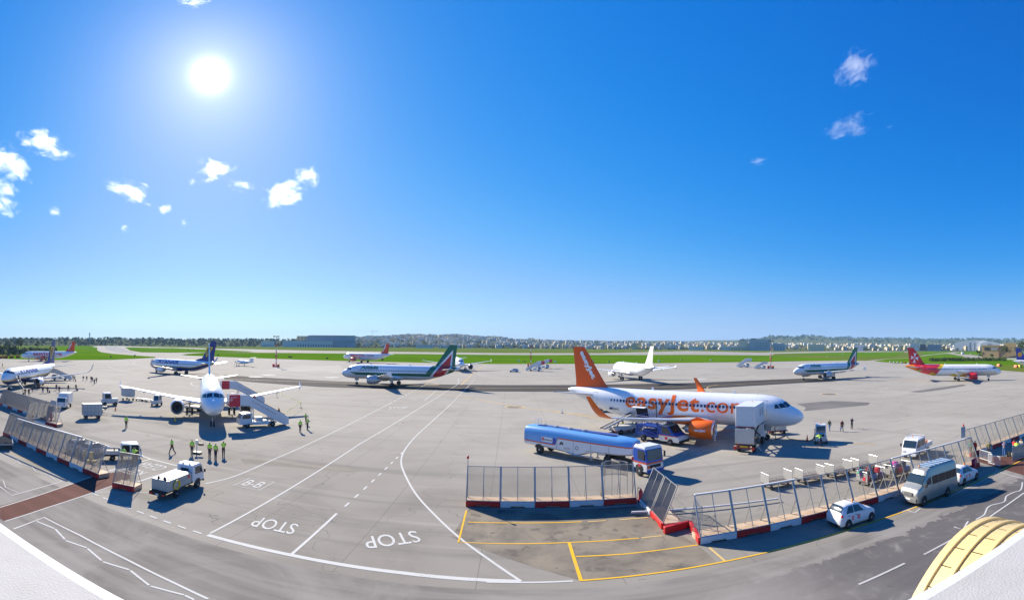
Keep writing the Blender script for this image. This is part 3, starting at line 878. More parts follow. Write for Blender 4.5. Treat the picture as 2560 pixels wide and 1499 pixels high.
    for sd in (1, -1):
        mb = MB(); mb.loft([foil(th[0], sd * th[1], th[2], th[3], .4), foil(th[4], sd * th[5], th[6], th[7], .14)]); obj('tailplane', mb, wing_m, t, smooth=50)
    # fin
    if A: fs = [(29.9, 5.75, 6.2, .44), (30.9, 6.9, 5.25, .4), (34.5, 11.74, 2.25, .2)]; dors = None
    else: fs = [(30.6, 5.3, 7.3, .44), (31.9, 6.9, 5.9, .4), (36.5, 12.4, 2.6, .2)]; dors = True
    mb = MB()

    def vfoil(s, z, c, h):
        ring = [Vector((-(s + q * c), t_ * h / 2, z)) for q, t_ in PROF] + [Vector((-(s + q * c), -t_ * h / 2, z)) for q, t_ in PROF[-1:0:-1]]
        return ring
    mb.loft([vfoil(*a) for a in fs])
    if dors: mb.prism([(-26.6, 5.3), (-31.2, 6.3), (-31.5, 5.3)], -.05, .05, 'y')
    fn_ = obj('fin', mb, fin_m, t, smooth=50)
    # landing gear
    ns = 5.07 if A else 4.0; ms = 17.71 if A else 19.6; my = 3.8 if A else 2.86; rn = .38 if A else .34; rm = .58 if A else .56
    mb = MB(); mb.tube((-ns, 0, rn), (-ns + .12, 0, zb + .5), .09); mb.tube((-ns, -.3, rn), (-ns, .3, rn), .06); mb.tube((-ns + .1, 0, 1.1), (-ns + 1.0, 0, zb + .4), .05)
    mb.box(-ns - .5, -ns + .5, .42, .45, zb - .55, zb + .2); mb.box(-ns - .5, -ns + .5, -.45, -.42, zb - .55, zb + .2)
    lg = obj('landing_gear', mb, STRUT, t)
    for sy in (-.24, .24): wheel(lg, (-ns, sy, rn), rn, .22)
    for sd in (1, -1):
        mb = MB(); mb.tube((-ms, sd * my, rm), (-ms, sd * (my - .1), 2.6), .13); mb.tube((-ms, sd * (my - .1), 1.5), (-ms, sd * 1.9, zb + .5), .08); mb.tube((-ms, sd * (my - .45), rm), (-ms, sd * (my + .45), rm), .07)
        mb.box(-ms - .55, -ms + .55, sd * (my + .32) - .02, sd * (my + .32) + .02, 1.25, 2.55)
        lg = obj('landing_gear', mb, STRUT, t)
        for sy in (-.46, .46): wheel(lg, (-ms, sd * my + sy, rm), rm, .38)
    # antennae
    tz = R_[9][1]
    for s in (9.5, 22):
        mb = MB(); mb.prism([(-s, tz - .05), (-s - .5, tz - .05), (-s - .45, tz + .38), (-s - .25, tz + .38)], -.02, .02, 'y'); obj('antenna', mb, W, t)
    return t, rows, fn_


E_OR = mat('orange_paint', (.95, .145, .0), .35, 0, .03); E_OR2 = mat('red_orange_paint', (.74, .065, .012), .4, 0, .04)
E_FIN = mat('orange_fin_paint', (.85, .1, .0), .35, 0, .04)
WHT = mat('white_lettering', (.82, .83, .84), .4, 0, .02)
NAVY = mat('navy_paint', (.014, .03, .2), .35, 0, .08); GOLD = mat('gold_paint', (.76, .5, .02), .4, 0, .08); GREEN = mat('green_paint', (.012, .16, .09), .35, 0, .06)
CRIM = mat('crimson_paint', (.58, .02, .035), .38, 0, .06); ALRED = mat('red_fin_paint', (.66, .02, .03), .35, 0, .08)
LHB = mat('deep_blue_paint', (.03, .05, .33), .35, 0, .06); LHY = mat('yellow_roundel', (.8, .36, .01), .4, 0, .05)


def fin_text(body, side, parent, m, s0, z0, ds, dz, width, cap, offset=.02, hw=.17):
    """lettering running along the fin; (s0,z0) start of the baseline, (ds,dz) its direction as seen from that side"""
    d = Vector((ds, dz)).normalized(); u = Vector((d.y, -d.x)) if side < 0 else Vector((-d.y, d.x))
    if side < 0: up = Vector((-d.y, d.x)) * -1 if False else Vector((d.y, -d.x))
    # seen from the left side s grows to the right; from the right side it grows to the left
    if side > 0: up = Vector((-d.y, d.x))
    else: up = Vector((d.y, -d.x))
    mb = wrap_text(body, width, cap, lambda a, b: (-(s0 + d.x * a + up.x * b), side * (hw + .03), z0 + d.y * a + up.y * b), 0, offset)
    return obj('lettering', mb, m, parent, smooth=0, fix=False)


def easy(name_label, pos, rot, near, om, sharklet):
    t, rows, fn_ = airliner('airliner', name_label, pos, rot, 'A', 'orange_text', E_FIN if near else om, None, None, E_OR if near else om, sharklet=sharklet, winglet=E_OR if near else om,
                            belly=E_OR if near else None, near=near)
    cap = 2.1
    for sd in (1, -1):
        s0 = 7.4 if sd > 0 else 25.9
        if sd > 0:
            side_text(rows, 'easyJet', s0, 11.6, 3.55, cap, sd, om, t, .024, 0, 1.07, .024); side_text(rows, '.com', s0 + 11.9, 6.6, 3.55, cap * .95, sd, om, t, .0, 0, 1.0, .024)
        else:
            side_text(rows, 'easyJet', s0, 11.6, 3.55, cap, sd, om, t, .024, 0, 1.07, .024); side_text(rows, '.com', s0 - 11.9, 6.6, 3.55, cap * .95, sd, om, t, .0, 0, 1.0, .024)
        # along the fin: reads upwards to the tail on the left side, downwards to the nose on the right
        if sd > 0: fin_text('easyJet', sd, fn_, WHT, 32.0, 6.7, .62, 1., 4.6, .78, .05)
        else: fin_text('easyJet', sd, fn_, WHT, 35.3, 10.95, -.62, -1., 4.7, .78, .05)
    for o in [c for c in t.children if c.name.startswith('engine')]:
        for sd in (1, -1):
            mb = wrap_text('easyJet', 1.5, .26, lambda a, b, sd=sd: ((-2.4 + a if sd < 0 else -.75 - a), sd * 1.235 * cos((b - .05) / 1.2), 1.235 * sin((b - .05) / 1.2)), 0, .05)
            obj('lettering', mb, WHT, o, smooth=0, fix=False)
    return t, rows


tN, rowsN = easy('large white airliner with orange fin and orange engines, serviced beside the blue tanker', (37.13, 50.87), 317.4, True, E_OR, True)
side_text(rowsN, 'G-EZWY', 28.9, 1.9, 2.95, .3, -1, BLACKT, tN, .02)
# open cargo door on the right rear hold
mb = MB(); vs = []
for i in range(5):
    zz = 2.15 + (3.55 - 2.15) * i / 4; vs += [fus_z(rowsN, 22.2, zz, -1, .03), fus_z(rowsN, 24.1, zz, -1, .03)]
mb.add(vs, [(2 * i, 2 * i + 1, 2 * i + 3, 2 * i + 2) for i in range(4)]); obj('cargo_hold', mb, mat('hold_darkness', (.03, .028, .035), .9), tN, smooth=0, fix=False)
mb = MB(); mb.loft([[(-22.1, -1.95, 3.62), (-22.1, -2.5, 3.8), (-22.1, -3.3, 3.72), (-22.1, -3.3, 3.66), (-22.1, -2.5, 3.7), (-22.1, -1.95, 3.52)], [(-24.2, -1.95, 3.62), (-24.2, -2.5, 3.8), (-24.2, -3.3, 3.72), (-24.2, -3.3, 3.66), (-24.2, -2.5, 3.7), (-24.2, -1.95, 3.52)]])
obj('cargo_door', mb, PLW(), tN)
mb = MB(); mb.box(-28.6, -28.15, -1.9, -1.885, 3.02, 3.28); obj('flag_decal', mb, NAVY, tN)
easy('white airliner with red-orange fin, parked behind the yellow-striped jet near the red wagons', (-258.17, 144.96), 254.24, False, E_OR2, False)
easy('small distant white airliner with orange fin taxiing against the grass above the green-striped jet', (-113.46, 298.2), 164.29, False, E_OR2, False)

# head-on white jet near the passenger stairs
tK, rowsK, fK = airliner('airliner', 'white airliner seen head-on with its nose to the viewer, passenger stairs at its side', (-39.64, 52.87), 308.48, 'A', 'pale_blue', mat('pale_blue_fin', (.16, .42, .72), .35), PLW(), sharklet=False)
mb = wrap_text('KL', .62, .3, lambda a, b: fus_pt(rowsK, 2.95 + b * .9, pi / 2 + (-.31 + a) / 1.6, 1, .03), 0, .03); obj('lettering', mb, BLACKT, tK, smooth=0, fix=False)


def navy_jet(label, pos, rot):
    t, rows, fn_ = airliner('airliner', label, pos, rot, 'B', 'navy_belly', NAVY, None, winglet=mat('winglet_grey', (.42, .45, .52), .4), belly=NAVY)
    for sd in (1, -1):
        side_text(rows, 'RYANAIR', 7.6 if sd > 0 else 20.4, 12.4, 3.75, 1.55, sd, mat('royal_blue_lettering', (.015, .035, .26), .4), t, .03, .0)
        # harp: a curved frame and strings
        for o, (ps, m) in enumerate((([(6.0, 4.0), (6.2, 4.7), (6.7, 5.0), (7.3, 4.9), (7.2, 4.75), (6.7, 4.82), (6.35, 4.6), (6.2, 4.0)], NAVY), ([(6.2, 4.0), (6.9, 3.75), (7.2, 4.75), (7.05, 4.75), (6.85, 3.92), (6.25, 4.12)], NAVY))):
            mb = MB(); mb.add([fus_z(rows, (a if sd > 0 else a + 14.4), b, sd, .022) for a, b in ps], [tuple(range(len(ps)))]); obj('harp_emblem', mb, m, t, smooth=0, fix=False)
        frame = [(33.6, 7.0), (33.8, 9.6), (34.5, 10.4), (35.6, 10.5), (37.2, 10.2), (37.2, 9.85), (35.7, 10.05), (34.8, 9.9), (34.3, 9.4), (34.1, 7.2)]
        fin_decal('harp_emblem', frame, sd, fn_, GOLD, .05); fin_decal('harp_emblem', [(33.6, 7.0), (34.1, 6.7), (37.4, 9.95), (37.0, 10.2), (34.1, 7.25)], sd, fn_, GOLD, .055)
        for k in range(4):
            x = 34.6 + k * .55; fin_decal('harp_emblem', [(x, 7.2 + (x - 34.1) * .9), (x + .16, 7.2 + (x - 33.94) * .9), (x + .16, 10.), (x, 10.)], sd, fn_, GOLD, .052)
    return t, rows


tR1, rowsR = navy_jet('blue and white airliner with yellow stripe, passengers walking away under its wing', (-106.19, 54.09), 305.86)
tR2, _ = navy_jet('blue and white airliner with yellow harp on its fin, taxiing behind the head-on white jet', (-141.28, 143.), 173.3)
for tt in (tR1, tR2):
    for o in tt.children:
        if o.name.startswith('engine'):
            mb = MB(); mb.lathe([(-.5, 1.062), (-2.6, 1.0)], 'x', 24, cap=False)
            vs = [v for v in mb.v]; keep = MB(); n = 24
            for i in range(n):
                j = (i + 1) % n; zc_ = (vs[i][2] + vs[j][2]) / 2
                if zc_ < -.45: keep.add([vs[i], vs[j], vs[n + j], vs[n + i]], [(0, 1, 2, 3)], 0 if zc_ < -.62 else 1)
            obj('nacelle_stripe', keep, [NAVY, GOLD], o, smooth=60, fix=False)


def green_jet(label, pos, rot):
    t, rows, fn_ = airliner('airliner', label, pos, rot, 'A', 'green_stripe', GREEN, mat('light_wing_grey', (.6, .62, .64), .35), eng_m=mat('engine_grey', (.5, .52, .54), .3, .15))
    for sd in (1, -1):
        side_text(rows, 'Alitalia', 6.9 if sd > 0 else 12.7, 5.8, 4.72, 1.05, sd, GREEN, t, .035, .25)
        fin_decal('fin_emblem', [(31.2, 5.95), (35.55, 10.4), (35.2, 5.95)], sd, fn_, WHT, .045)
        fin_decal('fin_emblem', [(31.95, 5.95), (35.1, 9.15), (34.6, 5.95)], sd, fn_, CRIM, .06)
    return t


green_jet('larger white airliner with green stripe on the dark strip, its fin hiding another jet', (-52.92, 137.86), 178.26)
green_jet('smaller white airliner with green stripe, between a red-and-white mast and the red-finned jet', (99.41, 142.79), 186.79)
# red and gold jet
tM, rowsM, fM = airliner('airliner', 'white airliner with red and gold rear body and white eight-pointed cross on its red fin', (159.46, 90.34), 314.51, 'A', 'red_gold', ALRED, eng_m=ALRED, belly=GOLD)
for sd in (1, -1):
    cx, cz = 34.1, 8.15
    for k in range(4):
        a = k * pi / 2 + .12; pts = []
        for r, da in ((.12, 0), (2.0, -.36), (1.55, 0), (2.0, .36)): pts.append((cx + r * cos(a + da) * .8, cz + r * sin(a + da)))
        fin_decal('cross_emblem', pts, sd, fM, WHT, .05)
    side_text(rowsM, 'Catch the Malta experience', 8.5 if sd > 0 else 21., 12.5, 5.05, .4, sd, mat('pink_lettering', (.8, .5, .5), .5), tM, .0)
    mb = MB(); s = 18.2
# plain white and the others behind
airliner('airliner', 'all-white airliner without markings seen from behind its tail, beyond the large orange-finned jet', (41.9, 185.81), 98.06, 'A', 'plain', None, PLW(), eng_m=PLW())
airliner('airliner', 'white airliner facing the viewer, mostly hidden behind the green fin of the striped jet', (-22.95, 207.63), 281.44, 'A', 'plain', mat('pale_blue_fin', (.16, .42, .72), .35), PLW(), eng_m=NAVY)
pL = polar(2535, 250); dL = radians(318)
tL, rowsL, fL = airliner('airliner', 'white airliner with dark blue fin and yellow roundel, cut by the right picture edge', (pL.x + 37.6 * cos(dL), pL.y + 37.6 * sin(dL)), 318, 'A', 'plain', LHB)
for sd in (1, -1): fin_decal('roundel_emblem', [(34.3 + 1.25 * cos(a), 8.5 + 1.25 * sin(a)) for a in [2 * pi * i / 24 for i in range(24)]], sd, fL, LHY, .05)

# ---------------------------------------------------------------- small twin-propeller aircraft
pt = G(607, 914.5)
tp = thing('propeller_plane', 'small white twin-propeller plane with black engines parked on the far apron', 'airplane', (pt.x - 5.5, pt.y, 0), radians(176))
rows = catmull([(0, 1.75, 1.6, .05), (.5, 2.05, 1.35, .35), (1.6, 2.3, 1.15, .6), (2.6, 2.85, 1.05, .72), (4, 3.0, 1.05, .75), (8, 2.9, 1.15, .72), (11, 2.5, 1.7, .35), (13, 2.3, 2.05, .1)], .6); mb = MB()
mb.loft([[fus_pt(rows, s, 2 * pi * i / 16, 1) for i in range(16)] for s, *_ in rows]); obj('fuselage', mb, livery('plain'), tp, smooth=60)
for sd in (1, -1):
    mb = MB(); mb.loft([foil(4.2, 0, 1.3, 2.4, .3), foil(4.9, sd * 8.1, 1.9, 1.1, .12)]); obj('wing', mb, PLW(), tp, smooth=50)
    mb = MB(); mb.lathe([(-2.3, .12), (-2.6, .36), (-3.6, .45), (-5.2, .4), (-6.6, .12)], 'x', 12, (0, sd * 2.5, 1.6)); en = obj('engine', mb, DARK, tp)
    mb = MB()
    for k in range(4): a = k * pi / 2 + .5; mb.bar((-2.25, sd * 2.5, 1.6), (-2.25, sd * 2.5 + 1.2 * cos(a), 1.6 + 1.2 * sin(a)), .1)
    obj('propeller', mb, DARK, en)
    mb = MB(); mb.loft([foil(11.6, 0, 4.35, 1.5, .15), foil(12.4, sd * 2.7, 4.4, .8, .08)]); obj('tailplane', mb, PLW(), tp)
    mb = MB(); mb.tube((-5, sd * 2.5, .3), (-5, sd * 2.5, 1.5), .07); lg = obj('landing_gear', mb, STRUT, tp); wheel(lg, (-5, sd * 2.5, .3), .3, .2)
    mb = MB(); mb.add([fus_z(rows, a, b, sd, .02) for a, b in ((2.35, 2.3), (3.1, 2.3), (3.1, 2.75), (2.7, 2.75))], [(0, 1, 2, 3)]); obj('cockpit_window', mb, GLASS, tp, smooth=0, fix=False)
mb = MB(); mb.prism([(-10, 2.7), (-11.7, 4.4), (-13.1, 4.4), (-12.8, 2.3)], -.06, .06, 'y'); obj('fin', mb, PLW(), tp)
mb = MB(); mb.tube((-1.5, 0, .25), (-1.5, 0, 1.3), .05); lg = obj('landing_gear', mb, STRUT, tp); wheel(lg, (-1.5, 0, .25), .25, .18)
# ================================================================ people
def rotxz(v, a): return Vector((v[0] * cos(a) + v[2] * sin(a), v[1], -v[0] * sin(a) + v[2] * cos(a)))


POSES = {  # lean, (hip, knee) left / right, (shoulder, elbow) left / right, abduction
    'stand': (0, (2, 2), (-2, 2), (4, 12), (2, 14), 9), 'walk': (4, (26, 8), (-20, 22), (-22, 16), (24, 20), 8), 'walk_far': (3, (-18, 26), (24, 6), (24, 22), (-20, 14), 8),
    'reach': (14, (6, 4), (-8, 8), (58, 22), (66, 26), 6), 'hold': (2, (3, 3), (-3, 3), (26, 78), (30, 80), 6), 'pull': (9, (24, 8), (-22, 26), (-30, 8), (16, 20), 12),
    'lean': (38, (14, 6), (4, 6), (62, 20), (50, 26), 8), 'carry': (2, (20, 10), (-16, 24), (6, 10), (8, 12), 12)}
_pose = {}


def make_pose(pn):
    if pn in _pose: return _pose[pn]
    lean, LL, RL, LA, RA, ab = POSES[pn]
    V = []; E_ = []; RR = []; SEG = []

    def add(p, r, parent=None, seg=None):
        V.append(Vector(p)); RR.append(tuple(q * 1.1 for q in (r if isinstance(r, tuple) else (r, r)))); i = len(V) - 1
        if parent is not None: E_.append((parent, i)); SEG.append((V[parent], V[i], seg))
        return i
    ln = radians(lean)

    def up(x, y, z): v = rotxz((x, y, z - .95), ln); return (v.x, v.y, v.z + .95)
    # leg lengths decide how far the hips drop so that the lower foot rests on the ground
    def leg(h, k): return (.43 * cos(radians(h)) + .42 * cos(radians(h - k)))
    hz = max(leg(*LL), leg(*RL)) + .075; dz = hz - .92
    pel = add((0, 0, .97), (.135, .155))
    wa = add(up(.01, 0, 1.12), (.115, .135), pel, 'torso'); ch = add(up(.0, 0, 1.33), (.13, .195), wa, 'torso'); nk = add(up(-.01, 0, 1.48), (.07, .075), ch, 'torso')
    n2 = add(up(.005, 0, 1.55), (.052, .052), nk, 'neck'); hd = add(up(.025, 0, 1.63), (.085, .072), n2, 'head'); cr = add(up(.01, 0, 1.71), (.092, .076), hd, 'head')
    hands = []
    for sd, (sh, el) in ((1, LA), (-1, RA)):
        s = up(0, sd * .155, 1.43); si = add(s, .062, ch, 'torso'); a = radians(sh) ; b = radians(ab)
        d = Vector((sin(a) * cos(b), sd * sin(b), -cos(a) * cos(b))); e = Vector(s) + Vector((0, sd * .035, 0)) + d * .28
        ei = add(e, .042, si, 'arm'); a2 = a + radians(el); d2 = Vector((sin(a2), sd * .04, -cos(a2))).normalized(); w_ = e + d2 * .25
        wi = add(w_, .03, ei, 'fore'); pm = w_ + d2 * .075; add(pm, (.022, .038), wi, 'hand'); hands.append((w_, d2, sd, pm))
    for sd, (hp, kn) in ((1, LL), (-1, RL)):
        hi = add((0, sd * .092, .9), .088, pel, 'leg'); a = radians(hp)
        k = Vector((0, sd * .095, .9)) + Vector((sin(a), 0, -cos(a))) * .43; ki = add(k, .058, hi, 'leg')
        a2 = a - radians(kn); an = k + Vector((sin(a2), 0, -cos(a2))) * .42; ai = add(an, .042, ki, 'leg')
        he = add(an + Vector((-.02, 0, -.045)), .038, ai, 'foot'); add(an + Vector((.155, sd * .01, -.05)), (.03, .042), he, 'foot')
    for v in V: v.z += dz
    me = bpy.data.meshes.new('person'); me.from_pydata([tuple(v) for v in V], E_, []); o = bpy.data.objects.new('person', me); COL.objects.link(o)
    sk = o.modifiers.new('skin', 'SKIN'); sk.use_smooth_shade = True
    for i, v in enumerate(me.skin_vertices[0].data): v.radius = RR[i]; v.use_root = (i == 0)
    ss_ = o.modifiers.new('sub', 'SUBSURF'); ss_.levels = 1; ss_.render_levels = 1
    dg = bpy.context.evaluated_depsgraph_get(); dg.update(); bod = bpy.data.meshes.new_from_object(o.evaluated_get(dg))
    bpy.data.objects.remove(o); bpy.data.meshes.remove(me)
    verts = [v.co.copy() for v in bod.vertices]; norms = [v.normal.copy() for v in bod.vertices]; faces = [tuple(p.vertices) for p in bod.polygons]
    bpy.data.meshes.remove(bod)

    def region(p):
        best = (9, '')
        for a, b, s in SEG:
            d = b - a; t = max(0, min(1, (p - a).dot(d) / max(1e-9, d.length_squared))); q = (p - (a + d * t)).length
            if q < best[0]: best = (q, s)
        return best[1]
    reg = [region(v) for v in verts]; headc = (V[hd] + V[cr]) / 2

    def shell(sel, off, name):
        use = [f for f in faces if all(sel(reg[i], verts[i]) for i in f)]; idx = {}; mb = MB(); vs = []
        for f in use:
            for i in f:
                if i not in idx: idx[i] = len(vs); vs.append(verts[i] + norms[i] * off)
        mb.add(vs, [tuple(idx[i] for i in f) for f in use]); return mb
    mb = MB(); mb.add(verts, faces)
    # nose, ears and fingers grow out of the same body mesh
    fw = rotxz((1, 0, 0), ln * .5)
    mb.tube(headc + fw * .085 + Vector((0, 0, .0)), headc + fw * .118 - Vector((0, 0, .02)), .012, .014, 5)
    for sd in (1, -1): mb.blob(headc + Vector((0, sd * .082, 0)), (.018, .01, .03), 6, 3)
    for w_, d2, sd, pm in hands:
        pm = pm; side = Vector((0, 1, 0)) if abs(d2.y) < .8 else Vector((1, 0, 0)); side = (side - d2 * side.dot(d2)).normalized(); curl = d2.cross(side) * sd
        for k, ln_ in enumerate((.062, .072, .068, .052)):
            base = pm + curl * 0 + side * ((k - 1.5) * .017) + d2 * .02; mid = base + d2 * ln_ * .6; tip = mid + d2 * ln_ * .3 + curl * .022
            mb.tube(base, mid, .0085, .008, 5); mb.tube(mid, tip, .008, .006, 5)
        b0 = pm + side * sd * -.02 - d2 * .03; mb.tube(b0, b0 + (d2 * .5 - side * sd * .8) * .05, .01, .008, 5)
    out = {'body': mb}
    lo_h = lambda r, p: r in ('torso', 'arm', 'fore') and not (r == 'torso' and p.z < V[pel].z - .06)
    out['jacket'] = shell(lo_h, .014, 'jacket')
    out['trousers'] = shell(lambda r, p: r == 'leg' or (r in ('torso', '') and p.z < V[pel].z + .1), .01, 't')
    out['vest'] = shell(lambda r, p: r in ('torso', 'arm') and p.z > V[pel].z - .02 and abs(p.y) < .27, .045, 'v')
    out['shoe_l'] = shell(lambda r, p: r == 'foot' and p.y > 0, .012, 's'); out['shoe_r'] = shell(lambda r, p: r == 'foot' and p.y < 0, .012, 's')
    out['hair'] = shell(lambda r, p: r == 'head' and (p.z > headc.z + .035 or (p.x < headc.x - .03 and p.z > headc.z - .05)), .014, 'h')
    res = {}
    for k, m_ in out.items():
        me = bpy.data.meshes.new(k); me.from_pydata(m_.v, [], m_.f); me.materials.append(TYRE); me.polygons.foreach_set('use_smooth', [True] * len(me.polygons)); me.update(); res[k] = me
    _pose[pn] = res; return res


def hivis(name, col):
    if name in _mats: return _mats[name]
    g = NG(name); c = g.mix(g.noise(6, 2), tuple(x * .9 for x in col), col)
    b = g.orr(g.rng(g.z, 1.13, 1.16), g.rng(g.z, 1.3, 1.33)); c = g.mix(b, c, (.62, .63, .6)); _mats[name] = g.out(c, .6); return _mats[name]


SKIN = mat('skin', (.42, .24, .16), .55); HAIR = mat('dark_hair', (.02, .016, .013), .7); HAIR2 = mat('grey_hair', (.3, .28, .26), .7); SHOE = mat('black_shoes', (.015, .015, .016), .6)
HV = hivis('hi_vis_yellow', (.62, 1., .03)); HVO = hivis('hi_vis_orange', (.95, .2, .04))


def cloth(c):
    k = 'cloth_%02d_%02d_%02d' % tuple(int(x * 99) for x in c)
    return mat(k, c, .85, 0, .2, 5)


def person(label, px, py, face, pose='stand', top=(.03, .03, .035), legs=(.012, .013, .02), vest=None, hair=None, group=None, scale=1., z=0., pos=None, jk=True):
    P_ = make_pose(pose); o = bpy.data.objects.new('person', P_['body']); COL.objects.link(o)
    o.location = pos if pos is not None else G(px, py, z); o.rotation_euler = (0, 0, radians(face)); o.scale = (scale,) * 3

    def setm(ob, m): ob.material_slots[0].link = 'OBJECT'; ob.material_slots[0].material = m
    setm(o, SKIN); tag(o, label, 'person', group)
    for k, m in (('jacket', cloth(top)), ('trousers', cloth(legs)), ('shoe_l', SHOE), ('shoe_r', SHOE), ('hair', hair or HAIR), ('vest', vest)):
        if m is None: continue
        c = bpy.data.objects.new(k.split('_')[0], P_[k]); COL.objects.link(c); c.parent = o; setm(c, m)
    return o


RD = (.35, .02, .02); GP = 'ground crew in front of the head-on white jet'
person('worker in yellow hi-vis vest standing alone by the wingtip shadow of the head-on jet', 315.6, 1070, 125, 'stand', vest=HV, group=GP)
person('worker in yellow vest and red sleeves striding left of the other ground crew', 430, 1134, 190, 'walk', RD, vest=HV, group=GP)
person('worker in yellow vest standing in front of the small marshalling cart', 480, 1138, 115, 'stand', RD, (.02, .03, .06), HV, group=GP)
person('worker in yellow vest, left of the close group of three', 524, 1145, 100, 'stand', RD, (.03, .035, .045), HV, group=GP)
person('worker in yellow vest and red sleeves holding a red baton, middle of the three', 539, 1148.5, 95, 'stand', RD, (.02, .025, .045), HV, HAIR2, GP)
person('worker in yellow vest and black sleeves, right of the close group of three', 558.5, 1141.5, 120, 'hold', vest=HV, group=GP)
GQ = 'workers right of the passenger stairs'
person('worker in yellow vest with feet apart, tallest of the three by the stairs foot', 750.5, 1080.5, 100, 'stand', vest=HV, group=GQ)
person('worker in yellow vest standing furthest from the viewer beside the stairs foot', 764.7, 1060.5, 230, 'hold', vest=HV, group=GQ)
person('worker in yellow vest facing sideways beside the stairs foot, rightmost of three', 768.8, 1074.5, 10, 'hold', vest=HV, group=GQ)
person('worker in yellow vest bent over the open hood of the white ground power tug', 2052, 1116, 88, 'lean', (.5, .85, .03), (.02, .03, .08), HV)
person('walker in dark green jacket and blue jeans, nearest the white tug', 2073.7, 1076.8, 215, 'walk', (.06, .09, .06), (.06, .12, .28))
person('walker in dark maroon jacket carrying a white bag', 2105, 1078.6, 250, 'carry', (.1, .02, .03))
person('walker in dark jacket, rightmost of the three beyond the white tug', 2129.6, 1072, 240, 'hold', (.05, .04, .07), (.03, .028, .035))
person('worker in orange vest standing behind the belt loader', 1557, 1071, 200, 'reach', (.9, .25, .08), (.4, .6, .1), HVO)
person('worker in yellow vest beside the raised catering lift', 1909, 1093, 120, 'hold', vest=HV)
person('worker in yellow vest and red sleeves leaning into the back door of the double-cab pickup', 304, 1158, 110, 'lean', RD, vest=HV)
person('worker in yellow vest leaning on the front door of the double-cab pickup', 333, 1160, 95, 'reach', vest=HV)
GR = 'travellers beyond the right-hand fence'
person('traveller in teal top walking beside the person in red', 2427, 1137, 200, 'walk', (.05, .35, .3), (.04, .04, .05), None, HAIR, GR)
person('traveller in bright red jacket seen through the end of the fence', 2437.5, 1137, 200, 'walk_far', (.65, .05, .02), (.08, .09, .14), None, None, GR)
person('traveller in olive green parka pulling a purple suitcase', 2472, 1140, 20, 'pull', (.13, .14, .05), (.03, .03, .05), None, None, GR)
person('traveller in purple body warmer and blue jeans leaning over the luggage trolley', 2510, 1141, 25, 'reach', (.18, .15, .25), (.05, .13, .32), None, HAIR2, GR)
person('traveller in red jumper behind the yellow hi-vis jacket', 2534, 1135, 20, 'lean', (.6, .03, .03), (.03, .04, .08), None, None, GR)
person('traveller in yellow hi-vis jacket and blue jeans by the right picture edge', 2541, 1141, 20, 'reach', (.55, .85, .03), (.04, .09, .22), HV, HAIR2, GR)
person('traveller in cream sweater at the right picture edge', 2553, 1133, 200, 'hold', (.5, .47, .4), (.25, .25, .28), None, None, GR)
GT = 'passengers leaving the blue and white airliner'
rnd = random.Random(3); dk = [(.02, .02, .03), (.03, .02, .03), (.05, .02, .02), (.02, .03, .06), (.04, .04, .045), (.09, .03, .03)]
PASS = [(62.9, 988.4, 'passenger in dark coat with small black case, nearest the fence corner'), (72, 988.6, 'passenger in dark coat walking next to the one nearest the fence'), (80.8, 980.8, 'passenger in dark jacket with rucksack behind the stairs foot'),
        (93.8, 974.2, 'passenger in grey trousers half hidden by the engine'), (98, 973.6, 'passenger in brown coat just under the engine'), (106.8, 983.6, 'passenger in navy coat and blue trousers with shoulder bag'),
        (118.7, 982.4, 'passenger in dark jacket towing a wheeled case'), (141, 976, 'thin passenger in dark clothes walking in the gap'), (148, 981.4, 'passenger in black jacket with a bag at the hip'),
        (170.9, 978.2, 'passenger in dark jacket with pale bag on the back'), (190, 976.2, 'passenger in maroon jacket towing a blue case, at the end of the line'), (174.4, 949.4, 'steward in yellow-green vest at the foot of the rear stairs'),
        (182.7, 950.4, 'passenger in dark jacket with black bag by the rear stairs'), (186.8, 952, 'passenger in dark jacket with a red wheeled case'), (208, 952, 'passenger in navy jacket and pale trousers'),
        (216.7, 952.6, 'passenger in maroon jacket and pale trousers'), (227.6, 953, 'passenger in brown jacket in the far cluster'), (230.7, 955, 'passenger in striped top in the far cluster'), (235.8, 960.6, 'passenger in black coat with yellow bag, nearest of the far cluster'), (241, 956.6, 'passenger in black jacket, rightmost of the far cluster')]
for i, (px, py, lb) in enumerate(PASS):
    st = 'steward' in lb; tp_ = (.1, .03, .04) if 'maroon' in lb else (.12, .07, .04) if 'brown' in lb else (.02, .03, .08) if 'navy' in lb else rnd.choice(dk)
    lg_ = (.4, .36, .3) if 'pale trousers' in lb else (.05, .1, .25) if 'blue trousers' in lb else rnd.choice([(.02, .02, .03), (.03, .04, .08)])
    person(lb, px, py, -20 + rnd.uniform(-25, 25) + (0 if i > 10 else -10), ('hold' if st else rnd.choice(['walk', 'walk_far', 'carry', 'pull'])), tp_, lg_, HV if st else None, None, GT)
person('worker in pale vest standing alone by the far left carts', 6.2, 916.5, 120, 'stand', (.5, .6, .3))


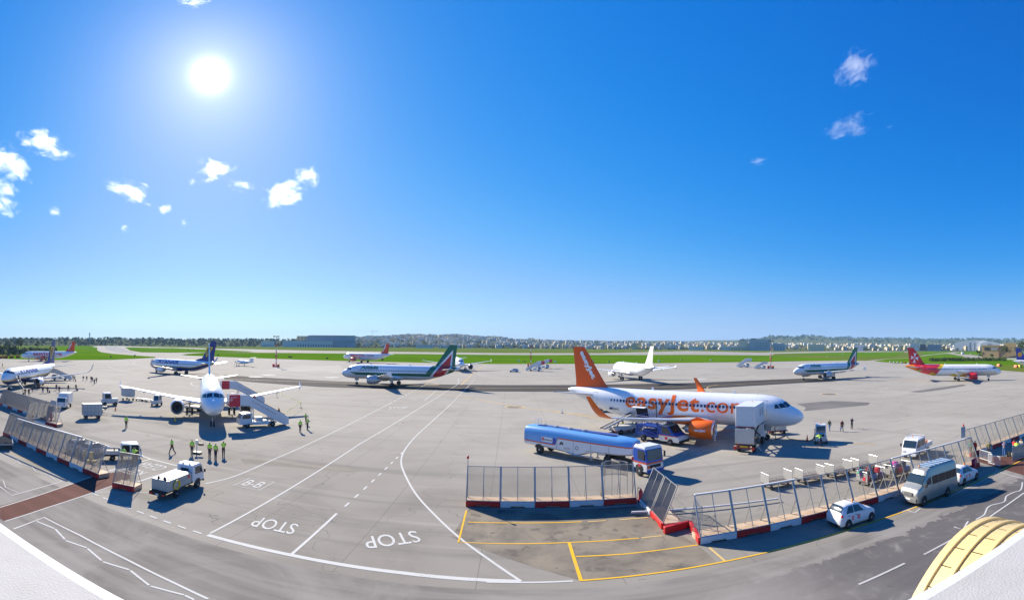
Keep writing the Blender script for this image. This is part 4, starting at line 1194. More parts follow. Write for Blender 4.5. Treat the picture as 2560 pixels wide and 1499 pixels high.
def suitcase(label, px, py, col, h=.55, wd=.38, dp=.24, rot=0., handle=True, z=0., pos=None):
    p = pos if pos is not None else G(px, py, z); t = thing('suitcase', label, 'suitcase', p, radians(rot))
    mb = MB(); mb.box(-dp / 2, dp / 2, -wd / 2, wd / 2, .05, h); o = obj('case', mb, mat('case_%d' % int(col[0] * 999 + col[1] * 99 + col[2] * 9), col, .6), t); b = o.modifiers.new('b', 'BEVEL'); b.width = .03; b.segments = 2
    if handle:
        mb = MB(); mb.path([(-dp / 2 + .03, -.1, h), (-dp / 2 - .12, -.1, h + .38), (-dp / 2 - .12, .1, h + .38), (-dp / 2 + .03, .1, h)], .012); obj('handle', mb, DARK, t)
    for sy in (-1, 1):
        wheel(t, (-dp / 2 + .04, sy * wd * .38, .04), .04, .03, n=8, rim=False)
    return t


suitcase('small black case beside the passenger nearest the fence corner', 58.5, 987, (.012, .012, .015)); suitcase('grey wheeled case towed by a passenger in mid-line', 123.5, 982, (.06, .06, .08))
suitcase('blue wheeled case at the end of the passenger line', 193.5, 977, (.03, .05, .14)); suitcase('red wheeled case by the rear stairs passengers', 188.8, 953.5, (.4, .02, .03))
suitcase('purple suitcase towed by the traveller in the green parka', 2460, 1139, (.2, .12, .22)); suitcase('black suitcase in the line of travellers at the right', 2522, 1141, (.02, .02, .025), .6, .45, .28)
mb = MB(); p = G(2104, 1078.8); mb.loft([[(p.x - .35 + .14 * k * cos(a), p.y - .1 + .06 * k * sin(a), z) for a in [2 * pi * i / 10 for i in range(10)]] for z, k in ((.38, .9), (.5, 1.1), (.7, .95), (.78, .5))]); tag(obj('bag', mb, cloth((.8, .8, .8))), 'white bag carried by the walker in maroon', 'bag')
# ================================================================ vehicles and ground equipment
def fit(la, lb, pa, pb, lo=.8, hi=1.2):
    """pose that brings two local ground points onto two photographed ground points"""
    A = G(*pa); B = G(*pb); la = Vector(la); lb = Vector(lb)
    d = B - A; l = lb - la; rot = atan2(d.y, d.x) - atan2(l.y, l.x); sc = max(lo, min(hi, d.length / l.length))
    mid = (A + B) / 2; lm = (la + lb) / 2
    return (mid.x - sc * (lm.x * cos(rot) - lm.y * sin(rot)), mid.y - sc * (lm.x * sin(rot) + lm.y * cos(rot))), rot, sc


VW = mat('vehicle_white', (.68, .69, .7), .3, 0, .03, 1, .5); VWD = mat('worn_vehicle_white', (.62, .6, .56), .55, 0, .12, 2)
BLUE = mat('tanker_blue', (.035, .2, .62), .35, 0, .08, 1); BLUE2 = mat('frame_blue', (.01, .06, .33), .45, 0, .12); ORST = mat('orange_stripe', (.72, .12, .03), .45, 0, .05)
AMB = mat('amber_beacon', (.9, .3, .01), .3); REDL = mat('red_lamp', (.6, .02, .015), .25); LAMP = mat('clear_lamp', (.7, .72, .74), .15, .2); REDS = mat('red_sign', (.68, .02, .04), .45, 0, .04)
ALU = mat('aluminium', (.5, .51, .52), .4, .6, .08); GREYP = mat('grey_panel', (.33, .33, .33), .5, .1, .08); BLK = mat('black_plastic', (.02, .02, .022), .6); SILV = mat('silver_champagne', (.42, .42, .38), .3, .55, .04)
PLATE = mat('number_plate', (.7, .71, .7), .5); YELV = mat('equipment_yellow', (.75, .52, .02), .45); RUST = mat('red_frame', (.3, .05, .04), .6, 0, .3)


def quad(mb, pts, off=0., mi=0):
    p = [Vector(q) for q in pts]; n = (p[1] - p[0]).cross(p[2] - p[0]).normalized(); mb.add([q + n * off for q in p], [tuple(range(len(p)))], mi); return mb


def bev(o, w_=.03, seg=2):
    b = o.modifiers.new('bevel', 'BEVEL'); b.width = w_; b.segments = seg; b.limit_method = 'ANGLE'; b.angle_limit = radians(35); return o


def beacon(parent, x, y, z, m=None):
    mb = MB(); mb.lathe([(0, .07), (.04, .07), (.05, .055), (.15, .05), (.17, .01)], 'z', 10, (x, y, z)); return obj('beacon', mb, m or AMB, parent)


class Body:
    """smooth car shell from stations (x, z_bottom, halfwidth, z_shoulder, half_roof, z_roof)"""
    def __init__(s, st): s.st = st

    def at(s, x):
        st = s.st
        for i in range(len(st) - 1):
            a, b = st[i], st[i + 1]
            if min(a[0], b[0]) - 1e-6 <= x <= max(a[0], b[0]) + 1e-6:
                t = (x - a[0]) / (b[0] - a[0]); t = t * t * (3 - 2 * t) * .35 + t * .65
                return [a[c] + (b[c] - a[c]) * t for c in range(6)]
        return st[-1] if abs(x - st[-1][0]) < abs(x - st[0][0]) else st[0]

    def shell(s, n=34):
        x0, x1 = s.st[0][0], s.st[-1][0]; rings = []; xs = sorted(set([x0 + (x1 - x0) * i / n for i in range(n + 1)] + [a[0] for a in s.st]), reverse=x1 < x0)
        for x in xs:
            _, zb, w_, zs, wr, zr = s.at(x)
            h = [(0, zb), (w_ * .88, zb), (w_ * .98, zb + .12 * (zs - zb)), (w_, zb + .5 * (zs - zb)), (w_ * .985, zb + .85 * (zs - zb)), (w_ * .95, zs), (wr + (w_ * .95 - wr) * .12, zs + (zr - zs) * .86), (wr * .9, zr - .005), (wr * .5, zr + .02), (0, zr + .03)]
            rings.append([(x, y, z) for y, z in h] + [(x, -y, z) for y, z in h[-2:0:-1]])
        mb = MB(); mb.loft(rings); return mb

    def pt(s, x, t, sd, off=0.):
        _, zb, w_, zs, wr, zr = s.at(x); y0, y1 = w_ * .95, wr + (w_ * .95 - wr) * .12
        return Vector((x, sd * (y0 + (y1 - y0) * t / .86 + off), zs + (zr - zs) * t + off * .4))

    def low(s, x, t, sd, off=0.):
        _, zb, w_, zs, wr, zr = s.at(x); return Vector((x, sd * (w_ * (.985 if t > .5 else .99) + off), zb + (zs - zb) * t))

    def side(s, name, pts, parent, m, off=.012, low=False):
        out = []
        for sd in (1, -1):
            mb = MB(); f = s.low if low else s.pt
            # densify along the outline
            P_ = []
            for i in range(len(pts)):
                a, b = pts[i], pts[(i + 1) % len(pts)]
                for k in range(3): P_.append(f(a[0] + (b[0] - a[0]) * k / 3, a[1] + (b[1] - a[1]) * k / 3, sd, off))
            c = sum(P_, Vector()) / len(P_); mb.add([c] + P_, [(0, i + 1, (i + 1) % len(P_) + 1) for i in range(len(P_))]); out.append(obj(name, mb, m, parent, smooth=60))
        return out

    def screen(s, name, xa, xb, parent, m, ya=.86, yb=.8, off=.016, dz=.02, n=4):
        """glass lying on the sloping front or back between x=xa (low) and x=xb (high)"""
        vs = []
        for i in range(n + 1):
            x = xa + (xb - xa) * i / n; _, zb, w_, zs, wr, zr = s.at(x); k = ya + (yb - ya) * i / n
            for j in range(5):
                v = -1 + j / 2; vs.append(Vector((x, v * wr * k * 1.03, zr + .03 - .02 * v * v + off)))
        nx = 1 if xa > xb else -1
        mb = MB(); mb.add([v + Vector((nx * off, 0, 0)) for v in vs], [(i * 5 + j, i * 5 + j + 1, i * 5 + j + 6, i * 5 + j + 5) for i in range(n) for j in range(4)]); return obj(name, mb, m, parent, smooth=60)


def hatchback(name, label, pos, rot, sc, bead=True, simple=False, group=None):
    t = thing(name, label, 'car', (pos[0], pos[1], 0), rot, group, sc); t.scale = (sc, 1., 1.1)
    B = Body([(-.78, .32, .62, .6, .55, .64), (-.7, .22, .8, .78, .7, .86), (-.62, .2, .85, .9, .66, 1.05), (-.28, .2, .86, .93, .58, 1.38), (.1, .19, .865, .93, .57, 1.44), (.9, .19, .865, .92, .57, 1.46), (1.35, .19, .86, .9, .57, 1.42), (1.75, .19, .865, .9, .62, 1.22), (2.2, .19, .865, .9, .68, .985), (2.6, .2, .85, .84, .7, .92), (2.95, .22, .8, .74, .64, .8), (3.12, .28, .66, .6, .5, .64), (3.17, .34, .5, .52, .36, .54)])
    obj('body', B.shell(), VW, t, smooth=50)
    B.side('side_window', [(-.18, .12), (.62, .1), (.62, .84), (.18, .84)], t, GLASS, .014); B.side('side_window', [(.7, .1), (1.72, .12), (1.3, .82), (.7, .86)], t, GLASS, .014)
    B.screen('windscreen', 2.15, 1.42, t, GLASS); B.screen('rear_window', -.6, -.26, t, GLASS, .9, .86, .03)
    for sd in (1, -1):
        for x in (0, 2.54):
            mb = MB(); mb.add([(x + .36 * cos(a), sd * .869, .3 + .36 * max(sin(a), -.3)) for a in [2 * pi * i / 20 for i in range(20)]], [tuple(range(20))]); obj('wheel_arch', mb, BLK, t, smooth=0, fix=False)
            wheel(t, (x, sd * .785, .31), .31, .2, n=18)
        mb = MB(); mb.blob((-.6, sd * .745, .88), (.12, .12, .1), 8, 5); obj('tail_lamp', mb, REDL, t)
        mb = MB(); mb.blob((2.95, sd * .62, .68), (.17, .14, .09), 8, 5); obj('headlight', mb, LAMP, t)
        mb = MB(); mb.blob((1.72, sd * .96, .98), (.08, .1, .07), 8, 4); obj('mirror', mb, VW, t)
        for x, w_ in ((1.1, .3), (.45, .22)):
            mb = MB(); p = [B.low(x - w_ / 2 + w_ * u, .45 + .36 * v, sd, .012) for u, v in ((0, 0), (1, 0), (1, 1), (0, 1))]; quad(mb, p); d = obj('door_decal', mb, REDS, t, smooth=0, fix=False)
            mb = MB()
            for u0, u1, v in ((.2, .5, .62), (.58, .85, .62), (.2, .85, .3)): quad(mb, [B.low(x - w_ / 2 + w_ * u, .45 + .36 * vv, sd, .018) for u, vv in ((u0, v), (u1, v), (u1, v + .12), (u0, v + .12))])
            obj('decal_mark', mb, WHT, d, smooth=0, fix=False)
        mb = MB(); mb.add([B.low(x, q, sd, .008) for x, q in ((.665, .1), (.68, .1), (.68, .98), (.665, .98))], [(0, 1, 2, 3)]); obj('door_seam', mb, LINE, t, smooth=0, fix=False)
        for hx in (.75, 0.): mb = MB(); mb.add([B.low(x, q, sd, .03) for x, q in ((hx, .84), (hx + .17, .84), (hx + .17, .9), (hx, .9))], [(0, 1, 2, 3)]); obj('door_handle', mb, LINE, t, smooth=0, fix=False)
    mb = MB(); quad(mb, [(-.765, .24, .6), (-.765, -.24, .6), (-.745, -.24, .72), (-.745, .24, .72)], .03); obj('number_plate', mb, PLATE, t, smooth=0)
    mb = MB(); mb.box(-.8, -.7, -.66, .66, .24, .36); bev(obj('bumper', mb, BLK, t), .03)
    mb = MB(); mb.tube((.95, -.58, 1.5), (.95, .58, 1.5), .018); ba = obj('roof_bar', mb, BLK, t)
    if bead: beacon(t, .95, -.3, 1.5)
    return t


p_, r_, s_ = fit((0, -.785), (2.54, -.785), (2117.5, 1320.5), (2174.4, 1301.5)); hb = hatchback('parked_car', 'white hatchback with red door decals, unobstructed, parked ahead of the silver minibus', p_, r_, s_, group='white hatchbacks with amber beacons')
p_, r_, s_ = fit((0, -.785), (2.54, -.785), (2407.3, 1212.5), (2437.8, 1198.5)); dup(hb, (p_[0], p_[1], 0), r_, 'white hatchback with red door decals, partly hidden behind the silver minibus', scale=(s_, 1., 1.1))
p_, r_, s_ = fit((0, -.785), (2.54, -.785), (193, 1133), (238, 1127)); dup(hb, (p_[0], p_[1], 0), r_, 'white hatchback behind the left fence, farther from the double-cab pickup', scale=.95)
p_, r_, s_ = fit((0, -.785), (2.54, -.785), (232, 1143), (277, 1133)); dup(hb, (p_[0], p_[1], 0), r_, 'white hatchback behind the left fence, right beside the double-cab pickup', scale=.95)
q = G(1292, 930); dup(hb, (q.x, q.y, 0), radians(178), 'tiny white car on the far apron left of the parked stair trucks', scale=1.1)

# ---- silver minibus
p_, r_, s_ = fit((0, -.8), (3.75, -.8), (2303, 1262.5), (2362, 1239.5)); p = p_
t = thing('minibus', 'silver high-roof minibus with amber beacon parked by the right fence', 'minibus', (p[0], p[1], 0), r_, None, s_); t.scale = (s_, 1., 1.1)
B = Body([(-.95, .42, .7, .75, .6, .82), (-.9, .3, .92, .98, .8, 1.05), (-.72, .28, .98, 1.15, .84, 1.24), (-.35, .27, 1.0, 1.22, .86, 1.42), (-.2, .27, 1.0, 1.24, .86, 1.5), (.45, .26, 1.0, 1.3, .8, 2.05), (.75, .26, 1.0, 1.32, .76, 2.38), (1.15, .26, 1.0, 1.34, .76, 2.52), (2, .26, 1.0, 1.34, .78, 2.56), (5.3, .3, 1.0, 1.34, .78, 2.54), (5.48, .34, .97, 1.3, .74, 2.44)])
obj('body', B.shell(40), SILV, t, smooth=45)
B.screen('windscreen', -.15, .46, t, GLASS, .95, 1.0, .02)
B.side('side_window', [(.15, .12), (1.15, .08), (1.15, .52), (.55, .5)], t, GLASS, .016)
for a, b in ((1.32, 2.3), (2.36, 3.4), (3.46, 4.45), (4.51, 5.3)): B.side('side_window', [(a, .02), (b, .02), (b, .5), (a, .5)], t, glass('bus_glass', (.03, .03, .03)), .016)
mb = MB(); mb.box(1.3, 5.2, -.62, .62, 2.555, 2.6); rp = obj('roof_panel', mb, mat('roof_blue_grey', (.12, .22, .36), .35, .3), t)
for x in (1.6, 2.2, 2.9, 3.5, 4.2, 4.8): mb = MB(); mb.box(x, x + .06, -.6, .6, 2.598, 2.625); obj('roof_rib', mb, ALU, rp)
mb = MB(); mb.box(-1.02, -.7, -.86, .86, .3, .66); bev(obj('bumper', mb, mat('bumper_grey', (.16, .16, .16), .6), t), .06)
mb = MB(); mb.box(-1.0, -.86, -.42, .42, .78, 1.0); g_ = obj('grille', mb, BLK, t)
for z in (.81, .88, .95): mb = MB(); mb.box(-1.02, -1.0, -.42, .42, z, z + .03); obj('grille_bar', mb, ALU, g_)
mb = MB(); mb.box(-1.035, -1.018, -.24, .24, .5, .61); obj('number_plate', mb, PLATE, t)
for y in (.2, -.2): mb = MB(); mb.box(-.72, -.55, y - .14, y + .14, 1.24, 1.27); obj('bonnet_vent', mb, BLK, t)
for sd in (1, -1):
    mb = MB(); mb.blob((-.82, sd * .7, .93), (.18, .16, .17), 8, 5); obj('headlight', mb, LAMP, t)
    mb = MB(); mb.box(-.0, .12, sd * 1.02, sd * 1.24, 1.35, 1.62); bev(obj('mirror', mb, BLK, t), .03)
    for x in (0, 3.75):
        mb = MB(); mb.add([(x + .42 * cos(a), sd * 1.004, .36 + .42 * max(sin(a), -.25)) for a in [2 * pi * i / 20 for i in range(20)]], [tuple(range(20))]); obj('wheel_arch', mb, BLK, t, smooth=0, fix=False)
        wheel(t, (x, sd * .9, .35), .35, .24, n=18)
    for x in (1.22, 2.33): mb = MB(); mb.box(x, x + .015, sd * 1.003 - .004, sd * 1.003 + .004, .4, 1.3); obj('door_line', mb, LINE, t)
beacon(t, .95, .25, 2.5)


def wedge_cab(parent, prof, hw, m, wind, sidew, glass_m=None, roof_m=None, name='cab', inset=.0, rear=None, bevel=.05):
    """lorry cab: a side profile given width; wind = profile edge carrying the windscreen; sidew = side window outline"""
    gm = glass_m or GLASS; mb = MB(); mb.prism(prof, -hw, hw, 'y'); c = bev(obj(name, mb, m, parent), bevel, 3)
    if wind:
        (xa, za), (xb, zb) = wind; n = Vector((zb - za, 0, xa - xb)).normalized()
        if n.x * (1 if xa > 0 or True else 1) < 0 and wind[0][0] >= wind[1][0]: n = -n
        n = n * (1 if n.dot(Vector((sum(q[0] for q in prof) / len(prof) - xa, 0, 0))) < 0 else -1)
        vs = [Vector((xa, -hw * .88, za)), Vector((xa, hw * .88, za)), Vector((xb, hw * .84, zb)), Vector((xb, -hw * .84, zb))]; mb = MB(); mb.add([v + n * .014 for v in vs], [(0, 1, 2, 3)]); obj('windscreen', mb, gm, c, smooth=0)
    for w_ in sidew:
        for sd in (1, -1): mb = MB(); mb.add([(x, sd * (hw + .012), z) for x, z in w_], [tuple(range(len(w_)))]); obj('side_window', mb, gm, c, smooth=0)
    if rear:
        x, y, z0, z1 = rear; mb = MB(); mb.add([(x, -y, z0), (x, y, z0), (x, y, z1), (x, -y, z1)], [(0, 1, 2, 3)]); obj('rear_window', mb, gm, c, smooth=0)
    return c


# ---- water service truck (local: rear axle 0, front axle 2.6)
p_, r_, s_ = fit((0, -.85), (2.6, -.85), (447.7, 1244.5), (499.6, 1220.5), .9, 1.35)
t = thing('service_truck', 'small white-cab lorry with grey water tank and coiled yellow hose beside the painted box', 'truck', (p_[0], p_[1], 0), r_, None, s_); t.scale = (s_, 1.0, .98); print('truck scale', s_)
mb = MB(); mb.box(-1.2, 3.2, -.35, .35, .45, .62); mb.box(-1.25, 2.0, -.82, .82, .66, .74); obj('chassis', mb, BLK, t)
mb = MB(); mb.box(-1.02, 1.75, -.84, .84, .74, 1.62); tk = bev(obj('tank_body', mb, mat('grey_beige_body', (.42, .4, .36), .5, 0, .06), t), .04)
mb = MB(); mb.box(-.75, 1.7, -.68, .68, 1.625, 1.68); obj('tank_lid', mb, mat('lid_blue_grey', (.36, .42, .48), .3, .3), tk)
mb = MB()
for k in range(3): mb.path([(-.1 + (.3 + .03 * k) * cos(a), -.87 - .03 * k, 1.12 + (.3 + .03 * k) * sin(a)) for a in [2 * pi * i / 20 for i in range(20)]], .035, 6, closed=True)
obj('hose', mb, YELV, tk)
mb = MB(); mb.path([(-.9, -.5, 1.62), (-.9, -.5, 1.8), (-.7, -.2, 1.85), (-.85, .3, 1.8), (-.85, .3, 1.62)], .05); mb.blob((-.8, -.3, 1.74), .12); mb.blob((-.75, .35, 1.74), .1); obj('pump_fittings', mb, DARK, tk)
mb = MB(); mb.box(1.25, 1.55, -.852, -.842, 1.25, 1.5); obj('sign_plate', mb, REDS, tk); sign_text('WATER', .62, .11, (.45, -.845, 1.2), (1, 0, 0), (0, 0, 1), tk, mat('faint_blue_lettering', (.3, .32, .42), .6), .004)
cb_ = wedge_cab(t, [(1.9, .75), (1.95, 2.05), (2.2, 2.18), (2.9, 2.16), (3.1, 2.05), (3.42, 1.25), (3.45, .6), (2.95, .6), (2.3, .6)], .82, VW, ((3.42, 1.3), (3.12, 2.0)), [[(2.25, 1.32), (3.25, 1.3), (3.03, 1.93), (2.25, 1.95)]], rear=(1.9, .4, 1.45, 1.85))
for y in (.35, -.35): beacon(t, 2.15, y, 2.16)
mb = MB(); mb.box(3.4, 3.52, -.8, .8, .42, .62); bev(obj('bumper', mb, BLK, t)); mb = MB(); mb.box(-1.32, -1.24, -.82, .82, .42, .66); rb = obj('rear_bar', mb, BLK, t)
for y in (.62, -.62): mb = MB(); mb.box(-1.345, -1.32, y - .13, y + .13, .48, .6); obj('tail_lamp', mb, REDL, rb)
mb = MB(); mb.box(-1.345, -1.32, -.16, .12, .46, .6); obj('number_plate', mb, PLATE, rb)
for sd in (1, -1):
    mb = MB(); mb.tube((3.2, sd * .84, 1.2), (3.3, sd * 1.0, 1.35), .015); mb.box(3.24, 3.3, sd * .95, sd * 1.1, 1.3, 1.6); obj('mirror', mb, BLK, t)
    mb = MB(); mb.add([(2.6 + .4 * cos(a), sd * .826, .55 + .36 * max(sin(a), -.1)) for a in [2 * pi * i / 20 for i in range(20)]], [tuple(range(20))]); obj('wheel_arch', mb, BLK, t, smooth=0)
for x in (0, 2.6):
    for sd in (1, -1): wheel(t, (x, sd * .74, .34), .34, .24, n=16)


def pickup(label, pos, rot, sc, open_doors=False, rack=False):
    """double-cab drop-side lorry: rear axle 0, front axle 2.9"""
    t = thing('pickup_truck', label, 'pickup truck', (pos[0], pos[1], 0), rot, None, sc)
    mb = MB(); mb.box(-1.0, 3.3, -.35, .35, .45, .64); obj('chassis', mb, BLK, t)
    wh = VWD if open_doors else VW
    wedge_cab(t, [(1.0, .7), (1.02, 1.98), (1.2, 2.08), (3.05, 2.06), (3.25, 1.95), (3.68, 1.2), (3.72, .5), (3.4, .5), (1.2, .6)], .85, VW, ((3.68, 1.24), (3.3, 1.93)), [[(2.35, 1.25), (3.48, 1.25), (3.2, 1.88), (2.35, 1.9)], [(1.2, 1.25), (2.22, 1.25), (2.22, 1.9), (1.2, 1.9)]], rear=(1.0, .55, 1.35, 1.85))
    mb = MB(); mb.box(-1.15, .95, -.88, .88, .78, .84); bd = obj('load_bed', mb, wh, t)
    for a in ((-1.15, .95, -.9, -.86), (-1.15, .95, .86, .9), (-1.17, -1.13, -.9, .9), (.93, .97, -.9, .9)): mb = MB(); mb.box(*a, .78, 1.25); obj('side_board', mb, wh, bd)
    mb = MB(); mb.box(3.66, 3.8, -.84, .84, .4, .62); bev(obj('bumper', mb, VW, t))
    for sd in (1, -1):
        mb = MB(); mb.box(3.7, 3.745, sd * .62 - .14, sd * .62 + .14, .72, .92); obj('headlight', mb, LAMP, t)
        mb = MB(); mb.box(3.5, 3.56, sd * .95, sd * 1.12, 1.3, 1.6); mb.tube((3.5, sd * .85, 1.2), (3.53, sd * 1.0, 1.35), .015); obj('mirror', mb, BLK, t)
        for x in (0, 2.9): wheel(t, (x, sd * .78, .36), .36, .25, n=16)
        mb = MB(); mb.add([(2.9 + .44 * cos(a), sd * .858, .6 + .36 * max(sin(a), -.15)) for a in [2 * pi * i / 20 for i in range(20)]], [tuple(range(20))]); obj('wheel_arch', mb, BLK, t, smooth=0)
    if open_doors:
        for x in (1.25, 2.4):
            mb = MB(); mb.add([(x, -.866, .7), (x + .95, -.866, .7), (x + .95, -.866, 1.92), (x, -.866, 1.92)], [(0, 1, 2, 3)]); obj('door_opening', mb, mat('cab_interior', (.03, .025, .03), .9), t, smooth=0)
            a = radians(-62); hx = x + .95; mb = MB(); mb.M = Matrix.Translation((hx, -.88, 0)) @ Matrix.Rotation(a, 4, 'Z') @ Matrix.Scale(-1, 4, (1, 0, 0)); mb.box(0, .9, -.03, .03, .65, 1.25); mb.box(0, .07, -.03, .03, 1.25, 1.9); mb.box(.83, .9, -.03, .03, 1.25, 1.9); mb.box(0, .9, -.03, .03, 1.86, 1.93); obj('door', mb, VW, t)
        mb = MB(); mb.box(-.8, .7, -.6, .6, .84, 1.12); obj('load', mb, BLK, t)
        mb = MB(); mb.lathe([(.84, .14), (1.55, .02)], 'z', 8, (.2, -.2, 0)); tag(obj('traffic_cone', mb, RUST), None)
        bpy.data.objects['traffic_cone'].parent = t; bpy.data.objects['traffic_cone'].name = 'load_cone'
        beacon(t, 1.15, -.7, 2.04, REDL)
    if rack:
        mb = MB(); mb.path([(1.1, -.8, 2.08), (1.1, -.8, 2.2), (3.0, -.8, 2.2), (3.0, .8, 2.2), (1.1, .8, 2.2), (1.1, -.8, 2.2)], .03); obj('roof_rack', mb, VW, t); beacon(t, 2.2, -.2, 2.08)
        mb = MB(); mb.box(-.6, .6, -.5, .5, .84, 1.35); mb.tube((.3, 0, 1.3), (.4, .1, 2.0), .06); obj('load', mb, ORST, t)
    return t


p_, r_, s_ = fit((0, -.9), (2.9, -.9), (282.5, 1152), (338, 1152), .85, 1.25); pickup('white double-cab pickup with open doors and two workers at it, behind a small fence', p_, r_, s_, open_doors=True)
p_, r_, s_ = fit((3.7, -.8), (3.7, .8), (2249, 1146), (2296, 1151), .9, 1.05); pickup('white double-cab pickup with roof rack and orange load behind the right-hand fence', p_, r_, s_, rack=True)

# ---- fuel tanker (local: rear axle 0, along to kingpin)
Aw = G(1350, 1134); Bw = G(1524, 1165); Cw = G(1609, 1192); rot = atan2((Bw - Aw).y, (Bw - Aw).x); dl = (Bw - Aw).length
off = Vector((-sin(rot), cos(rot), 0)) * 1.05; A0w = Aw + off
t = thing('fuel_tanker', 'long blue and white articulated fuel tanker with orange stripe', 'fuel tanker', (A0w.x, A0w.y, 0), rot); t.scale = (1, 1, 1.0)
g = NG('tank_paint'); zl = g.add(1.42, g.mul(g.ss(g.x, 2.2, 2.9), .78)); c = g.mix(g.noise(1, 3), (.66, .67, .68), (.74, .75, .76)); c = g.mix(g.gt(g.z, g.sub(zl, .13)), c, (.62, .09, .025)); c = g.mix(g.gt(g.z, zl), c, (.13, .36, .7))
c = g.mix(g.mul(g.gt(g.x, 1.9), g.mul(g.rng(g.sub(g.z, g.mul(g.x, .75)), -10, 10), g.mul(g.lt(g.x, 2.5), g.rng(g.z, 1.42, 2.1)))), c, (.012, .07, .4)); TANKP = g.out(c, .28); g.b.inputs['Coat Weight'].default_value = .3
L_ = dl + 2.6; st = [(-2.45, .95, .8, 2.75), (-2.35, .9, .97, 2.95), (-1.7, .88, 1.0, 3.0), (1.0, .86, 1.0, 3.06), (3.6, .72, 1.0, 3.05), (dl * .52, .5, 1.0, 3.03), (dl * .56, .5, 1., 3.03), (dl * .75, 1.05, 1.0, 3.0), (dl * .78, 1.12, 1.0, 3.0), (L_ - 1.6, 1.2, 1.0, 2.92), (L_ - .5, 1.28, .98, 2.84), (L_, 1.36, .86, 2.68)]; rings = []
for x, zb, k, zt in st:
    w_ = 1.24 * k; zm = 1.98; h = [(0, zb), (w_ * .82, zb), (w_, zb + .18), (w_, zm), (w_ * .99, zm + (zt - zm) * .3), (w_ * .9, zm + (zt - zm) * .66), (w_ * .7, zm + (zt - zm) * .94), (w_ * .4, zt), (0, zt)]
    rings.append([(x, y, z) for y, z in h] + [(x, -y, z) for y, z in h[-2:0:-1]])
mb = MB(); mb.loft(rings); tk = obj('tank', mb, TANKP, t, smooth=45)
for sy in (-.42, .42, -.95):
    mb = MB(); z = 3.12 if abs(sy) < .5 else 2.62; pts_ = [(-1.0, sy, z), (L_ - 2.4, sy, z - .05)]; mb.path(pts_, .03, 5)
    for k in range(7): x = -1.0 + (L_ - 1.5) * k / 7; mb.tube((x, sy, z), (x, sy * .96, z - .16), .02, None, 4)
    obj('hand_rail', mb, ALU if sy == .42 else BLUE2, tk)
mb = MB(); mb.box(-.9, L_ - 2.4, -.34, .34, 3.03, 3.075); wk = obj('walkway', mb, BLUE2, tk)
for k in range(6): x = -2.0 + k * 2.3; mb = MB(); mb.box(x, x + .03, -1.262, -1.25, 1.0 if k != 3 else .7, 2.0); obj('panel_joint', mb, LINE, tk)
mb = MB(); mb.path([(4.0, -1.3, .8), (5.2, -1.32, .62), (7.6, -1.3, .75)], .05); obj('side_pipe', mb, STEEL, tk)
for x in (3.6, 6.6, 8.2): mb = MB(); mb.box(x, x + .9, -1.27, -1.25, 1.05, 1.3); obj('side_locker', mb, ALU, tk)
for x in (-.2, 1.6, 3.6, 5.6): mb = MB(); mb.lathe([(3.07, .26), (3.2, .26), (3.22, .2)], 'z', 12, (x, 0, 0)); obj('manhole_lid', mb, ALU, tk)
mb = MB(); mb.path([(-1.3, .3, 2.9), (-1.3, .3, 3.75), (-.95, .3, 3.75), (-.95, .3, 3.0)], .025); mb.path([(-1.3, -.3, 2.9), (-1.3, -.3, 3.75), (-.95, -.3, 3.75), (-.95, -.3, 3.0)], .025); obj('ladder_rail', mb, VW, tk)
mb = MB(); mb.add([(.35, -1.256, 1.55), (2.0, -1.256, 1.55), (2.0, -1.24, 2.04), (.35, -1.24, 2.04)], [(0, 1, 2, 3)]); sg = obj('sign_panel', mb, WHT, tk, smooth=0, fix=False)
sign_text('enemed', 1.1, .24, (.8, -1.256, 1.68), (1, 0, 0), (0, .03, 1), sg, BLACKT, .012, .01)
mb = MB(); mb.box(.42, .74, -1.27, -1.262, 1.64, 1.95); mk = obj('logo_mark', mb, REDS, sg); sign_text('m', .22, .14, (.47, -1.272, 1.7), (1, 0, 0), (0, 0, 1), mk, WHT, .006, .01)
for xx in (2.95, 3.3):
    mb = MB(); mb.add([(xx, -1.256, 1.5), (xx + .28, -1.256, 1.5), (xx + .28 + .12, -1.256, 1.82), (xx + .25, -1.256, 1.82)] if xx < 3 else [(xx, -1.256, 1.5), (xx + .28, -1.256, 1.5), (xx + .12, -1.256, 1.82), (xx + .02, -1.256, 1.82)], [(0, 1, 2, 3)]); obj('logo_mark', mb, BLACKT, tk, smooth=0, fix=False)
mb = MB(); mb.add([(5.4 + .2 * cos(a), -1.256, 1.4 + .2 * sin(a)) for a in [2 * pi * i / 16 for i in range(16)]], [tuple(range(16))]); mb.add([(5.4 + .13 * cos(a), -1.262, 1.4 + .13 * sin(a)) for a in [2 * pi * i / 16 for i in range(16)]], [tuple(range(16))], 1); obj('inlet_cap', mb, [BLK, WHT], tk, smooth=0)
for sd in (1, -1):
    wheel(t, (0, sd * 1.03, .52), .52, .36, n=20); mb = MB(); mb.add([(.62 * cos(a), sd * 1.246, .75 + .42 * max(sin(a), -.1)) for a in [2 * pi * i / 20 for i in range(20)]], [tuple(range(20))]); obj('wheel_arch', mb, BLK, t, smooth=0)
    mb = MB(); mb.tube((dl - 2.6, sd * .7, 1.1), (dl - 2.6, sd * .7, .25), .07); mb.box(dl - 2.8, dl - 2.4, sd * .7 - .12, sd * .7 + .12, .2, .25); obj('landing_leg', mb, STRUT, t)
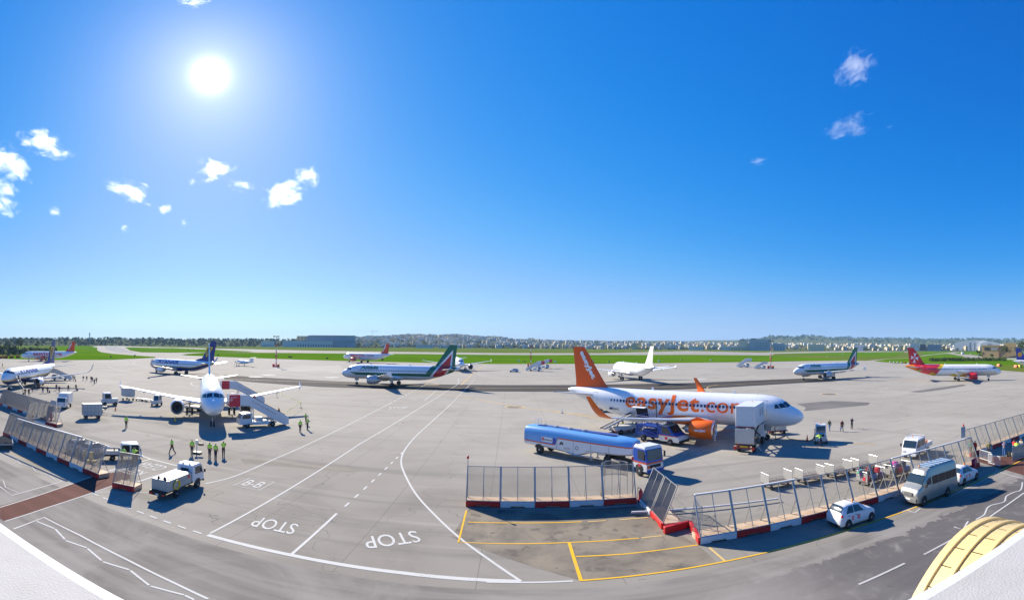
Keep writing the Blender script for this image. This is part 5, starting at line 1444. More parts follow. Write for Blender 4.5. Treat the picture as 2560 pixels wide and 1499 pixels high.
# tractor, turned a little against the trailer
dv = Cw - Bw; r2 = atan2(dv.y, dv.x) - rot; wb = dv.length * .98
MT = Matrix.Translation((dl, 0, 0)) @ Matrix.Rotation(r2, 4, 'Z') @ Matrix.Translation((0, .0, 0))
tr = bpy.data.objects.new('tractor', None); COL.objects.link(tr); tr.parent = t; tr.location = (dl, 0, 0); tr.rotation_euler = (0, 0, r2); tr.scale = (1, 1, 1.03)
mb = MB(); mb.box(-.8, wb + .8, -.42, .42, .62, .85); mb.box(-.9, -.2, -1.1, 1.1, .95, 1.05); obj('chassis', mb, BLK, tr)
g = NG('cab_paint'); c = g.mix(g.noise(1, 3), (.66, .67, .68), (.74, .75, .76)); c = g.mix(g.gt(g.z, 1.22), c, (.62, .09, .025)); c = g.mix(g.gt(g.z, 1.38), c, (.012, .08, .42)); c = g.mix(g.gt(g.z, 2.55), c, (.76, .77, .78)); CABP = g.out(c, .35)
cx = wb - .95
cab_ = wedge_cab(tr, [(cx, .8), (cx, 2.55), (cx + .15, 2.75), (cx + 1.65, 2.72), (cx + 1.8, 2.55), (cx + 2.0, 1.5), (cx + 2.02, .55), (cx + 1.55, .5), (cx + .3, .7)], 1.1, CABP, ((cx + 1.99, 1.55), (cx + 1.82, 2.48)), [[(cx + .7, 1.6), (cx + 1.75, 1.55), (cx + 1.62, 2.4), (cx + .7, 2.42)]])
mb = MB(); mb.box(cx + .1, cx + 1.7, -.95, .95, 2.735, 2.8); bev(obj('roof_cap', mb, VW, cab_), .06); mb = MB(); mb.box(cx + 2.0, cx + 2.12, -1.08, 1.08, .42, .72); bev(obj('bumper', mb, BLUE2, cab_)); mb = MB(); mb.box(cx + 2.01, cx + 2.04, -.8, .8, .85, 1.15); obj('grille', mb, BLK, cab_)
for sd in (1, -1):
    mb = MB(); mb.box(cx + 2.02, cx + 2.06, sd * .88 - .16, sd * .88 + .16, .85, 1.12); obj('headlight', mb, ORST if sd < 0 else LAMP, cab_)
    mb = MB(); mb.tube((cx + 1.8, sd * 1.1, 2.3), (cx + 1.95, sd * 1.3, 2.2), .02); mb.box(cx + 1.9, cx + 1.97, sd * 1.25, sd * 1.45, 1.65, 2.2); obj('mirror', mb, BLK, cab_)
    mb = MB(); mb.add([(wb + .6 * cos(a), sd * 1.106, .72 + .42 * max(sin(a), -.2)) for a in [2 * pi * i / 20 for i in range(20)]], [tuple(range(20))]); obj('wheel_arch', mb, BLK, cab_, smooth=0)
    wheel(tr, (wb, sd * .98, .5), .5, .3, n=20); wheel(tr, (0, sd * .98, .5), .5, .42, n=20)
mb = MB(); mb.box(cx + .75, cx + 1.1, -1.112, -1.106, .9, 1.15); obj('logo_mark', mb, REDS, cab_); beacon(cab_, cx + .2, -.8, 2.74)

# ---- blue and white van with refuelling platform
p_, r_, s_ = fit((0, -.95), (3.4, -.95), (1606.5, 1103.5), (1674.6, 1114.5), .85, 1.3)
t = thing('platform_van', 'blue and white van carrying a blue railed lift platform under the orange-finned jet', 'van', (p_[0], p_[1], 0), r_, None, s_)
g = NG('van_paint'); c = g.mix(g.noise(1, 3), (.66, .66, .66), (.75, .75, .75)); c = g.mix(g.mul(g.gt(g.z, .95), g.lt(g.x, g.sub(4.15, g.mul(g.sub(g.z, .95), .45)))), c, (.01, .08, .42)); c = g.mix(g.mul(g.rng(g.z, .88, .95), g.lt(g.x, 4.2)), c, (.6, .05, .03)); c = g.mix(g.gt(g.z, 1.78), c, (.3, .4, .55)); VANP = g.out(c, .4)
wedge_cab(t, [(1.95, .42), (1.95, 1.8), (2.1, 1.9), (2.95, 1.88), (3.1, 1.8), (3.75, 1.15), (4.35, .85), (4.45, .6), (4.4, .35), (2.2, .35)], .88, VANP, ((3.72, 1.19), (3.12, 1.78)), [[(2.35, 1.1), (3.5, 1.1), (3.0, 1.7), (2.35, 1.72)]])
mb = MB(); mb.box(4.3, 4.5, -.86, .86, .3, .56); bev(obj('bumper', mb, BLK, t)); beacon(t, 2.6, -.3, 1.88, RUST)
mb = MB(); mb.box(2.75, 3.05, -.896, -.886, .55, .8); obj('logo_mark', mb, REDS, t)
mb = MB(); mb.box(-1.0, 4.0, -.4, .4, .42, .6); mb.box(-.9, 1.9, -.75, .75, .62, .78); mb.box(-.3, 1.5, -.55, .55, .8, 1.15); obj('chassis', mb, BLUE2, t)
mb = MB()
for x in (-.85, 1.85):
    for y in (-.85, .85): mb.bar((x, y, .7), (x, y, 2.1), .1)
for y in (-.85, .85): mb.bar((-.85, y, 1.55), (1.85, y, 1.55), .12); mb.bar((-.7, y * .8, .8), (1.7, y * .8, 1.5), .09); mb.bar((-.7, y * .8, 1.5), (1.7, y * .8, .8), .09)
mb.box(-.9, 1.9, -.9, .9, 1.5, 1.56); obj('lift_frame', mb, BLUE2, t)
mb = MB()
for z in (2.1, 2.5):
    mb.path([(-.9, -.9, z), (2.3, -.9, z), (2.3, .9, z), (-.9, .9, z)], .025, 5, closed=True)
for k in range(13):
    x = -.9 + 3.2 * k / 12
    for y in (-.9, .9): mb.tube((x, y, 1.56), (x, y, 2.5), .018, None, 4)
for k in range(6):
    for x in (-.9, 2.3): mb.tube((x, -.9 + 1.8 * k / 5, 1.56), (x, -.9 + 1.8 * k / 5, 2.5), .018, None, 4)
obj('platform_railing', mb, BLUE2, t)
mb = MB()
for y in (-.3, .3): mb.bar((-.95, y, 1.9), (-1.7, y, .3), .06)
for k in range(6): u = k / 6; mb.bar((-.95 - .75 * u, -.3, 1.8 - 1.5 * u), (-.95 - .75 * u, .3, 1.8 - 1.5 * u), .07)
obj('ladder', mb, BLUE2, t)
mb = MB(); mb.tube((1.0, 0, 1.5), (1.0, .1, 3.6), .05); mb.path([(1.0, .1, 3.6), (.9, -.3, 2.6), (.6, -.4, 1.7)], .03); obj('hydrant_hose', mb, BLK, t)
for x in (0, 3.4):
    for sd in (1, -1): wheel(t, (x, sd * .8, .34), .34, .24, n=16)

# ---- belt loader
def belt_loader(label, pos, rot, sc=1., tilt=1.9):
    t = thing('belt_loader', label, 'belt loader', (pos[0], pos[1], 0), rot, None, sc)
    mb = MB(); mb.box(-.9, 2.6, -.75, .75, .45, .95); b_ = bev(obj('body', mb, VWD, t), .06); mb = MB(); mb.box(-.9, 2.6, -.76, .76, .4, .48); obj('skirt', mb, RUST, t)
    a = Vector((-2.4, 0, .75)); b = Vector((4.6, 0, tilt + 1.0)); n = Vector((-(b - a).z, 0, (b - a).x)).normalized()
    mb = MB()
    for y in (-.42, .42): mb.loft([[a + Vector((0, y - .05, 0)), a + Vector((0, y + .05, 0)), a + n * .22 + Vector((0, y + .05, 0)), a + n * .22 + Vector((0, y - .05, 0))], [b + Vector((0, y - .05, 0)), b + Vector((0, y + .05, 0)), b + n * .22 + Vector((0, y + .05, 0)), b + n * .22 + Vector((0, y - .05, 0))]])
    obj('conveyor_frame', mb, VWD, t)
    mb = MB(); mb.loft([[a + n * .1 + Vector((0, -.37, 0)), a + n * .1 + Vector((0, .37, 0)), a + n * .2 + Vector((0, .37, 0)), a + n * .2 + Vector((0, -.37, 0))], [b + n * .1 + Vector((0, -.37, 0)), b + n * .1 + Vector((0, .37, 0)), b + n * .2 + Vector((0, .37, 0)), b + n * .2 + Vector((0, -.37, 0))]]); obj('belt', mb, mat('belt_rubber', (.06, .055, .06), .8), t)
    mb = MB(); pr = [a.lerp(b, u) + Vector((0, -.47, .2)) for u in (.2, .25, .6, .95)]; pr = [pr[0], pr[1] + Vector((0, 0, .5)), pr[2] + Vector((0, 0, .5)), pr[3] + Vector((0, 0, .5))]; mb.path(pr, .03)
    for u in (.4, .6, .8): q = a.lerp(b, u) + Vector((0, -.47, .2)); mb.tube(q, q + Vector((0, 0, .5)), .025)
    obj('hand_rail', mb, VW, t)
    mb = MB()
    for y in (-.3, .3): mb.bar((-.5, y, .9), a.lerp(b, .32) + Vector((0, y, 0)), .09); mb.bar((2.3, y, .9), a.lerp(b, .75) + Vector((0, y, 0)), .09)
    obj('lift_arm', mb, DARK, t)
    for x in (-.2, 1.9):
        for sd in (1, -1): wheel(t, (x, sd * .66, .32), .32, .22, n=14)
    return t


p_, r_, s_ = fit((-.2, -.7), (1.9, -.7), (1551, 1087), (1588, 1082), .9, 1.2); belt_loader('white and black belt loader parked between the tanker and the orange-finned jet', p_, r_, s_)
q = G(440, 1029); belt_loader('grey belt loader under the left wing of the head-on white jet', (q.x + 1, q.y + 3), radians(20), .9)
q = G(1540, 1036); belt_loader('dark belt loader at the open cargo door behind the wing of the orange-finned jet', (q.x, q.y + 4), radians(40), .8)


# ---- stair trucks
def stair_truck(label, pos, rot, sc, panel=None, text=True, top=3.45, colour=None, group=None):
    """front axle 0, rear axle -3.9; flight rises forward to a platform that reaches beyond the cab"""
    t = thing('stair_truck', label, 'passenger stairs', (pos[0], pos[1], 0), rot, group, sc); W = colour or VW
    mb = MB(); mb.box(-4.6, 1.2, -.6, .6, .5, .68); mb.box(-3.3, -.7, -1.02, 1.02, .42, .85); obj('chassis', mb, W, t)
    wedge_cab(t, [(-.75, .8), (-.7, 2.0), (.2, 2.02), (.75, 1.9), (1.1, 1.3), (1.2, .5), (.6, .45), (-.6, .6)], 1.0, W, ((1.1, 1.32), (.77, 1.86)), [[(-.45, 1.3), (.85, 1.3), (.6, 1.82), (-.45, 1.85)]])
    mb = MB(); mb.box(-2.6, -1.5, -.8, .2, .86, 1.3); obj('engine_box', mb, VWD, t)
    xb, zb_, xt, zt = -6.3, .35, -.2, top
    for y in (-.85, .85):
        mb = MB(); mb.prism([(xb - .15, zb_ - .1), (xb + .6, zb_ - .15), (xt, zt - .35), (xt, zt + 1.05), (xb + .5, zb_ + 1.25), (xb - .1, zb_ + .9)], y - .04, y + .04, 'y'); bal = obj('balustrade', mb, W, t)
        mb = MB(); mb.path([(xb + .5, y, zb_ + 1.28), (xt, y, zt + 1.08)], .04); obj('hand_rail', mb, BLK, bal)
        if text:
            d = Vector((xt - xb, 0, zt - zb_)).normalized(); u = Vector((-d.z, 0, d.x))
            if y < 0: pass
            o_ = Vector((xb + 1.6, y - .045, zb_ + 1.05)) if y < 0 else Vector((xt - .4, y + .045, zt + .15))
            mb = wrap_text('The airline of the Maltese Islands', 4.2, .2, lambda a, b, o_=o_, d=d, u=u, y=y: o_ + (d if y < 0 else -d) * a + u * b, 0, 0); obj('lettering', mb, RUST, bal, smooth=0, fix=False)
        mb = MB(); mb.prism([(xt, zt - .35), (2.7, zt - .35), (2.7, zt + 1.15), (xt, zt + 1.05)], y - .04, y + .04, 'y'); sp_ = obj('platform_side', mb, W, t)
        if panel:
            s_ = 1 if y > 0 else -1; mb = MB(); mb.box(1.1, 2.72, y + s_ * .041 if s_ > 0 else y - .06, y + .06 if s_ > 0 else y - .041, zt - .45, zt + 1.15); rp = obj('red_panel', mb, REDS, sp_)
            sign_text('airmalta', .9, .15, (1.5, y - .06, zt + .75) if y < 0 else (2.5, y + .06, zt + .75), (1, 0, 0) if y < 0 else (-1, 0, 0), (0, 0, 1), rp, WHT, .008, .01)
            mb = MB(); cx, cz = 1.42 if y < 0 else 2.4, zt + .5
            for k in range(4): a = k * pi / 2; mb.add([(cx + r * cos(a + da), y + s_ * .07, cz + r * sin(a + da)) for r, da in ((.02, 0), (.22, -.36), (.17, 0), (.22, .36))], [(0, 1, 2, 3)])
            obj('cross_emblem', mb, WHT, rp, smooth=0, fix=False)
    mb = MB(); n = 17
    for k in range(n): u = k / n; x = xb + (xt - xb) * u; z = zb_ + (zt - zb_) * u; mb.box(x, x + (xt - xb) / n + .04, -.8, .8, z, z + .06)
    obj('steps', mb, ALU, t); mb = MB(); mb.box(xt, 2.7, -.8, .8, zt, zt + .06); obj('platform', mb, ALU, t)
    for y in (-.6, .6):
        mb = MB(); mb.bar((-1.0, y, .6), (-.9, y, zt - .2), .13); mb.bar((-4.3, y, .6), (xb + (xt - xb) * .55, y, zb_ + (zt - zb_) * .5), .09); mb.bar((-.9, y, zt - .6), (1.4, y, zt - .3), .08); obj('lift_post', mb, STRUT, t)
    for x in (0, -3.9):
        for sd in (1, -1): wheel(t, (x, sd * .86, .38), .38, .26, n=16)
    mb = MB(); mb.box(.95, 1.215, -1.0, -.9, .62, .8) ; obj('lamp', mb, REDL, t)
    return t


p_, r_, s_ = fit((0, .9), (-3.9, .9), (618.6, 1069.6), (682, 1066.4), .9, 1.15)
st1 = stair_truck('nearer stair truck with red panel at the front door of the head-on jet', p_, r_, s_, True, group='passenger stairs at the head-on jet')
h = radians(308.48); q = Vector((p_[0], p_[1], 0)) - Vector((cos(h), sin(h), 0)) * 26.2
dup(st1, q, r_ , 'farther stair truck with red panel at the rear door of the head-on jet', scale=s_ * .98)
p_, r_, s_ = fit((0, .9), (-3.9, .9), (136.7, 950.2), (158.5, 950.5), .8, 1.1)
st2 = stair_truck('white stair truck at the rear door of the blue and white airliner', p_, r_, .9, False, False, top=2.9)
q = G(1347, 927); st3 = stair_truck('nearer of two far stair trucks in front of the middle lamp mast', (q.x, q.y), radians(5), 1.0, True, False, group='stair trucks parked on the far apron')
q2 = G(1362, 922); dup(st3, (q2.x + 1.5, q2.y + 6, 0), radians(12), 'farther of two far stair trucks by the middle lamp mast')
q = G(1867, 917.5); st4 = stair_truck('far stair truck with raised covered steps, left one beside the right lamp mast', (q.x, q.y), radians(5), 1.1, False, False, group='stair trucks parked on the far apron')
q = G(1908, 921); dup(st4, (q.x, q.y, 0), radians(8), 'lower far stair truck, right one directly beside the right lamp mast', scale=(1, 1, .8))
# light airstairs at the left jet's front door
hR = radians(305.86); base = Vector((-106.19, 54.09, 0)) - Vector((cos(hR), sin(hR), 0)) * 4.5; lv = Vector((-sin(hR), cos(hR), 0))
t = thing('air_stairs', 'thin folding stairs at the front door of the blue and white airliner on the left', 'passenger stairs', base + lv * 1.9, atan2(lv.y, lv.x) - .55)
mb = MB()
for y in (-.35, .35):
    mb.bar((0, y, 2.85), (3.6, y, .1), .09); mb.tube((0, y, 3.7), (3.4, y, 1.0), .03)
    for k in range(5): u = k / 4; mb.tube((3.4 * u, y, 2.85 - 2.65 * u), (3.4 * u, y, 3.7 - 2.7 * u), .025, None, 5)
obj('stair_frame', mb, ALU, t); mb = MB()
for k in range(11): u = k / 11; mb.box(3.6 * u, 3.6 * u + .25, -.33, .33, 2.75 - 2.7 * u, 2.79 - 2.7 * u)
obj('steps', mb, BLK, t)
person('passenger in dark coat at the top of the thin folding stairs', 0, 0, 20, 'walk', (.015, .015, .02), pos=base + lv * 2.5 + Vector((0, 0, 2.25)))
# people on the stairs
def on_stairs(t, x, z, **k):
    r = t.rotation_euler[2]; s = t.scale[0]; return Vector((t.location.x + s * x * cos(r), t.location.y + s * x * sin(r), s * z))
person('passenger in red top climbing near the top of the nearer stairs', 0, 0, degrees_ := math.degrees(st1.rotation_euler[2]), 'walk', (.3, .03, .04), pos=on_stairs(st1, -1.3, 3.0))
person('passenger in brown jacket starting up the nearer stairs, only head and shoulders visible', 0, 0, degrees_, 'walk', (.12, .08, .05), pos=on_stairs(st1, -5.2, .95))
person('passenger in red coat on the stairs of the blue and white airliner', 0, 0, 130, 'stand', (.4, .03, .04), pos=on_stairs(st2, .8, 2.96))

# ---- catering / ambulift truck, box raised to the front door
A = G(1836, 1132); Bq = G(1885, 1137); d = (Bq - A); d.z = 0; rt = atan2(d.y, d.x); fw = Vector((-sin(rt), cos(rt), 0)); c0 = (A + Bq) / 2
t = thing('catering_truck', 'high-loader truck with white box body raised to the door of the orange-finned jet', 'catering truck', (c0.x, c0.y, 0), radians(48), None, 1.)
mb = MB(); mb.box(-.1, 7.6, -.5, .5, .7, .95); mb.box(.1, 1.0, -1.15, 1.15, .95, 1.15); obj('chassis', mb, DARK, t)
mb = MB(); mb.box(.5, 6.3, -1.22, 1.22, 2.95, 5.35); bx = bev(obj('box_body', mb, VW, t), .05)
mb = MB(); mb.box(.46, .5, -1.0, 1.0, 3.12, 5.1); obj('roller_door', mb, mat('pale_shutter', (.62, .66, .68), .5), bx); mb = MB(); mb.box(.42, .52, -1.15, 1.15, 2.93, 3.05); obj('sill_bar', mb, RUST, bx)
for sd in (-1,):
    for x in (3.2, 4.6): mb = MB(); mb.box(x, x + .55, -1.232, -1.222, 3.9, 4.8); obj('side_window', mb, GREYP, bx)
beacon(bx, 5.2, .2, 5.35); mb = MB(); mb.path([(6.2, -1.3, 3.2), (6.9, -1.3, 3.2), (6.9, -1.3, 4.2), (6.2, -1.3, 4.2)], .03, closed=True); mb.path([(6.9, -1.3, 4.2), (6.9, 1.2, 4.2), (6.9, 1.2, 3.2)], .03); mb.box(6.3, 7.2, -1.3, 1.2, 2.95, 3.0); obj('front_platform', mb, ALU, bx)
mb = MB(); mb.box(.05, .14, -1.2, 1.15, 1.12, 2.85); lg_ = bev(obj('tail_lift', mb, ALU, t), .02)
for y in (-1.05, .85): mb = MB(); mb.box(.03, .05, y, y + .22, 1.16, 1.24); obj('marker_stripe', mb, YELV, lg_)
mb = MB()
for y in (-.75, .75): mb.bar((.8, y, 1.15), (5.8, y, 2.9), .14); mb.bar((.8, y, 2.9), (5.8, y, 1.15), .14)
mb.tube((2.0, 0, 1.1), (4.2, 0, 2.3), .1); obj('scissor_lift', mb, DARK, t)
mb = MB(); mb.box(-.14, -.02, -1.1, 1.1, .62, .78); mb.bar((-.06, -.7, .78), (-.02, -.7, 1.1), .08); mb.bar((-.06, .7, .78), (-.02, .7, 1.1), .08); mb.box(-.14, .0, -1.0, 1.0, .95, 1.02); rb = obj('rear_bar', mb, RUST, t); mb = MB(); mb.box(-.17, -.14, -.5, .5, .8, .94); obj('number_plate', mb, YELV, rb)
for sd in (1, -1):
    mb = MB(); mb.box(-.2, -.05, sd * 1.1 - .16, sd * 1.1 + .16, .5, .82); obj('tail_lamp', mb, REDL, rb)
    for x in (1.3, 6.4): wheel(t, (x, sd * .95, .48), .48, .42, n=18)
    mb = MB(); mb.bar((1.8, sd * 1.05, .9), (1.9, sd * 1.7, .1), .09); mb.box(1.75, 2.05, sd * 1.55, sd * 1.85, .05, .1); obj('outrigger', mb, STRUT, t)
wedge_cab(t, [(6.3, .7), (6.3, 2.4), (6.5, 2.55), (7.7, 2.5), (7.9, 1.6), (7.95, .6), (6.6, .6)], 1.1, VW, ((7.9, 1.62), (7.72, 2.44)), [[(6.8, 1.6), (7.75, 1.6), (7.6, 2.35), (6.8, 2.38)]])

# ---- ground power tug with cable
A = G(2037.6, 1108.6); Bq = G(2068, 1112); d = Bq - A; rt = atan2(d.y, d.x); c0 = (A + Bq) / 2
t = thing('power_unit', 'white ground power tug with its front hood open, cable running to the jet nose', 'ground power unit', (c0.x, c0.y, 0), radians(-126))
mb = MB(); mb.box(-2.6, .1, -.75, .75, .4, 1.0); bev(obj('body', mb, VWD, t), .05)
mb = MB(); mb.box(-1.0, .05, -.62, .62, 1.0, 1.35); hd = bev(obj('hood', mb, VW, t), .05); mb = MB(); mb.box(.03, .07, -.45, .45, .8, 1.3); obj('engine_opening', mb, BLK, hd)
wedge_cab(t, [(-2.5, 1.0), (-2.5, 2.25), (-1.25, 2.25), (-1.05, 1.0)], .7, VW, ((-1.08, 1.15), (-1.24, 2.1)), [[(-2.35, 1.3), (-1.3, 1.3), (-1.4, 2.1), (-2.35, 2.1)]]); beacon(t, -1.9, 0, 2.25, ORST)
for x in (-.3, -2.1):
    for sd in (1, -1): wheel(t, (x, sd * .72, .33), .33, .25, n=14)
mb = MB(); pc = [G(2037, 1085), G(2032, 1098), G(2020, 1102), G(2000, 1101), G(1985, 1099), G(1972, 1097), G(1965, 1088)]; pc = [Vector((a[0], a[1], 0)) for a in smooth_pts([tuple(p[:2]) for p in pc], 4)]
nz = Vector((37.13, 50.87, 0)) - Vector((cos(radians(317.4)), sin(radians(317.4)), 0)) * 4.0
pts_ = [p + Vector((0, 0, .05)) for p in pc] + [Vector((nz.x, nz.y - .2, .12)), Vector((nz.x, nz.y, 1.9))]; pts_[0].z = .8
mb.path(pts_, .055, 6); tag(obj('power_cable', mb, BLK), 'black power cable lying between the white tug and the jet nose', 'cable')


# ---- baggage tugs, dollies, carts
def tug(label, pos, rot, sc=1., cab=True):
    t = thing('baggage_tug', label, 'baggage tug', (pos[0], pos[1], 0), rot, None, sc)
    mb = MB(); mb.box(-1.1, 1.5, -.65, .65, .35, .95); bev(obj('body', mb, VWD, t), .06)
    mb = MB(); mb.box(.5, 1.52, -.6, .6, .95, 1.08); obj('hood', mb, VW, t)
    if cab: wedge_cab(t, [(-.9, .95), (-.9, 1.95), (.3, 1.95), (.5, .95)], .62, VW, ((.48, 1.05), (.32, 1.85)), [[(-.7, 1.1), (.3, 1.1), (.2, 1.8), (-.7, 1.8)]], rear=(-.92, .45, 1.15, 1.8), bevel=.03)
    else:
        for y in (-.3, .3): mb = MB(); mb.box(-.5, .0, y - .22, y + .22, .95, 1.1); mb.box(-.55, -.45, y - .22, y + .22, 1.1, 1.55); bev(obj('seat', mb, BLK, t), .04)
    for x in (-.7, 1.05):
        for sd in (1, -1): wheel(t, (x, sd * .62, .3), .3, .22, n=14)
    return t


q = G(271, 1013); tug('white baggage tug with glazed cab pulling the box trailer, left of the head-on jet', (q.x, q.y), radians(62), 1.25)
q = G(386, 1014); tug('small white tug facing the viewer next to the head-on jet engine', (q.x, q.y + .8), radians(285), 1.0)
q = G(1503, 1029); tug('open white tug with two black seats beneath the orange-finned jet tail', (q.x, q.y + .5), radians(35), 1.0, False)


def box_trailer(label, pos, rot, sc=1., ribs=True, hz=.55, L_=3.0):
    t = thing('box_trailer', label, 'baggage trailer', (pos[0], pos[1], 0), rot, None, sc); mt = mat('trailer_grey_white', (.5, .5, .47), .6, 0, .08)
    mb = MB(); mb.box(-L_ / 2, L_ / 2, -.8, .8, hz, hz + 1.65); b_ = obj('box', mb, mt, t)
    mb = MB(); mb.box(-L_ / 2 - .04, L_ / 2 + .04, -.84, .84, hz + 1.65, hz + 1.72); obj('roof', mb, mat('trailer_roof', (.62, .63, .63), .5), b_)
    if ribs:
        mb = MB()
        for k in range(6): x = -L_ / 2 + L_ * k / 5; mb.bar((x, -.815, hz), (x, -.815, hz + 1.65), .05); mb.bar((x, .815, hz), (x, .815, hz + 1.65), .05)
        for z in (hz + .55, hz + 1.1):
            mb.bar((-L_ / 2, -.815, z), (L_ / 2, -.815, z), .04)
            mb.bar((-L_ / 2 - .01, -.8, z), (-L_ / 2 - .01, .8, z), .04)
        for y in (-.8, -.27, .27, .8): mb.bar((-L_ / 2 - .01, y, hz), (-L_ / 2 - .01, y, hz + 1.65), .04)
        obj('box_ribs', mb, GREYP, b_)
    mb = MB(); mb.box(-L_ / 2 + .1, L_ / 2 - .1, -.5, .5, hz - .12, hz - .02); mb.bar((L_ / 2, 0, hz - .1), (L_ / 2 + 1.1, 0, .4), .06); obj('trailer_frame', mb, DARK, t)
    for x in (-L_ / 2 + .5, L_ / 2 - .5):
        for sd in (1, -1): wheel(t, (x, sd * .68, .25), .25, .16, n=12)
    return t


q = G(218, 1047); box_trailer('ribbed grey box trailer, last in the train behind the glazed tug', (q.x, q.y + 1), radians(62), 1.05)
q = G(315, 1001); box_trailer('plain white box trailer standing high on its frame left of the low dollies', (q.x, q.y + .6), radians(5), .95, False, 1.0, 2.9)


def dolly(label, pos, rot, sc=1., group=None):
    t = thing('cargo_dolly', label, 'dolly', (pos[0], pos[1], 0), rot, group, sc); mb = MB()
    for y in (-.7, 0, .7): mb.box(-1.2, 1.2, y - .04, y + .04, .38, .5)
    for k in range(6): mb.box(-1.2 + k * .46, -1.1 + k * .46, -.72, .72, .42, .52)
    obj('frame', mb, ALU, t); mb = MB(); mb.bar((1.2, 0, .42), (1.9, 0, .38), .06); obj('drawbar', mb, DARK, t)
    for x in (-.8, .8):
        for sd in (1, -1): wheel(t, (x, sd * .6, .18), .18, .12, n=10, rim=False)
    return t


q = G(252, 1022); dA = dolly('empty low dolly coupled directly behind the glazed tug', (q.x, q.y), radians(62), .95, 'empty low dollies left of the head-on jet')
q = G(243, 1030); dup(dA, q, radians(66), 'empty low dolly in the middle of the train'); q = G(237, 1038); dup(dA, q, radians(68), 'empty low dolly just ahead of the ribbed box trailer')
q = G(352, 1001); dup(dA, q, radians(5), 'empty low dolly next to the plain white box trailer'); q = G(367, 1003); dup(dA, q, radians(-8), 'empty low dolly next to the small tug that faces the viewer')

# catering box truck on the left
A = G(129, 1016); Bq = G(148.5, 1024); d = Bq - A; rt = atan2(d.y, d.x)
t = thing('box_truck', 'white box lorry with a flat-faced cab behind the left fence corner', 'truck', (Bq.x - .3, Bq.y + .8, 0), radians(-50))
mb = MB(); mb.box(-4.2, .6, -.4, .4, .5, .7); obj('chassis', mb, BLK, t); mb = MB(); mb.box(-4.4, -1.0, -1.0, 1.0, .9, 2.75); bx = bev(obj('box_body', mb, VW, t), .04)
mb = MB(); mb.box(-3.9, -1.5, -1.015, -1.005, 1.5, 2.0); obj('side_opening', mb, BLK, bx); mb = MB(); mb.box(-3.8, -1.6, -1.02, -1.01, 2.2, 2.5); obj('blue_stripe', mb, BLUE, bx)
wedge_cab(t, [(-.9, .6), (-.9, 2.05), (-.75, 2.15), (.35, 2.12), (.6, 1.3), (.62, .45), (-.8, .45)], .9, VW, ((.6, 1.32), (.38, 2.05)), [[(-.5, 1.3), (.45, 1.3), (.28, 2.0), (-.5, 2.0)]])
for x in (0, -3.2):
    for sd in (1, -1): wheel(t, (x, sd * .82, .36), .36, .24, n=14)
for sd in (1, -1): mb = MB(); mb.disc((.635, sd * .6, .95), .12, 'x', 12); obj('headlight', mb, BLK, t)


# white-ended luggage carts
def lug_cart(label, pos, rot, sc=1., group=None):
    t = thing('luggage_cart', label, 'luggage cart', (pos[0], pos[1], 0), rot, group, sc)
    mb = MB(); mb.box(-1.35, 1.35, -.72, .72, .45, .52); obj('deck', mb, mat('deck_brown', (.13, .105, .1), .8, 0, .2), t)
    for x in (-1.35, 1.35):
        g_ = .012; mb = MB()
        for k in range(4): mb.box(x - .02, x + .02, -.72, .72, .55 + k * .2, .55 + k * .2 + .175)
        e = obj('end_panel', mb, mat('cart_panel', (.3, .3, .29), .6), t); mb = MB(); mb.path([(x, -.74, .45), (x, -.74, 1.4), (x, -.66, 1.46), (x, .66, 1.46), (x, .74, 1.4), (x, .74, .45)], .025, 6); obj('end_frame', mb, ALU, e)
    mb = MB()
    for y in (-.72, .72):
        for z in (.62, .74): mb.tube((-1.35, y, z), (1.35, y, z), .014, None, 5)
        for k in range(7): x = -1.35 + 2.7 * k / 6; mb.tube((x, y, .5), (x, y, .74), .012, None, 4)
    obj('side_rail', mb, DARK, t)
    mb = MB(); mb.bar((1.35, 0, .4), (2.2, 0, .4), .06); mb.box(-1.2, 1.2, -.3, .3, .33, .44); obj('drawbar', mb, DARK, t)
    for x in (-.95, .95):
        for sd in (1, -1): wheel(t, (x, sd * .6, .2), .2, .14, n=10, rim=False)
    return t


GC = 'white-ended luggage carts behind the right fence'
rowp = [(1941, 1217), (2024, 1204), (2096, 1190), (2160, 1176)]; W0 = [G(*a) for a in rowp]; rt = atan2((W0[3] - W0[0]).y, (W0[3] - W0[0]).x)
lc = lug_cart('empty luggage cart, nearest the viewer at the left end of the row', (W0[0].x, W0[0].y), rt + .08, .93, GC)
for k, lb in ((1, 'empty luggage cart, second from the left end of the row'), (2, 'empty luggage cart, third from the left end of the row'), (3, 'empty luggage cart, at the right end of the empty row')): dup(lc, (W0[k].x, W0[k].y, 0), rt + (.05, .12, .02)[k - 1], lb)
c1 = G(2178, 1209); c2 = G(2243, 1192); dup(lc, (c1.x, c1.y, 0), rt + .1, 'luggage cart piled with bags, its near end by a rainbow-coloured bag'); dup(lc, (c2.x, c2.y, 0), rt + .1, 'luggage cart piled with bags, nearest the double-cab pickup')
rr = random.Random(11); GL = 'luggage piled on the carts'; n_ = 0
cols = [('red', (.55, .02, .05)), ('black', (.02, .02, .025)), ('charcoal', (.06, .06, .07)), ('navy', (.02, .04, .16)), ('purple', (.16, .09, .24)), ('maroon', (.2, .03, .05)), ('blue', (.05, .15, .4)), ('pink', (.6, .06, .3))]
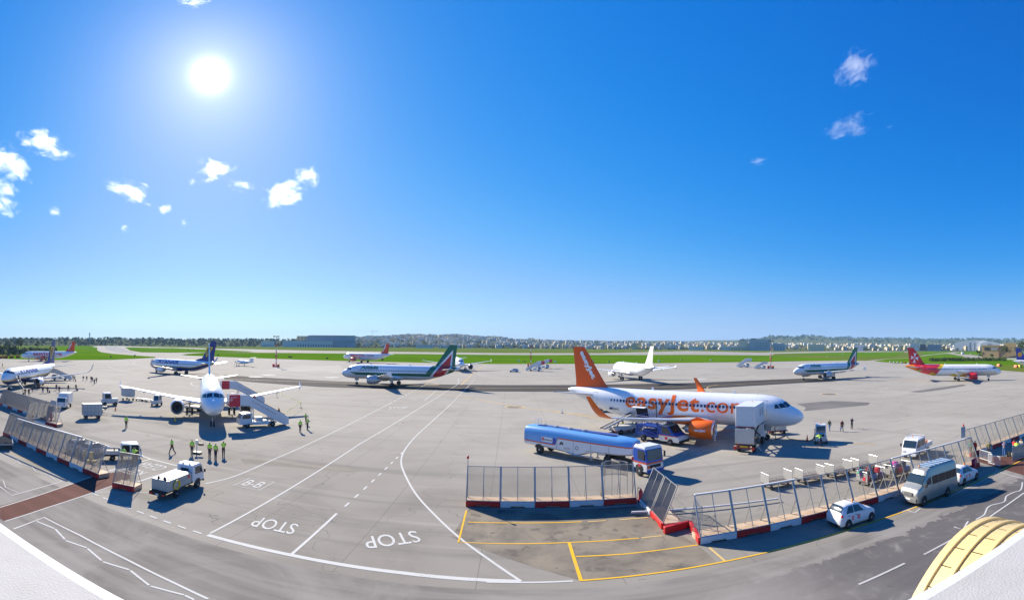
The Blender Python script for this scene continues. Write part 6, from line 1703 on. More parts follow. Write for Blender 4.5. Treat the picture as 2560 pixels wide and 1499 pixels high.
for ci, c in enumerate((c1, c2)):
    for k in range(9):
        nm, cc = cols[(k * 3 + ci * 2) % 8]; a = rt + .1; lx = -1.0 + (k % 5) * .5; ly = (-.3, .3)[k % 2]; z = .52 if k < 5 else 1.0
        mb = MB(); mb.M = Matrix.Rotation(rr.uniform(-.4, .4), 4, 'Z') @ Matrix.Rotation(rr.uniform(-.12, .12), 4, 'Y'); mb.box(-.3, .3, -.2, .2, 0, .45)
        o = bev(obj('travel_bag', mb, cloth(cc), loc=(c.x + lx * cos(a) - ly * sin(a), c.y + lx * sin(a) + ly * cos(a), z), rot=(0, 0, a)), .07, 3)
        tag(o, '%s travel bag in the %s layer on the %s loaded cart, %s' % (nm, 'lower' if k < 5 else 'upper', 'nearer' if ci == 0 else 'farther', ('left end', 'left of middle', 'in the middle', 'right of middle', 'right end')[k % 5]), 'bag', GL)
q = G(2139, 1189); g = NG('rainbow_fabric'); wv = g.N.new('ShaderNodeTexVoronoi'); wv.inputs['Scale'].default_value = 9; g.L.new(g.tc.outputs['Object'], wv.inputs['Vector']); hn = g.N.new('ShaderNodeHueSaturation'); hn.inputs['Saturation'].default_value = 2; hn.inputs['Value'].default_value = .7; g.L.new(wv.outputs['Color'], hn.inputs['Color'])
mb = MB(); mb.box(-.3, .3, -.2, .2, 0, .55); tag(bev(obj('travel_bag', mb, g.out(hn.outputs[0], .7), loc=(c1.x - 1.2 * cos(rt) , c1.y - 1.2 * sin(rt) + .1, .95), rot=(0, 0, rt)), .07, 3), 'rainbow-coloured bag on top of the nearer loaded cart', 'bag')
# red far baggage carts
rc = None
for k, (px, py, lb) in enumerate(((2, 898, 'leftmost'), (14, 897.5, 'second'), (29, 897, 'third'), (45, 896.5, 'rightmost'))):
    q = G(px, py - 2)
    if rc is None:
        t = thing('baggage_wagon', '', 'baggage wagon', q, radians(200), 'red baggage wagons by the far left jet')
        mb = MB(); mb.box(-1.3, 1.3, -.75, .75, .5, 1.3); obj('wagon_body', mb, mat('wagon_red', (.4, .03, .03), .6), t); mb = MB(); mb.box(-1.35, 1.35, -.8, .8, 2.0, 2.08); obj('canopy', mb, RUST, t)
        mb = MB()
        for x in (-1.28, 1.28):
            for y in (-.73, .73): mb.bar((x, y, .5), (x, y, 2.0), .06)
        obj('post', mb, DARK, t)
        for x in (-.8, .8): wheel(t, (x, 0, .25), .25, 1.3, n=10, rim=False)
        rc = t
    else: t = dup(rc, q, radians(200))
    t['label'] = lb + ' of four red baggage wagons standing before the far left jet'; t.scale = (1.2,) * 3

# marshalling cart, yellow barrow, cones, trestles
q = G(492, 1133); t = thing('marshalling_cart', 'small wheeled guidance board with a box, right behind the fourth ground worker', 'cart', q, radians(10))
mb = MB(); mb.box(-.5, .55, -.35, .35, .12, .2); obj('cart_base', mb, BLK, t); mb = MB(); mb.tube((0, 0, .2), (0, 0, 1.2), .06); mb.box(-.14, .14, -.1, .1, 1.0, 1.5); obj('stand', mb, VW, t); mb = MB(); mb.box(.25, .8, -.2, .2, .95, 1.2); obj('box', mb, mat('card_brown', (.25, .2, .14), .8), t)
for x in (-.35, .4):
    for y in (-.3, .3): wheel(t, (x, y, .1), .1, .07, n=8, rim=False)
q = G(226, 1160); t = thing('hand_barrow', 'yellow towing barrow behind the left fence beside the pickup', 'barrow', q, radians(30))
mb = MB(); mb.box(-.5, .6, -.3, .3, .25, .42); mb.box(-.1, .25, -.15, .15, .42, 1.25); obj('body', mb, YELV, t); mb = MB(); mb.path([(-.5, -.3, .3), (-.7, -.3, 1.3), (-.7, .3, 1.3), (-.5, .3, .3)], .05); obj('handle', mb, YELV, t)
for y in (-.36, .36): wheel(t, (.1, y, .2), .2, .1, n=10)
WB = mat('cone_white', (.75, .75, .75), .5); cone0 = None
for px, py, lb, cl in ((289, 1025.5, 'beside the low dollies', ORST), (438, 1054, 'in front of the left engine of the head-on jet', YELV), (1405, 1032, 'behind the tanker near the orange winglet', WB), (1787, 1103, 'below the orange engine of the near jet', WB), (2018, 1102, 'tall red one on the power cable', REDL)):
    q = G(px, py); t = thing('traffic_cone', 'traffic cone standing ' + lb, 'traffic cone', q); mb = MB(); mb.box(-.22, .22, -.22, .22, 0, .05); obj('cone_base', mb, BLK if cl != ORST else ORST, t)
    mb = MB(); mb.lathe([(.05, .16), (.35, .1), (.55, .07), (.85, .02)], 'z', 12); obj('cone_body', mb, cl, t)
posts = [(692, 993), (752, 1019)]
for k, (px, py) in enumerate(posts):
    q = G(px, py); t = thing('barrier_post', ('farther' if k == 0 else 'nearer') + ' dark barrier post holding yellow tape right of the stairs', 'barrier post', q); mb = MB(); mb.lathe([(0, .3), (.1, .28), (.12, .04), (1.1, .04), (1.15, .01)], 'z', 12); obj('post', mb, BLK, t)
a = G(628, 992); b = G(692, 993); c = G(752, 1019); d = G(712, 1048); mb = MB()
for u, v in ((a, b), (b, c), (c, d)): mb.loft([[(u.x, u.y, 1.02), (u.x, u.y, 1.1), (u.x + .01, u.y + .02, 1.1), (u.x + .01, u.y + .02, 1.02)], [(v.x, v.y, 1.02), (v.x, v.y, 1.1), (v.x + .01, v.y + .02, 1.1), (v.x + .01, v.y + .02, 1.02)]])
tag(obj('barrier_tape', mb, mat('tape_yellow', (.7, .75, .05), .5)), 'yellow-green safety tape strung between the barrier posts', 'tape')
q = G(8, 919); t = thing('trestle_cart', 'low yellow trestle by the far left worker', 'trestle', (q.x + 1, q.y, 0)); mb = MB(); mb.box(-.9, .9, -.3, .3, .25, .35); mb.box(-.9, .9, -.3, .3, .85, .9); obj('shelf', mb, YELV, t)
# white service unit with red frame under the near jet nose
q = G(1942, 1084); t = thing('service_unit', 'white toilet service cart with red frame under the nose of the orange-finned jet', 'service cart', q, radians(-10))
mb = MB(); mb.box(-1.3, 1.3, -.6, .6, .55, 1.35); bev(obj('body', mb, VWD, t), .05); mb = MB(); mb.box(-1.5, 1.5, -.65, .65, .38, .52); obj('frame', mb, RUST, t)
for x in (-.9, .9):
    for y in (-.6, .6): wheel(t, (x, y, .25), .25, .15, n=12)
q = G(640 - 210, 1038); box = None
# ================================================================ fences on painted ballast blocks
BR = mat('block_red', (.5, .012, .012), .55, 0, .15, 3); BW = mat('block_white', (.62, .62, .62), .6, 0, .12, 3); GALV = mat('galvanised', (.36, .37, .38), .45, .5, .15); WIRE = mat('mesh_wire', (.26, .26, .255), .6, .1, .1)


def m_plinth():
    g = NG('plinth_boards'); c = g.mix(g.ss(g.noise(1., 4, .6, vec=g.mapped((.7, 5, 1))), .3, .7), (.5, .33, .2), (.62, .5, .38)); c = g.mix(g.mul(g.ss(g.noise(2.2, 4, .6), .5, .75), .6), c, (.33, .25, .17))
    c = g.mix(g.lt(g.ma('PINGPONG', g.y, .07), .006), c, (.12, .09, .06)); g.bump(g.noise(12, 3), .2); return g.out(c, .85)


PLI = m_plinth(); UW = 2.62; HF = 2.9; LEAN = 1.02; DP = 1.45
TOPB = Vector((0, .12, .5)); TOPT = Vector((0, .12 + LEAN, HF))


def fence_unit(label, loc, rotz, red, group, wd=UW, cage=False):
    """front edge along local x, sloping panel leaning back to +y"""
    t = thing('fence_unit', label, 'fence', loc, rotz, group); P = BR if red else BW; h = wd / 2
    mb = MB(); mb.prism([(-h + .01, .02), (-h * .45, .02), (-h * .38, .13), (h * .38, .13), (h * .45, .02), (h - .01, .02), (h - .01, .45), (-h + .01, .45)], 0, .22, 'y'); bev(obj('block', mb, P, t), .02, 2)
    mb = MB(); mb.loft([[(-h + .01, .22, .02), (-h + .01, DP, .02), (-h + .01, DP, .4), (-h + .01, .22, .4)], [(h - .01, .22, .02), (h - .01, DP, .02), (h - .01, DP, .4), (h - .01, .22, .4)]]); obj('plinth', mb, PLI, t)
    for x in (-h + .04, 0, h - .04):
        r = .035 if x else .022; mb = MB(); mb.bar(Vector((x, .12, .4)), TOPT + Vector((x, 0, 0)), r * 2); obj('post', mb, GALV, t)
        m_ = TOPB.lerp(TOPT, .52) + Vector((x, 0, 0)); mb = MB(); mb.bar(m_, Vector((x, DP - .1, .4)), .04); obj('brace', mb, GALV, t)
    mb = MB(); mb.bar(TOPT + Vector((-h, 0, 0)), TOPT + Vector((h, 0, 0)), .05); mb2 = mb; obj('top_rail', mb, GALV, t); mb = MB(); mb.bar(Vector((-h, .14, .47)), Vector((h, .14, .47)), .05); obj('bottom_rail', mb, GALV, t)
    mb = MB(); Ls = (TOPT - TOPB).length; d = (TOPT - TOPB).normalized(); n_ = 24; cell = wd / n_; k2 = int(Ls / (cell * .62))
    ww = .012
    def pw(u, v): return Vector((u, 0, 0)) + TOPB + d * v
    dv = Ls / k2
    for s in (1, -1):
        for k in range(-k2, n_ + k2 if True else 0):
            # wire climbing one cell per row
            a0, b0 = (k, 0), (k + k2, k2) if s > 0 else (k - k2, k2)
            lo, hi = 0, k2
            for r in (0, 1): pass
            if s > 0: lo = max(0, -k); hi = min(k2, n_ - k); u0 = k + lo; u1 = k + hi
            else: lo = max(0, k - n_); hi = min(k2, k); u0 = k - lo; u1 = k - hi
            if hi <= lo: continue
            A = pw(-h + u0 * cell, lo * dv); B = pw(-h + u1 * cell, hi * dv); pe = Vector((.008, .011, -.006)); mb.add([A - pe, A + pe, B + pe, B - pe], [(0, 1, 2, 3)])
    obj('mesh_panel', mb, WIRE, t, smooth=0, fix=False)
    return t


proto = {}


def unit(label, x, y, rotz, red, group, wd=UW):
    k = (red, round(wd, 2))
    if k not in proto: proto[k] = fence_unit(label, (x, y, 0), rotz, red, group, wd); return proto[k]
    return dup(proto[k], (x, y, 0), rotz, label, group)


def run(x0, y0, rot, n, red0, group, labels, wd):
    for i in range(n):
        cx = x0 + cos(rot) * wd * (i + .5); cy = y0 + sin(rot) * wd * (i + .5)
        unit(labels(i, (red0 + i) % 2 == 0), cx, cy, rot, (red0 + i) % 2 == 0, group, wd)


od = ['first', 'second', 'third', 'fourth', 'fifth', 'sixth', 'seventh', 'eighth', 'ninth', 'tenth', 'eleventh', 'twelfth', 'thirteenth']
GM = 'short middle fence in front of the tanker'
run(-3.5, 35.65, -.01, 5, 0, GM, lambda i, r: '%s mesh fence unit on %s block, %s from left in the short middle fence' % ('leaning', 'red' if r else 'white', od[i]), 2.68)
GD = 'angled fence by the extinguisher'
run(10.0, 35.15, radians(-90) + .0, 1, 1, GD, lambda i, r: 'leaning mesh fence unit on white block next to the red extinguisher', 2.68)
run(10.05, 32.4, radians(-91), 1, 0, GD, lambda i, r: 'leaning mesh fence unit on red block where the fence steps inward', 2.68)
GRF = 'long right-hand fence behind the parked cars'
run(11.45, 26.36, 0, 12, 1, GRF, lambda i, r: 'mesh fence unit on %s block, %s from the left end of the long right fence' % ('red' if r else 'white', od[i]), 2.55)
GR2_ = 'fence at the right picture edge'
run(45.2, 29.6, .02, 8, 0, GR2_, lambda i, r: 'leaning mesh fence unit on %s block, %s unit past the right footpath gap' % ('red' if r else 'white', od[i]), 2.55)
GLF = 'long left-hand fence beside the red footpath'
for i in range(9):
    x = -35.9 - 2.55 * i; unit('leaning mesh fence unit on %s block, %s from the footpath end of the left fence' % ('red' if i % 2 == 0 else 'white', od[i]), x + 1.27, 26.9 + i * .22, -.086, i % 2 == 0, GLF, 2.55)
unit('separate mesh fence unit on red block standing alone left of the water lorry', -29.35, 26.35, .25, True, GLF, 2.2)
# back-left fences seen through the first one
a = G(147, 1068); b = G(58, 1085)
GBL = 'farther fences at the left edge'
for i in range(3): unit('leaning mesh fence unit on %s block, %s from right in the near-left back fence' % ('red' if i % 2 == 0 else 'white', od[i]), a.x - 1.4 - i * 2.55 * .98, a.y - .6 - i * .35, .16, i % 2 == 0, GBL, 2.55)
a = G(24, 1022)
for i in range(9):
    x = a.x + 3.4 * 0 + (i - 2) * 2.5; y = a.y - (i - 2) * .28
    unit('leaning mesh fence unit on %s block, %s from left in the farthest left fence' % ('red' if i % 2 == 0 else 'white', od[i]), x, y, -.11, i % 2 == 0, GBL, 2.55)
# white capping of the long fences, corner blocks, cage hoop, beacons
for a, b, lb in (((11.5, 27.5), (19.3, 27.5), 'left end'), ((29.5, 27.5), (41.9, 27.5), 'right half')):
    mb = MB(); mb.box(a[0], b[0], a[1] - .07, a[1] + .07, 2.92, 2.99); tag(obj('fence_capping', mb, BW), 'white capping rail along the %s of the long right fence' % lb, 'rail')
mb = MB(); mb.box(-51, -37.5, 28.1, 28.26, 2.93, 3.02); o = obj('fence_capping', mb, BW, loc=(0, 0, 0)); tag(o, 'white capping rail on top of the long left fence', 'rail')
o.rotation_euler = (0, 0, 0)
mb = MB(); mb.prism([(9.95, 28.75), (12.0, 29.4), (12.0, 29.65), (9.9, 29.05)], .02, .5, 'z'); tag(bev(obj('ballast_block', mb, BR), .03), 'low red concrete block across the step of the angled fence', 'concrete block')
mb = MB(); mb.prism([(11.9, 29.5), (12.15, 29.45), (11.55, 26.4), (11.3, 26.4)], .02, .48, 'z'); tag(bev(obj('ballast_block', mb, BR), .03), 'red painted return wall joining the angled fence to the long right fence', 'concrete block')
t = thing('fence_return', 'narrow upright railing panel over the red return wall between the two right fences', 'railing', (0, 0, 0)); mb = MB()
for k in range(9): u = k / 8; mb.tube((12.05 - .55 * u, 29.3 - 2.9 * u, .48), (12.35 - .55 * u, 29.5 - 2.6 * u, 2.2), .02, None, 4)
mb.bar((12.35, 29.5, 2.2), (11.8, 26.9, 2.2), .05); obj('railing', mb, GALV, t)
# white scaffold rail behind the angled fence
mb = MB(); mb.bar((8.8, 33.0, .25), (20.5, 31.6, .25), .12); tag(obj('ground_rail', mb, BW), 'white steel beam lying on the apron behind the angled fence', 'beam')
# cage hoop on the middle fence
t = thing('gate_cage', 'curved wire cage with hooped top behind the right end of the middle fence', 'cage', (8.35, 36.7, 0)); mb = MB(); R_ = 1.05
arc = [(R_ * cos(a), R_ * sin(a)) for a in [pi * k / 14 for k in range(15)]]
for z in (.1, 1.9, 3.0): mb.path([(x, y, z) for x, y in arc], .028, 5)
for k in (0, 4, 7, 10, 14): mb.tube((arc[k][0], arc[k][1], .1), (arc[k][0], arc[k][1], 3.0), .025, None, 5)
obj('frame', mb, GALV, t); mb = MB(); n = 40
for s in (1, -1):
    for k in range(n):
        u0 = k / n; u1 = (k + s * 6) / n
        if not 0 <= u1 <= 1: continue
        A = (R_ * cos(pi * u0), R_ * sin(pi * u0)); B = (R_ * cos(pi * u1), R_ * sin(pi * u1)); mb.tube((A[0], A[1], 1.9), (B[0], B[1], 3.0), .008, None, 3)
obj('mesh_panel', mb, WIRE, t)


def lamp_post(label, x, y, h):
    t = thing('warning_lamp', label, 'warning lamp', (x, y, 0)); mb = MB(); mb.tube((0, 0, 0), (0, 0, h), .03); obj('post', mb, GALV, t); mb = MB(); mb.lathe([(h, .07), (h + .08, .1), (h + .2, .09), (h + .26, .02)], 'z', 10); obj('lamp', mb, REDL, t)


lamp_post('red lamp on a thin pole at the left end of the middle fence', -3.45, 36.85, 3.45); lamp_post('red lamp on a thin pole at the right end of the middle fence', 9.75, 36.4, 3.3)
lamp_post('red lamp on a thin pole at the footpath gap of the right fence', 45.1, 30.6, 3.4)
q = G(1603, 1262); t = thing('fire_extinguisher', 'wheeled red fire extinguisher beside the angled fence', 'fire extinguisher', (q.x + .1, q.y + .5, 0), .3)
mb = MB(); mb.lathe([(.15, .05), (.18, .17), (.95, .17), (1.08, .08), (1.15, .06)], 'z', 14); obj('cylinder', mb, REDS, t); mb = MB(); mb.path([(-.15, -.2, .3), (-.15, -.2, 1.25), (-.15, .2, 1.25), (-.15, .2, .3)], .025); obj('handle', mb, REDS, t)
for y in (-.22, .22): wheel(t, (0, y, .15), .15, .06, n=12)
q = G(128, 1058); t = thing('fire_extinguisher', 'small red fire extinguisher on the pale plinth of the farthest left fence', 'fire extinguisher', (q.x, q.y, 0)); mb = MB(); mb.lathe([(.4, .05), (.43, .16), (1.3, .16), (1.45, .07), (1.6, .05)], 'z', 12); obj('cylinder', mb, REDS, t); mb = MB(); mb.box(-.15, .15, -.15, .15, 0, .4); obj('stand', mb, BLK, t)
q = G(142, 1060); t = thing('panel_sign', 'pale blank board on two legs at the end of the farthest left fence', 'sign', (q.x - .6, q.y, 0)); mb = MB(); mb.box(-1.1, .4, -.03, .03, 1.9, 3.4); obj('board', mb, mat('dull_board', (.42, .42, .42), .6), t)
mb = MB(); mb.bar((-1.0, 0, 0), (-1.0, 0, 1.9), .08); obj('leg', mb, GALV, t); mb = MB(); mb.bar((.3, 0, 0), (.3, 0, 1.9), .08); obj('leg', mb, GALV, t)
q = G(15, 1013); mb = MB(); mb.lathe([(0, .3), (.4, .3), (1.5, .28), (1.7, .2)], 'z', 10); tag(obj('orange_bin', mb, mat('faded_orange', (.6, .28, .1), .6), loc=q), 'faded orange upright bin behind the farthest left fence', 'bin')
# cargo dolly cut by the left edge in front of the left fence
q = G(12, 1118); t = thing('cargo_dolly', 'dark roller dolly cut by the left picture edge in front of the left fence', 'dolly', (q.x, q.y, 0), -.45)
mb = MB(); mb.box(-2.4, 1.6, -.9, .9, .62, .72); mb.box(-2.4, 1.6, -.95, -.88, .55, .85); mb.box(-2.4, 1.6, .88, .95, .55, .85); obj('frame', mb, ALU, t); mb = MB()
for k in range(14): mb.tube((-2.3 + k * .29, -.85, .76), (-2.3 + k * .29, .85, .76), .05)
obj('roller', mb, DARK, t)
for x in (-1.7, 1.1):
    for y in (-.7, .7): wheel(t, (x, y, .22), .22, .15, n=12)
# sign board, red block, crowd barrier and glass screen at the right
q = G(2424, 1130); t = thing('notice_board', 'blank grey notice board standing above the end of the long right fence', 'sign', (41.2, 28.0, 0), .0)
mb = MB(); mb.box(-.4, .4, -.02, .02, 3.0, 4.1); obj('board', mb, mat('board_blue_grey', (.33, .36, .42), .5), t); mb = MB(); mb.bar((-.38, 0, 0), (-.38, 0, 4.1), .05); mb.bar((.38, 0, 0), (.38, 0, 3.0), .05); obj('post', mb, GALV, t)
q = G(2436, 1170); mb = MB(); mb.prism([(-.55, 0), (.55, 0), (.45, .5), (.55, .95), (-.5, 1.0), (-.6, .5)], -.2, .2, 'y'); tag(bev(obj('plastic_barrier', mb, mat('crimson_plastic', (.42, .01, .06), .4), loc=(q.x, q.y, 0), rot=(0, 0, .35)), .06, 3), 'dark red plastic barrier at the end of the long right fence', 'barrier')
t = None
for k, (pa, pb) in enumerate((((2450, 1148), (2478, 1157)), ((2471, 1159), (2500, 1168)))):
    A = G(*pa); B = G(*pb); Lb = (B - A).length; rr_ = atan2((B - A).y, (B - A).x); t = thing('crowd_barrier', ('farther' if k == 0 else 'nearer') + ' white crowd barrier with upright bars beside the right footpath', 'barrier', A, rr_, 'crowd barriers by the right footpath')
    mb = MB(); mb.path([(0, 0, .15), (0, 0, 1.1), (Lb, 0, 1.1), (Lb, 0, .15)], .028, 6, closed=True); obj('frame', mb, VW, t); mb = MB()
    for i in range(1, 10): mb.tube((Lb * i / 10, 0, .15), (Lb * i / 10, 0, 1.1), .016, None, 5)
    obj('bars', mb, VW, t)
A = G(2531, 1153); B = G(2560 + 25, 1133); t = thing('glass_screen', 'grey glazed windbreak screen by the footpath at the right edge', 'screen', A, atan2((B - A).y, (B - A).x)); Lb = (B - A).length
mb = MB(); mb.box(0, Lb, -.02, .02, .12, 1.5); g = NG('tinted_glass'); g.b.inputs['Transmission Weight'].default_value = .5; obj('pane', mb, g.out(g.mix(g.noise(2, 2), (.4, .43, .42), (.5, .53, .52)), .1), t); mb = MB(); mb.path([(0, 0, .05), (0, 0, 1.55), (Lb, 0, 1.55), (Lb, 0, .05)], .03, 4, closed=True); obj('frame', mb, GALV, t)
# red and white blocks by the grass behind the red-finned jet
for k in range(7):
    q = G(2222 + k * 9, 905.3 + k * .5); mb = MB(); mb.box(-1., 1., -.3, .3, 0, .8); tag(obj('road_block', mb, BR if k in (4, 6) else BW, loc=(q.x, q.y - 2, 0)), '%s plastic road block on the apron edge behind the red fin, %s from left' % ('red' if k in (4, 6) else 'white', od[k]), 'road block', 'road blocks by the grass')
for px, c_, lb in ((2498, ORST, 'orange'), (2541, ORST, 'light orange'), (2549, YELV, 'yellow')):
    q = G(px, 915 + (px > 2500) * 3); mb = MB(); mb.loft([[(-1.8, -1, 0), (1.8, -1, 0), (1.8, -1, 1.3), (-1.5, -1, 1.5)], [(-1.8, 1, 0), (1.8, 1, 0), (1.6, 1, 1.2), (-1.4, 1, 1.4)]]); tag(obj('covered_equipment', mb, c_, loc=(q.x, q.y, 0)), '%s covered ground equipment in front of the jet at the right edge' % lb, 'equipment')

# ================================================================ terminal foreground
g = NG('white_render'); n1 = g.noise(70, 4, .6); n2 = g.noise(5, 4, .6); c = g.mix(n2, (.43, .42, .4), (.49, .475, .45)); c = g.mix(g.mul(g.ss(g.noise(1.7, 5, .65), .5, .72), .35), c, (.36, .35, .32)); c = g.mix(g.mul(g.ss(g.noise(9, 3, .5), .7, .74), .5), c, (.3, .29, .27)); g.bump(n1, .7, .005); REND = g.out(c, .9)
g = NG('white_coping'); c = g.mix(g.noise(6, 4, .6), (.6, .6, .59), (.64, .64, .63)); g.bump(g.noise(14, 3), .15, .004); COPE = g.out(c, .7)
t = thing('parapet_wall', 'white rendered roof parapet crossing both lower corners of the view', 'parapet', (0, 0, 0))
mb = MB(); mb.box(-9, 9, .15, 1.352, 8.5, 10.9); obj('wall', mb, REND, t); mb = MB(); mb.box(-9, 9, 1.353, 1.42, 8.5, 10.9); obj('coping', mb, COPE, t)
g = NG('cream_panel'); c = g.mix(g.noise(3, 3), (.62, .46, .2), (.68, .54, .27)); CREAM = g.out(c, .6)
t = thing('entrance_canopy', 'cream ribbed arched canopy jutting out below the parapet at the lower right', 'canopy', (0, 0, 0)); cx, cz, R_ = 5.72, 7.55, 2.08


def arc_pt(a, r, y): return (cx + r * cos(a) * .92, y, cz + r * sin(a))


A_ = [radians(-10 + 200 * k / 40) for k in range(41)]; ys = [3.64, 3.36, 3.08, 2.8, 2.52, 2.24, 1.96, 1.68]
for i in range(len(ys) - 1):
    for k in range(0, 40, 2):
        mb = MB(); r0 = R_ - .03
        for kk in (k, k + 1):
            a0 = A_[kk] + (.004 if kk == k else 0); a1 = A_[kk + 1] - (.004 if kk > k else 0)
            mb.add([arc_pt(a0, r0, ys[i] - .05), arc_pt(a1, r0, ys[i] - .05), arc_pt(a1, r0, ys[i + 1] + .03), arc_pt(a0, r0, ys[i + 1] + .03)], [(0, 1, 2, 3)])
        if i == 0 or k > 16: pass
        mbs = mb
        if k == 0: full = MB()
        full.v += [], ; full.v = [v for v in full.v if v != []]
        o_ = len(full.v); full.v += mbs.v; full.f += [tuple(q + o_ for q in f) for f in mbs.f]; full.mi += mbs.mi
    obj('roof_panel', full, CREAM, t, smooth=60, fix=False)
for i, y in enumerate(ys):
    mb = MB(); w_ = .055 if i == 0 else .035; mb.loft([[arc_pt(a, R_ - .06, y - w_), arc_pt(a, R_ + .0, y - w_), arc_pt(a, R_ + .0, y + w_), arc_pt(a, R_ - .06, y + w_)] for a in A_]); obj('roof_rib', mb, CREAM, t, smooth=40)
mb = MB()
for k in range(40): mb.add([arc_pt(A_[k], R_ - .075, ys[0] + .06), arc_pt(A_[k + 1], R_ - .075, ys[0] + .06), arc_pt(A_[k + 1], R_ - .075, 1.4), arc_pt(A_[k], R_ - .075, 1.4)], [(0, 1, 2, 3)])
obj('soffit', mb, CREAM, t, smooth=60, fix=False)
# ================================================================ distance
rb = random.Random(21)


def interp(tab, x):
    if x <= tab[0][0]: return tab[0][1]
    for i in range(len(tab) - 1):
        if x <= tab[i + 1][0]:
            a, b = tab[i], tab[i + 1]; t = (x - a[0]) / (b[0] - a[0]); t = t * t * (3 - 2 * t); return a[1] + (b[1] - a[1]) * t
    return tab[-1][1]


RID = [(-400, 16), (0, 17), (150, 20), (420, 19), (700, 18), (820, 22), (900, 32), (1040, 39), (1130, 40), (1230, 34), (1300, 25), (1420, 21), (1600, 19), (1850, 18), (2000, 17), (2300, 15), (2560, 15), (3000, 15)]
FAR = [(-400, 0), (900, 0), (1400, 30), (1700, 38), (1880, 50), (1930, 88), (2010, 94), (2070, 90), (2120, 78), (2200, 72), (2260, 76), (2330, 66), (2420, 74), (2560, 70), (3000, 70)]


def sst(x, a, b): t = max(0, min(1, (x - a) / (b - a))); return t * t * (3 - 2 * t)


def hill_z(px, D):
    z = interp(RID, px) * sst(D, 1330, 1950); n = noise.noise(Vector((px * .012, D * .0016, 0))) * 5 * sst(D, 1400, 1900)
    return z + n + interp(FAR, px) * sst(D, 2600, 5200) * (1 + .12 * noise.noise(Vector((px * .02, D * .001, 3))))


mb = MB(); nx, ny = 220, 26; rows_ = []
Ds = [1250 + 60 * i for i in range(14)] + [2150, 2400, 2700, 3100, 3500, 3900, 4300, 4700, 5100, 5500, 6200, 6600]
for D in Ds:
    rows_.append([])
    for i in range(nx + 1):
        px = -500 + 3560 * i / nx; p = polar(px, D); rows_[-1].append((p.x, p.y, hill_z(px, D) - (.3 if D < 1300 else 0)))
mb.loft(rows_, cap=False, closed=False); struct('hills', mb, GR3, smooth=70, fix=False)


def m_leaf(name, a, b):
    if name in _mats: return _mats[name]
    g = NG(name); n = g.noise(.35, 3); r = g.N.new('ShaderNodeObjectInfo').outputs['Random']
    c = g.mix(g.ss(n, .35, .65), a, b); c = g.mix(g.mul(r, .45), c, tuple(x * .6 for x in a)); _mats[name] = g.out(c, .8, 0, .2); return _mats[name]


LEAF = [m_leaf('dark_evergreen', (.035, .06, .03), (.06, .09, .035)), m_leaf('olive_foliage', (.06, .08, .03), (.1, .12, .05)), m_leaf('fresh_foliage', (.07, .12, .02), (.11, .17, .03))]
BARK = mat('bark', (.12, .085, .06), .9)


def leafball(mb, c, r, n, s, rnd_):
    for _ in range(n):
        v = Vector((rnd_.gauss(0, 1), rnd_.gauss(0, 1), rnd_.gauss(0, 1))).normalized() * rnd_.uniform(.55, 1.05); p = Vector(c) + Vector((v.x * r[0], v.y * r[1], v.z * r[2]))
        a = Vector((rnd_.gauss(0, 1), rnd_.gauss(0, 1), rnd_.gauss(0, 1))).normalized(); b = a.orthogonal().normalized(); d = a.cross(b); q = s * rnd_.uniform(.6, 1.3)
        mb.add([p + b * q, p + d * q * .8, p - b * q, p - d * q * .8], [(0, 1, 2, 3)])


def tree_proto(kind):
    r = random.Random(kind * 5 + 2); t = thing('tree', '', 'tree', (0, 0, 0)); H_ = (7., 9., 6.)[kind]
    mb = MB(); mb.tube((0, 0, 0), (.2, 0, H_ * .5), .28, .16, 7)
    for k in range(5): a = 2 * pi * k / 5; mb.tube((.2, 0, H_ * .42), (cos(a) * H_ * .25, sin(a) * H_ * .25, H_ * (.62 + .1 * (k % 2))), .1, .04, 5)
    obj('trunk', mb, BARK, t); mb = MB()
    for k in range(9):
        a = r.uniform(0, 6.28); q = r.uniform(.1, .36) * H_; leafball(mb, (cos(a) * q, sin(a) * q, H_ * r.uniform(.45, .85)), [H_ * .2, H_ * .2, H_ * .15], 42, .32, r)
    obj('crown', mb, LEAF[kind], t, smooth=0, fix=False); return t


protos = [tree_proto(k) for k in range(3)]; used = [False] * 3
LT = ['dark evergreen tree in the distant tree belt beyond the airfield', 'tall olive-green tree in the distant tree belt beyond the airfield', 'bright green tree in the distant tree belt beyond the airfield']


def tree(k, p, sc, rz, label=None, group='trees beyond the airfield'):
    if not used[k]:
        used[k] = True; t = protos[k]; t.location = p; t.rotation_euler = (0, 0, rz); t['group'] = group
    else: t = dup(protos[k], p, rz)
    t.scale = (sc * rb.uniform(.9, 1.25), sc * rb.uniform(.9, 1.25), sc); t['label'] = label or LT[k]; t['group'] = group
    return t


for i in range(150):
    px = rb.choice([rb.uniform(-10, 700), rb.uniform(880, 1300), rb.uniform(1300, 1850), rb.uniform(1930, 2400)]); D = rb.uniform(1290, 1480); p = polar(px, D, hill_z(px, D) - .5); tree(rb.choice([0, 0, 1, 2]), p, rb.uniform(.55, .95) if px < 880 else rb.uniform(.5, .85), rb.uniform(0, 6))
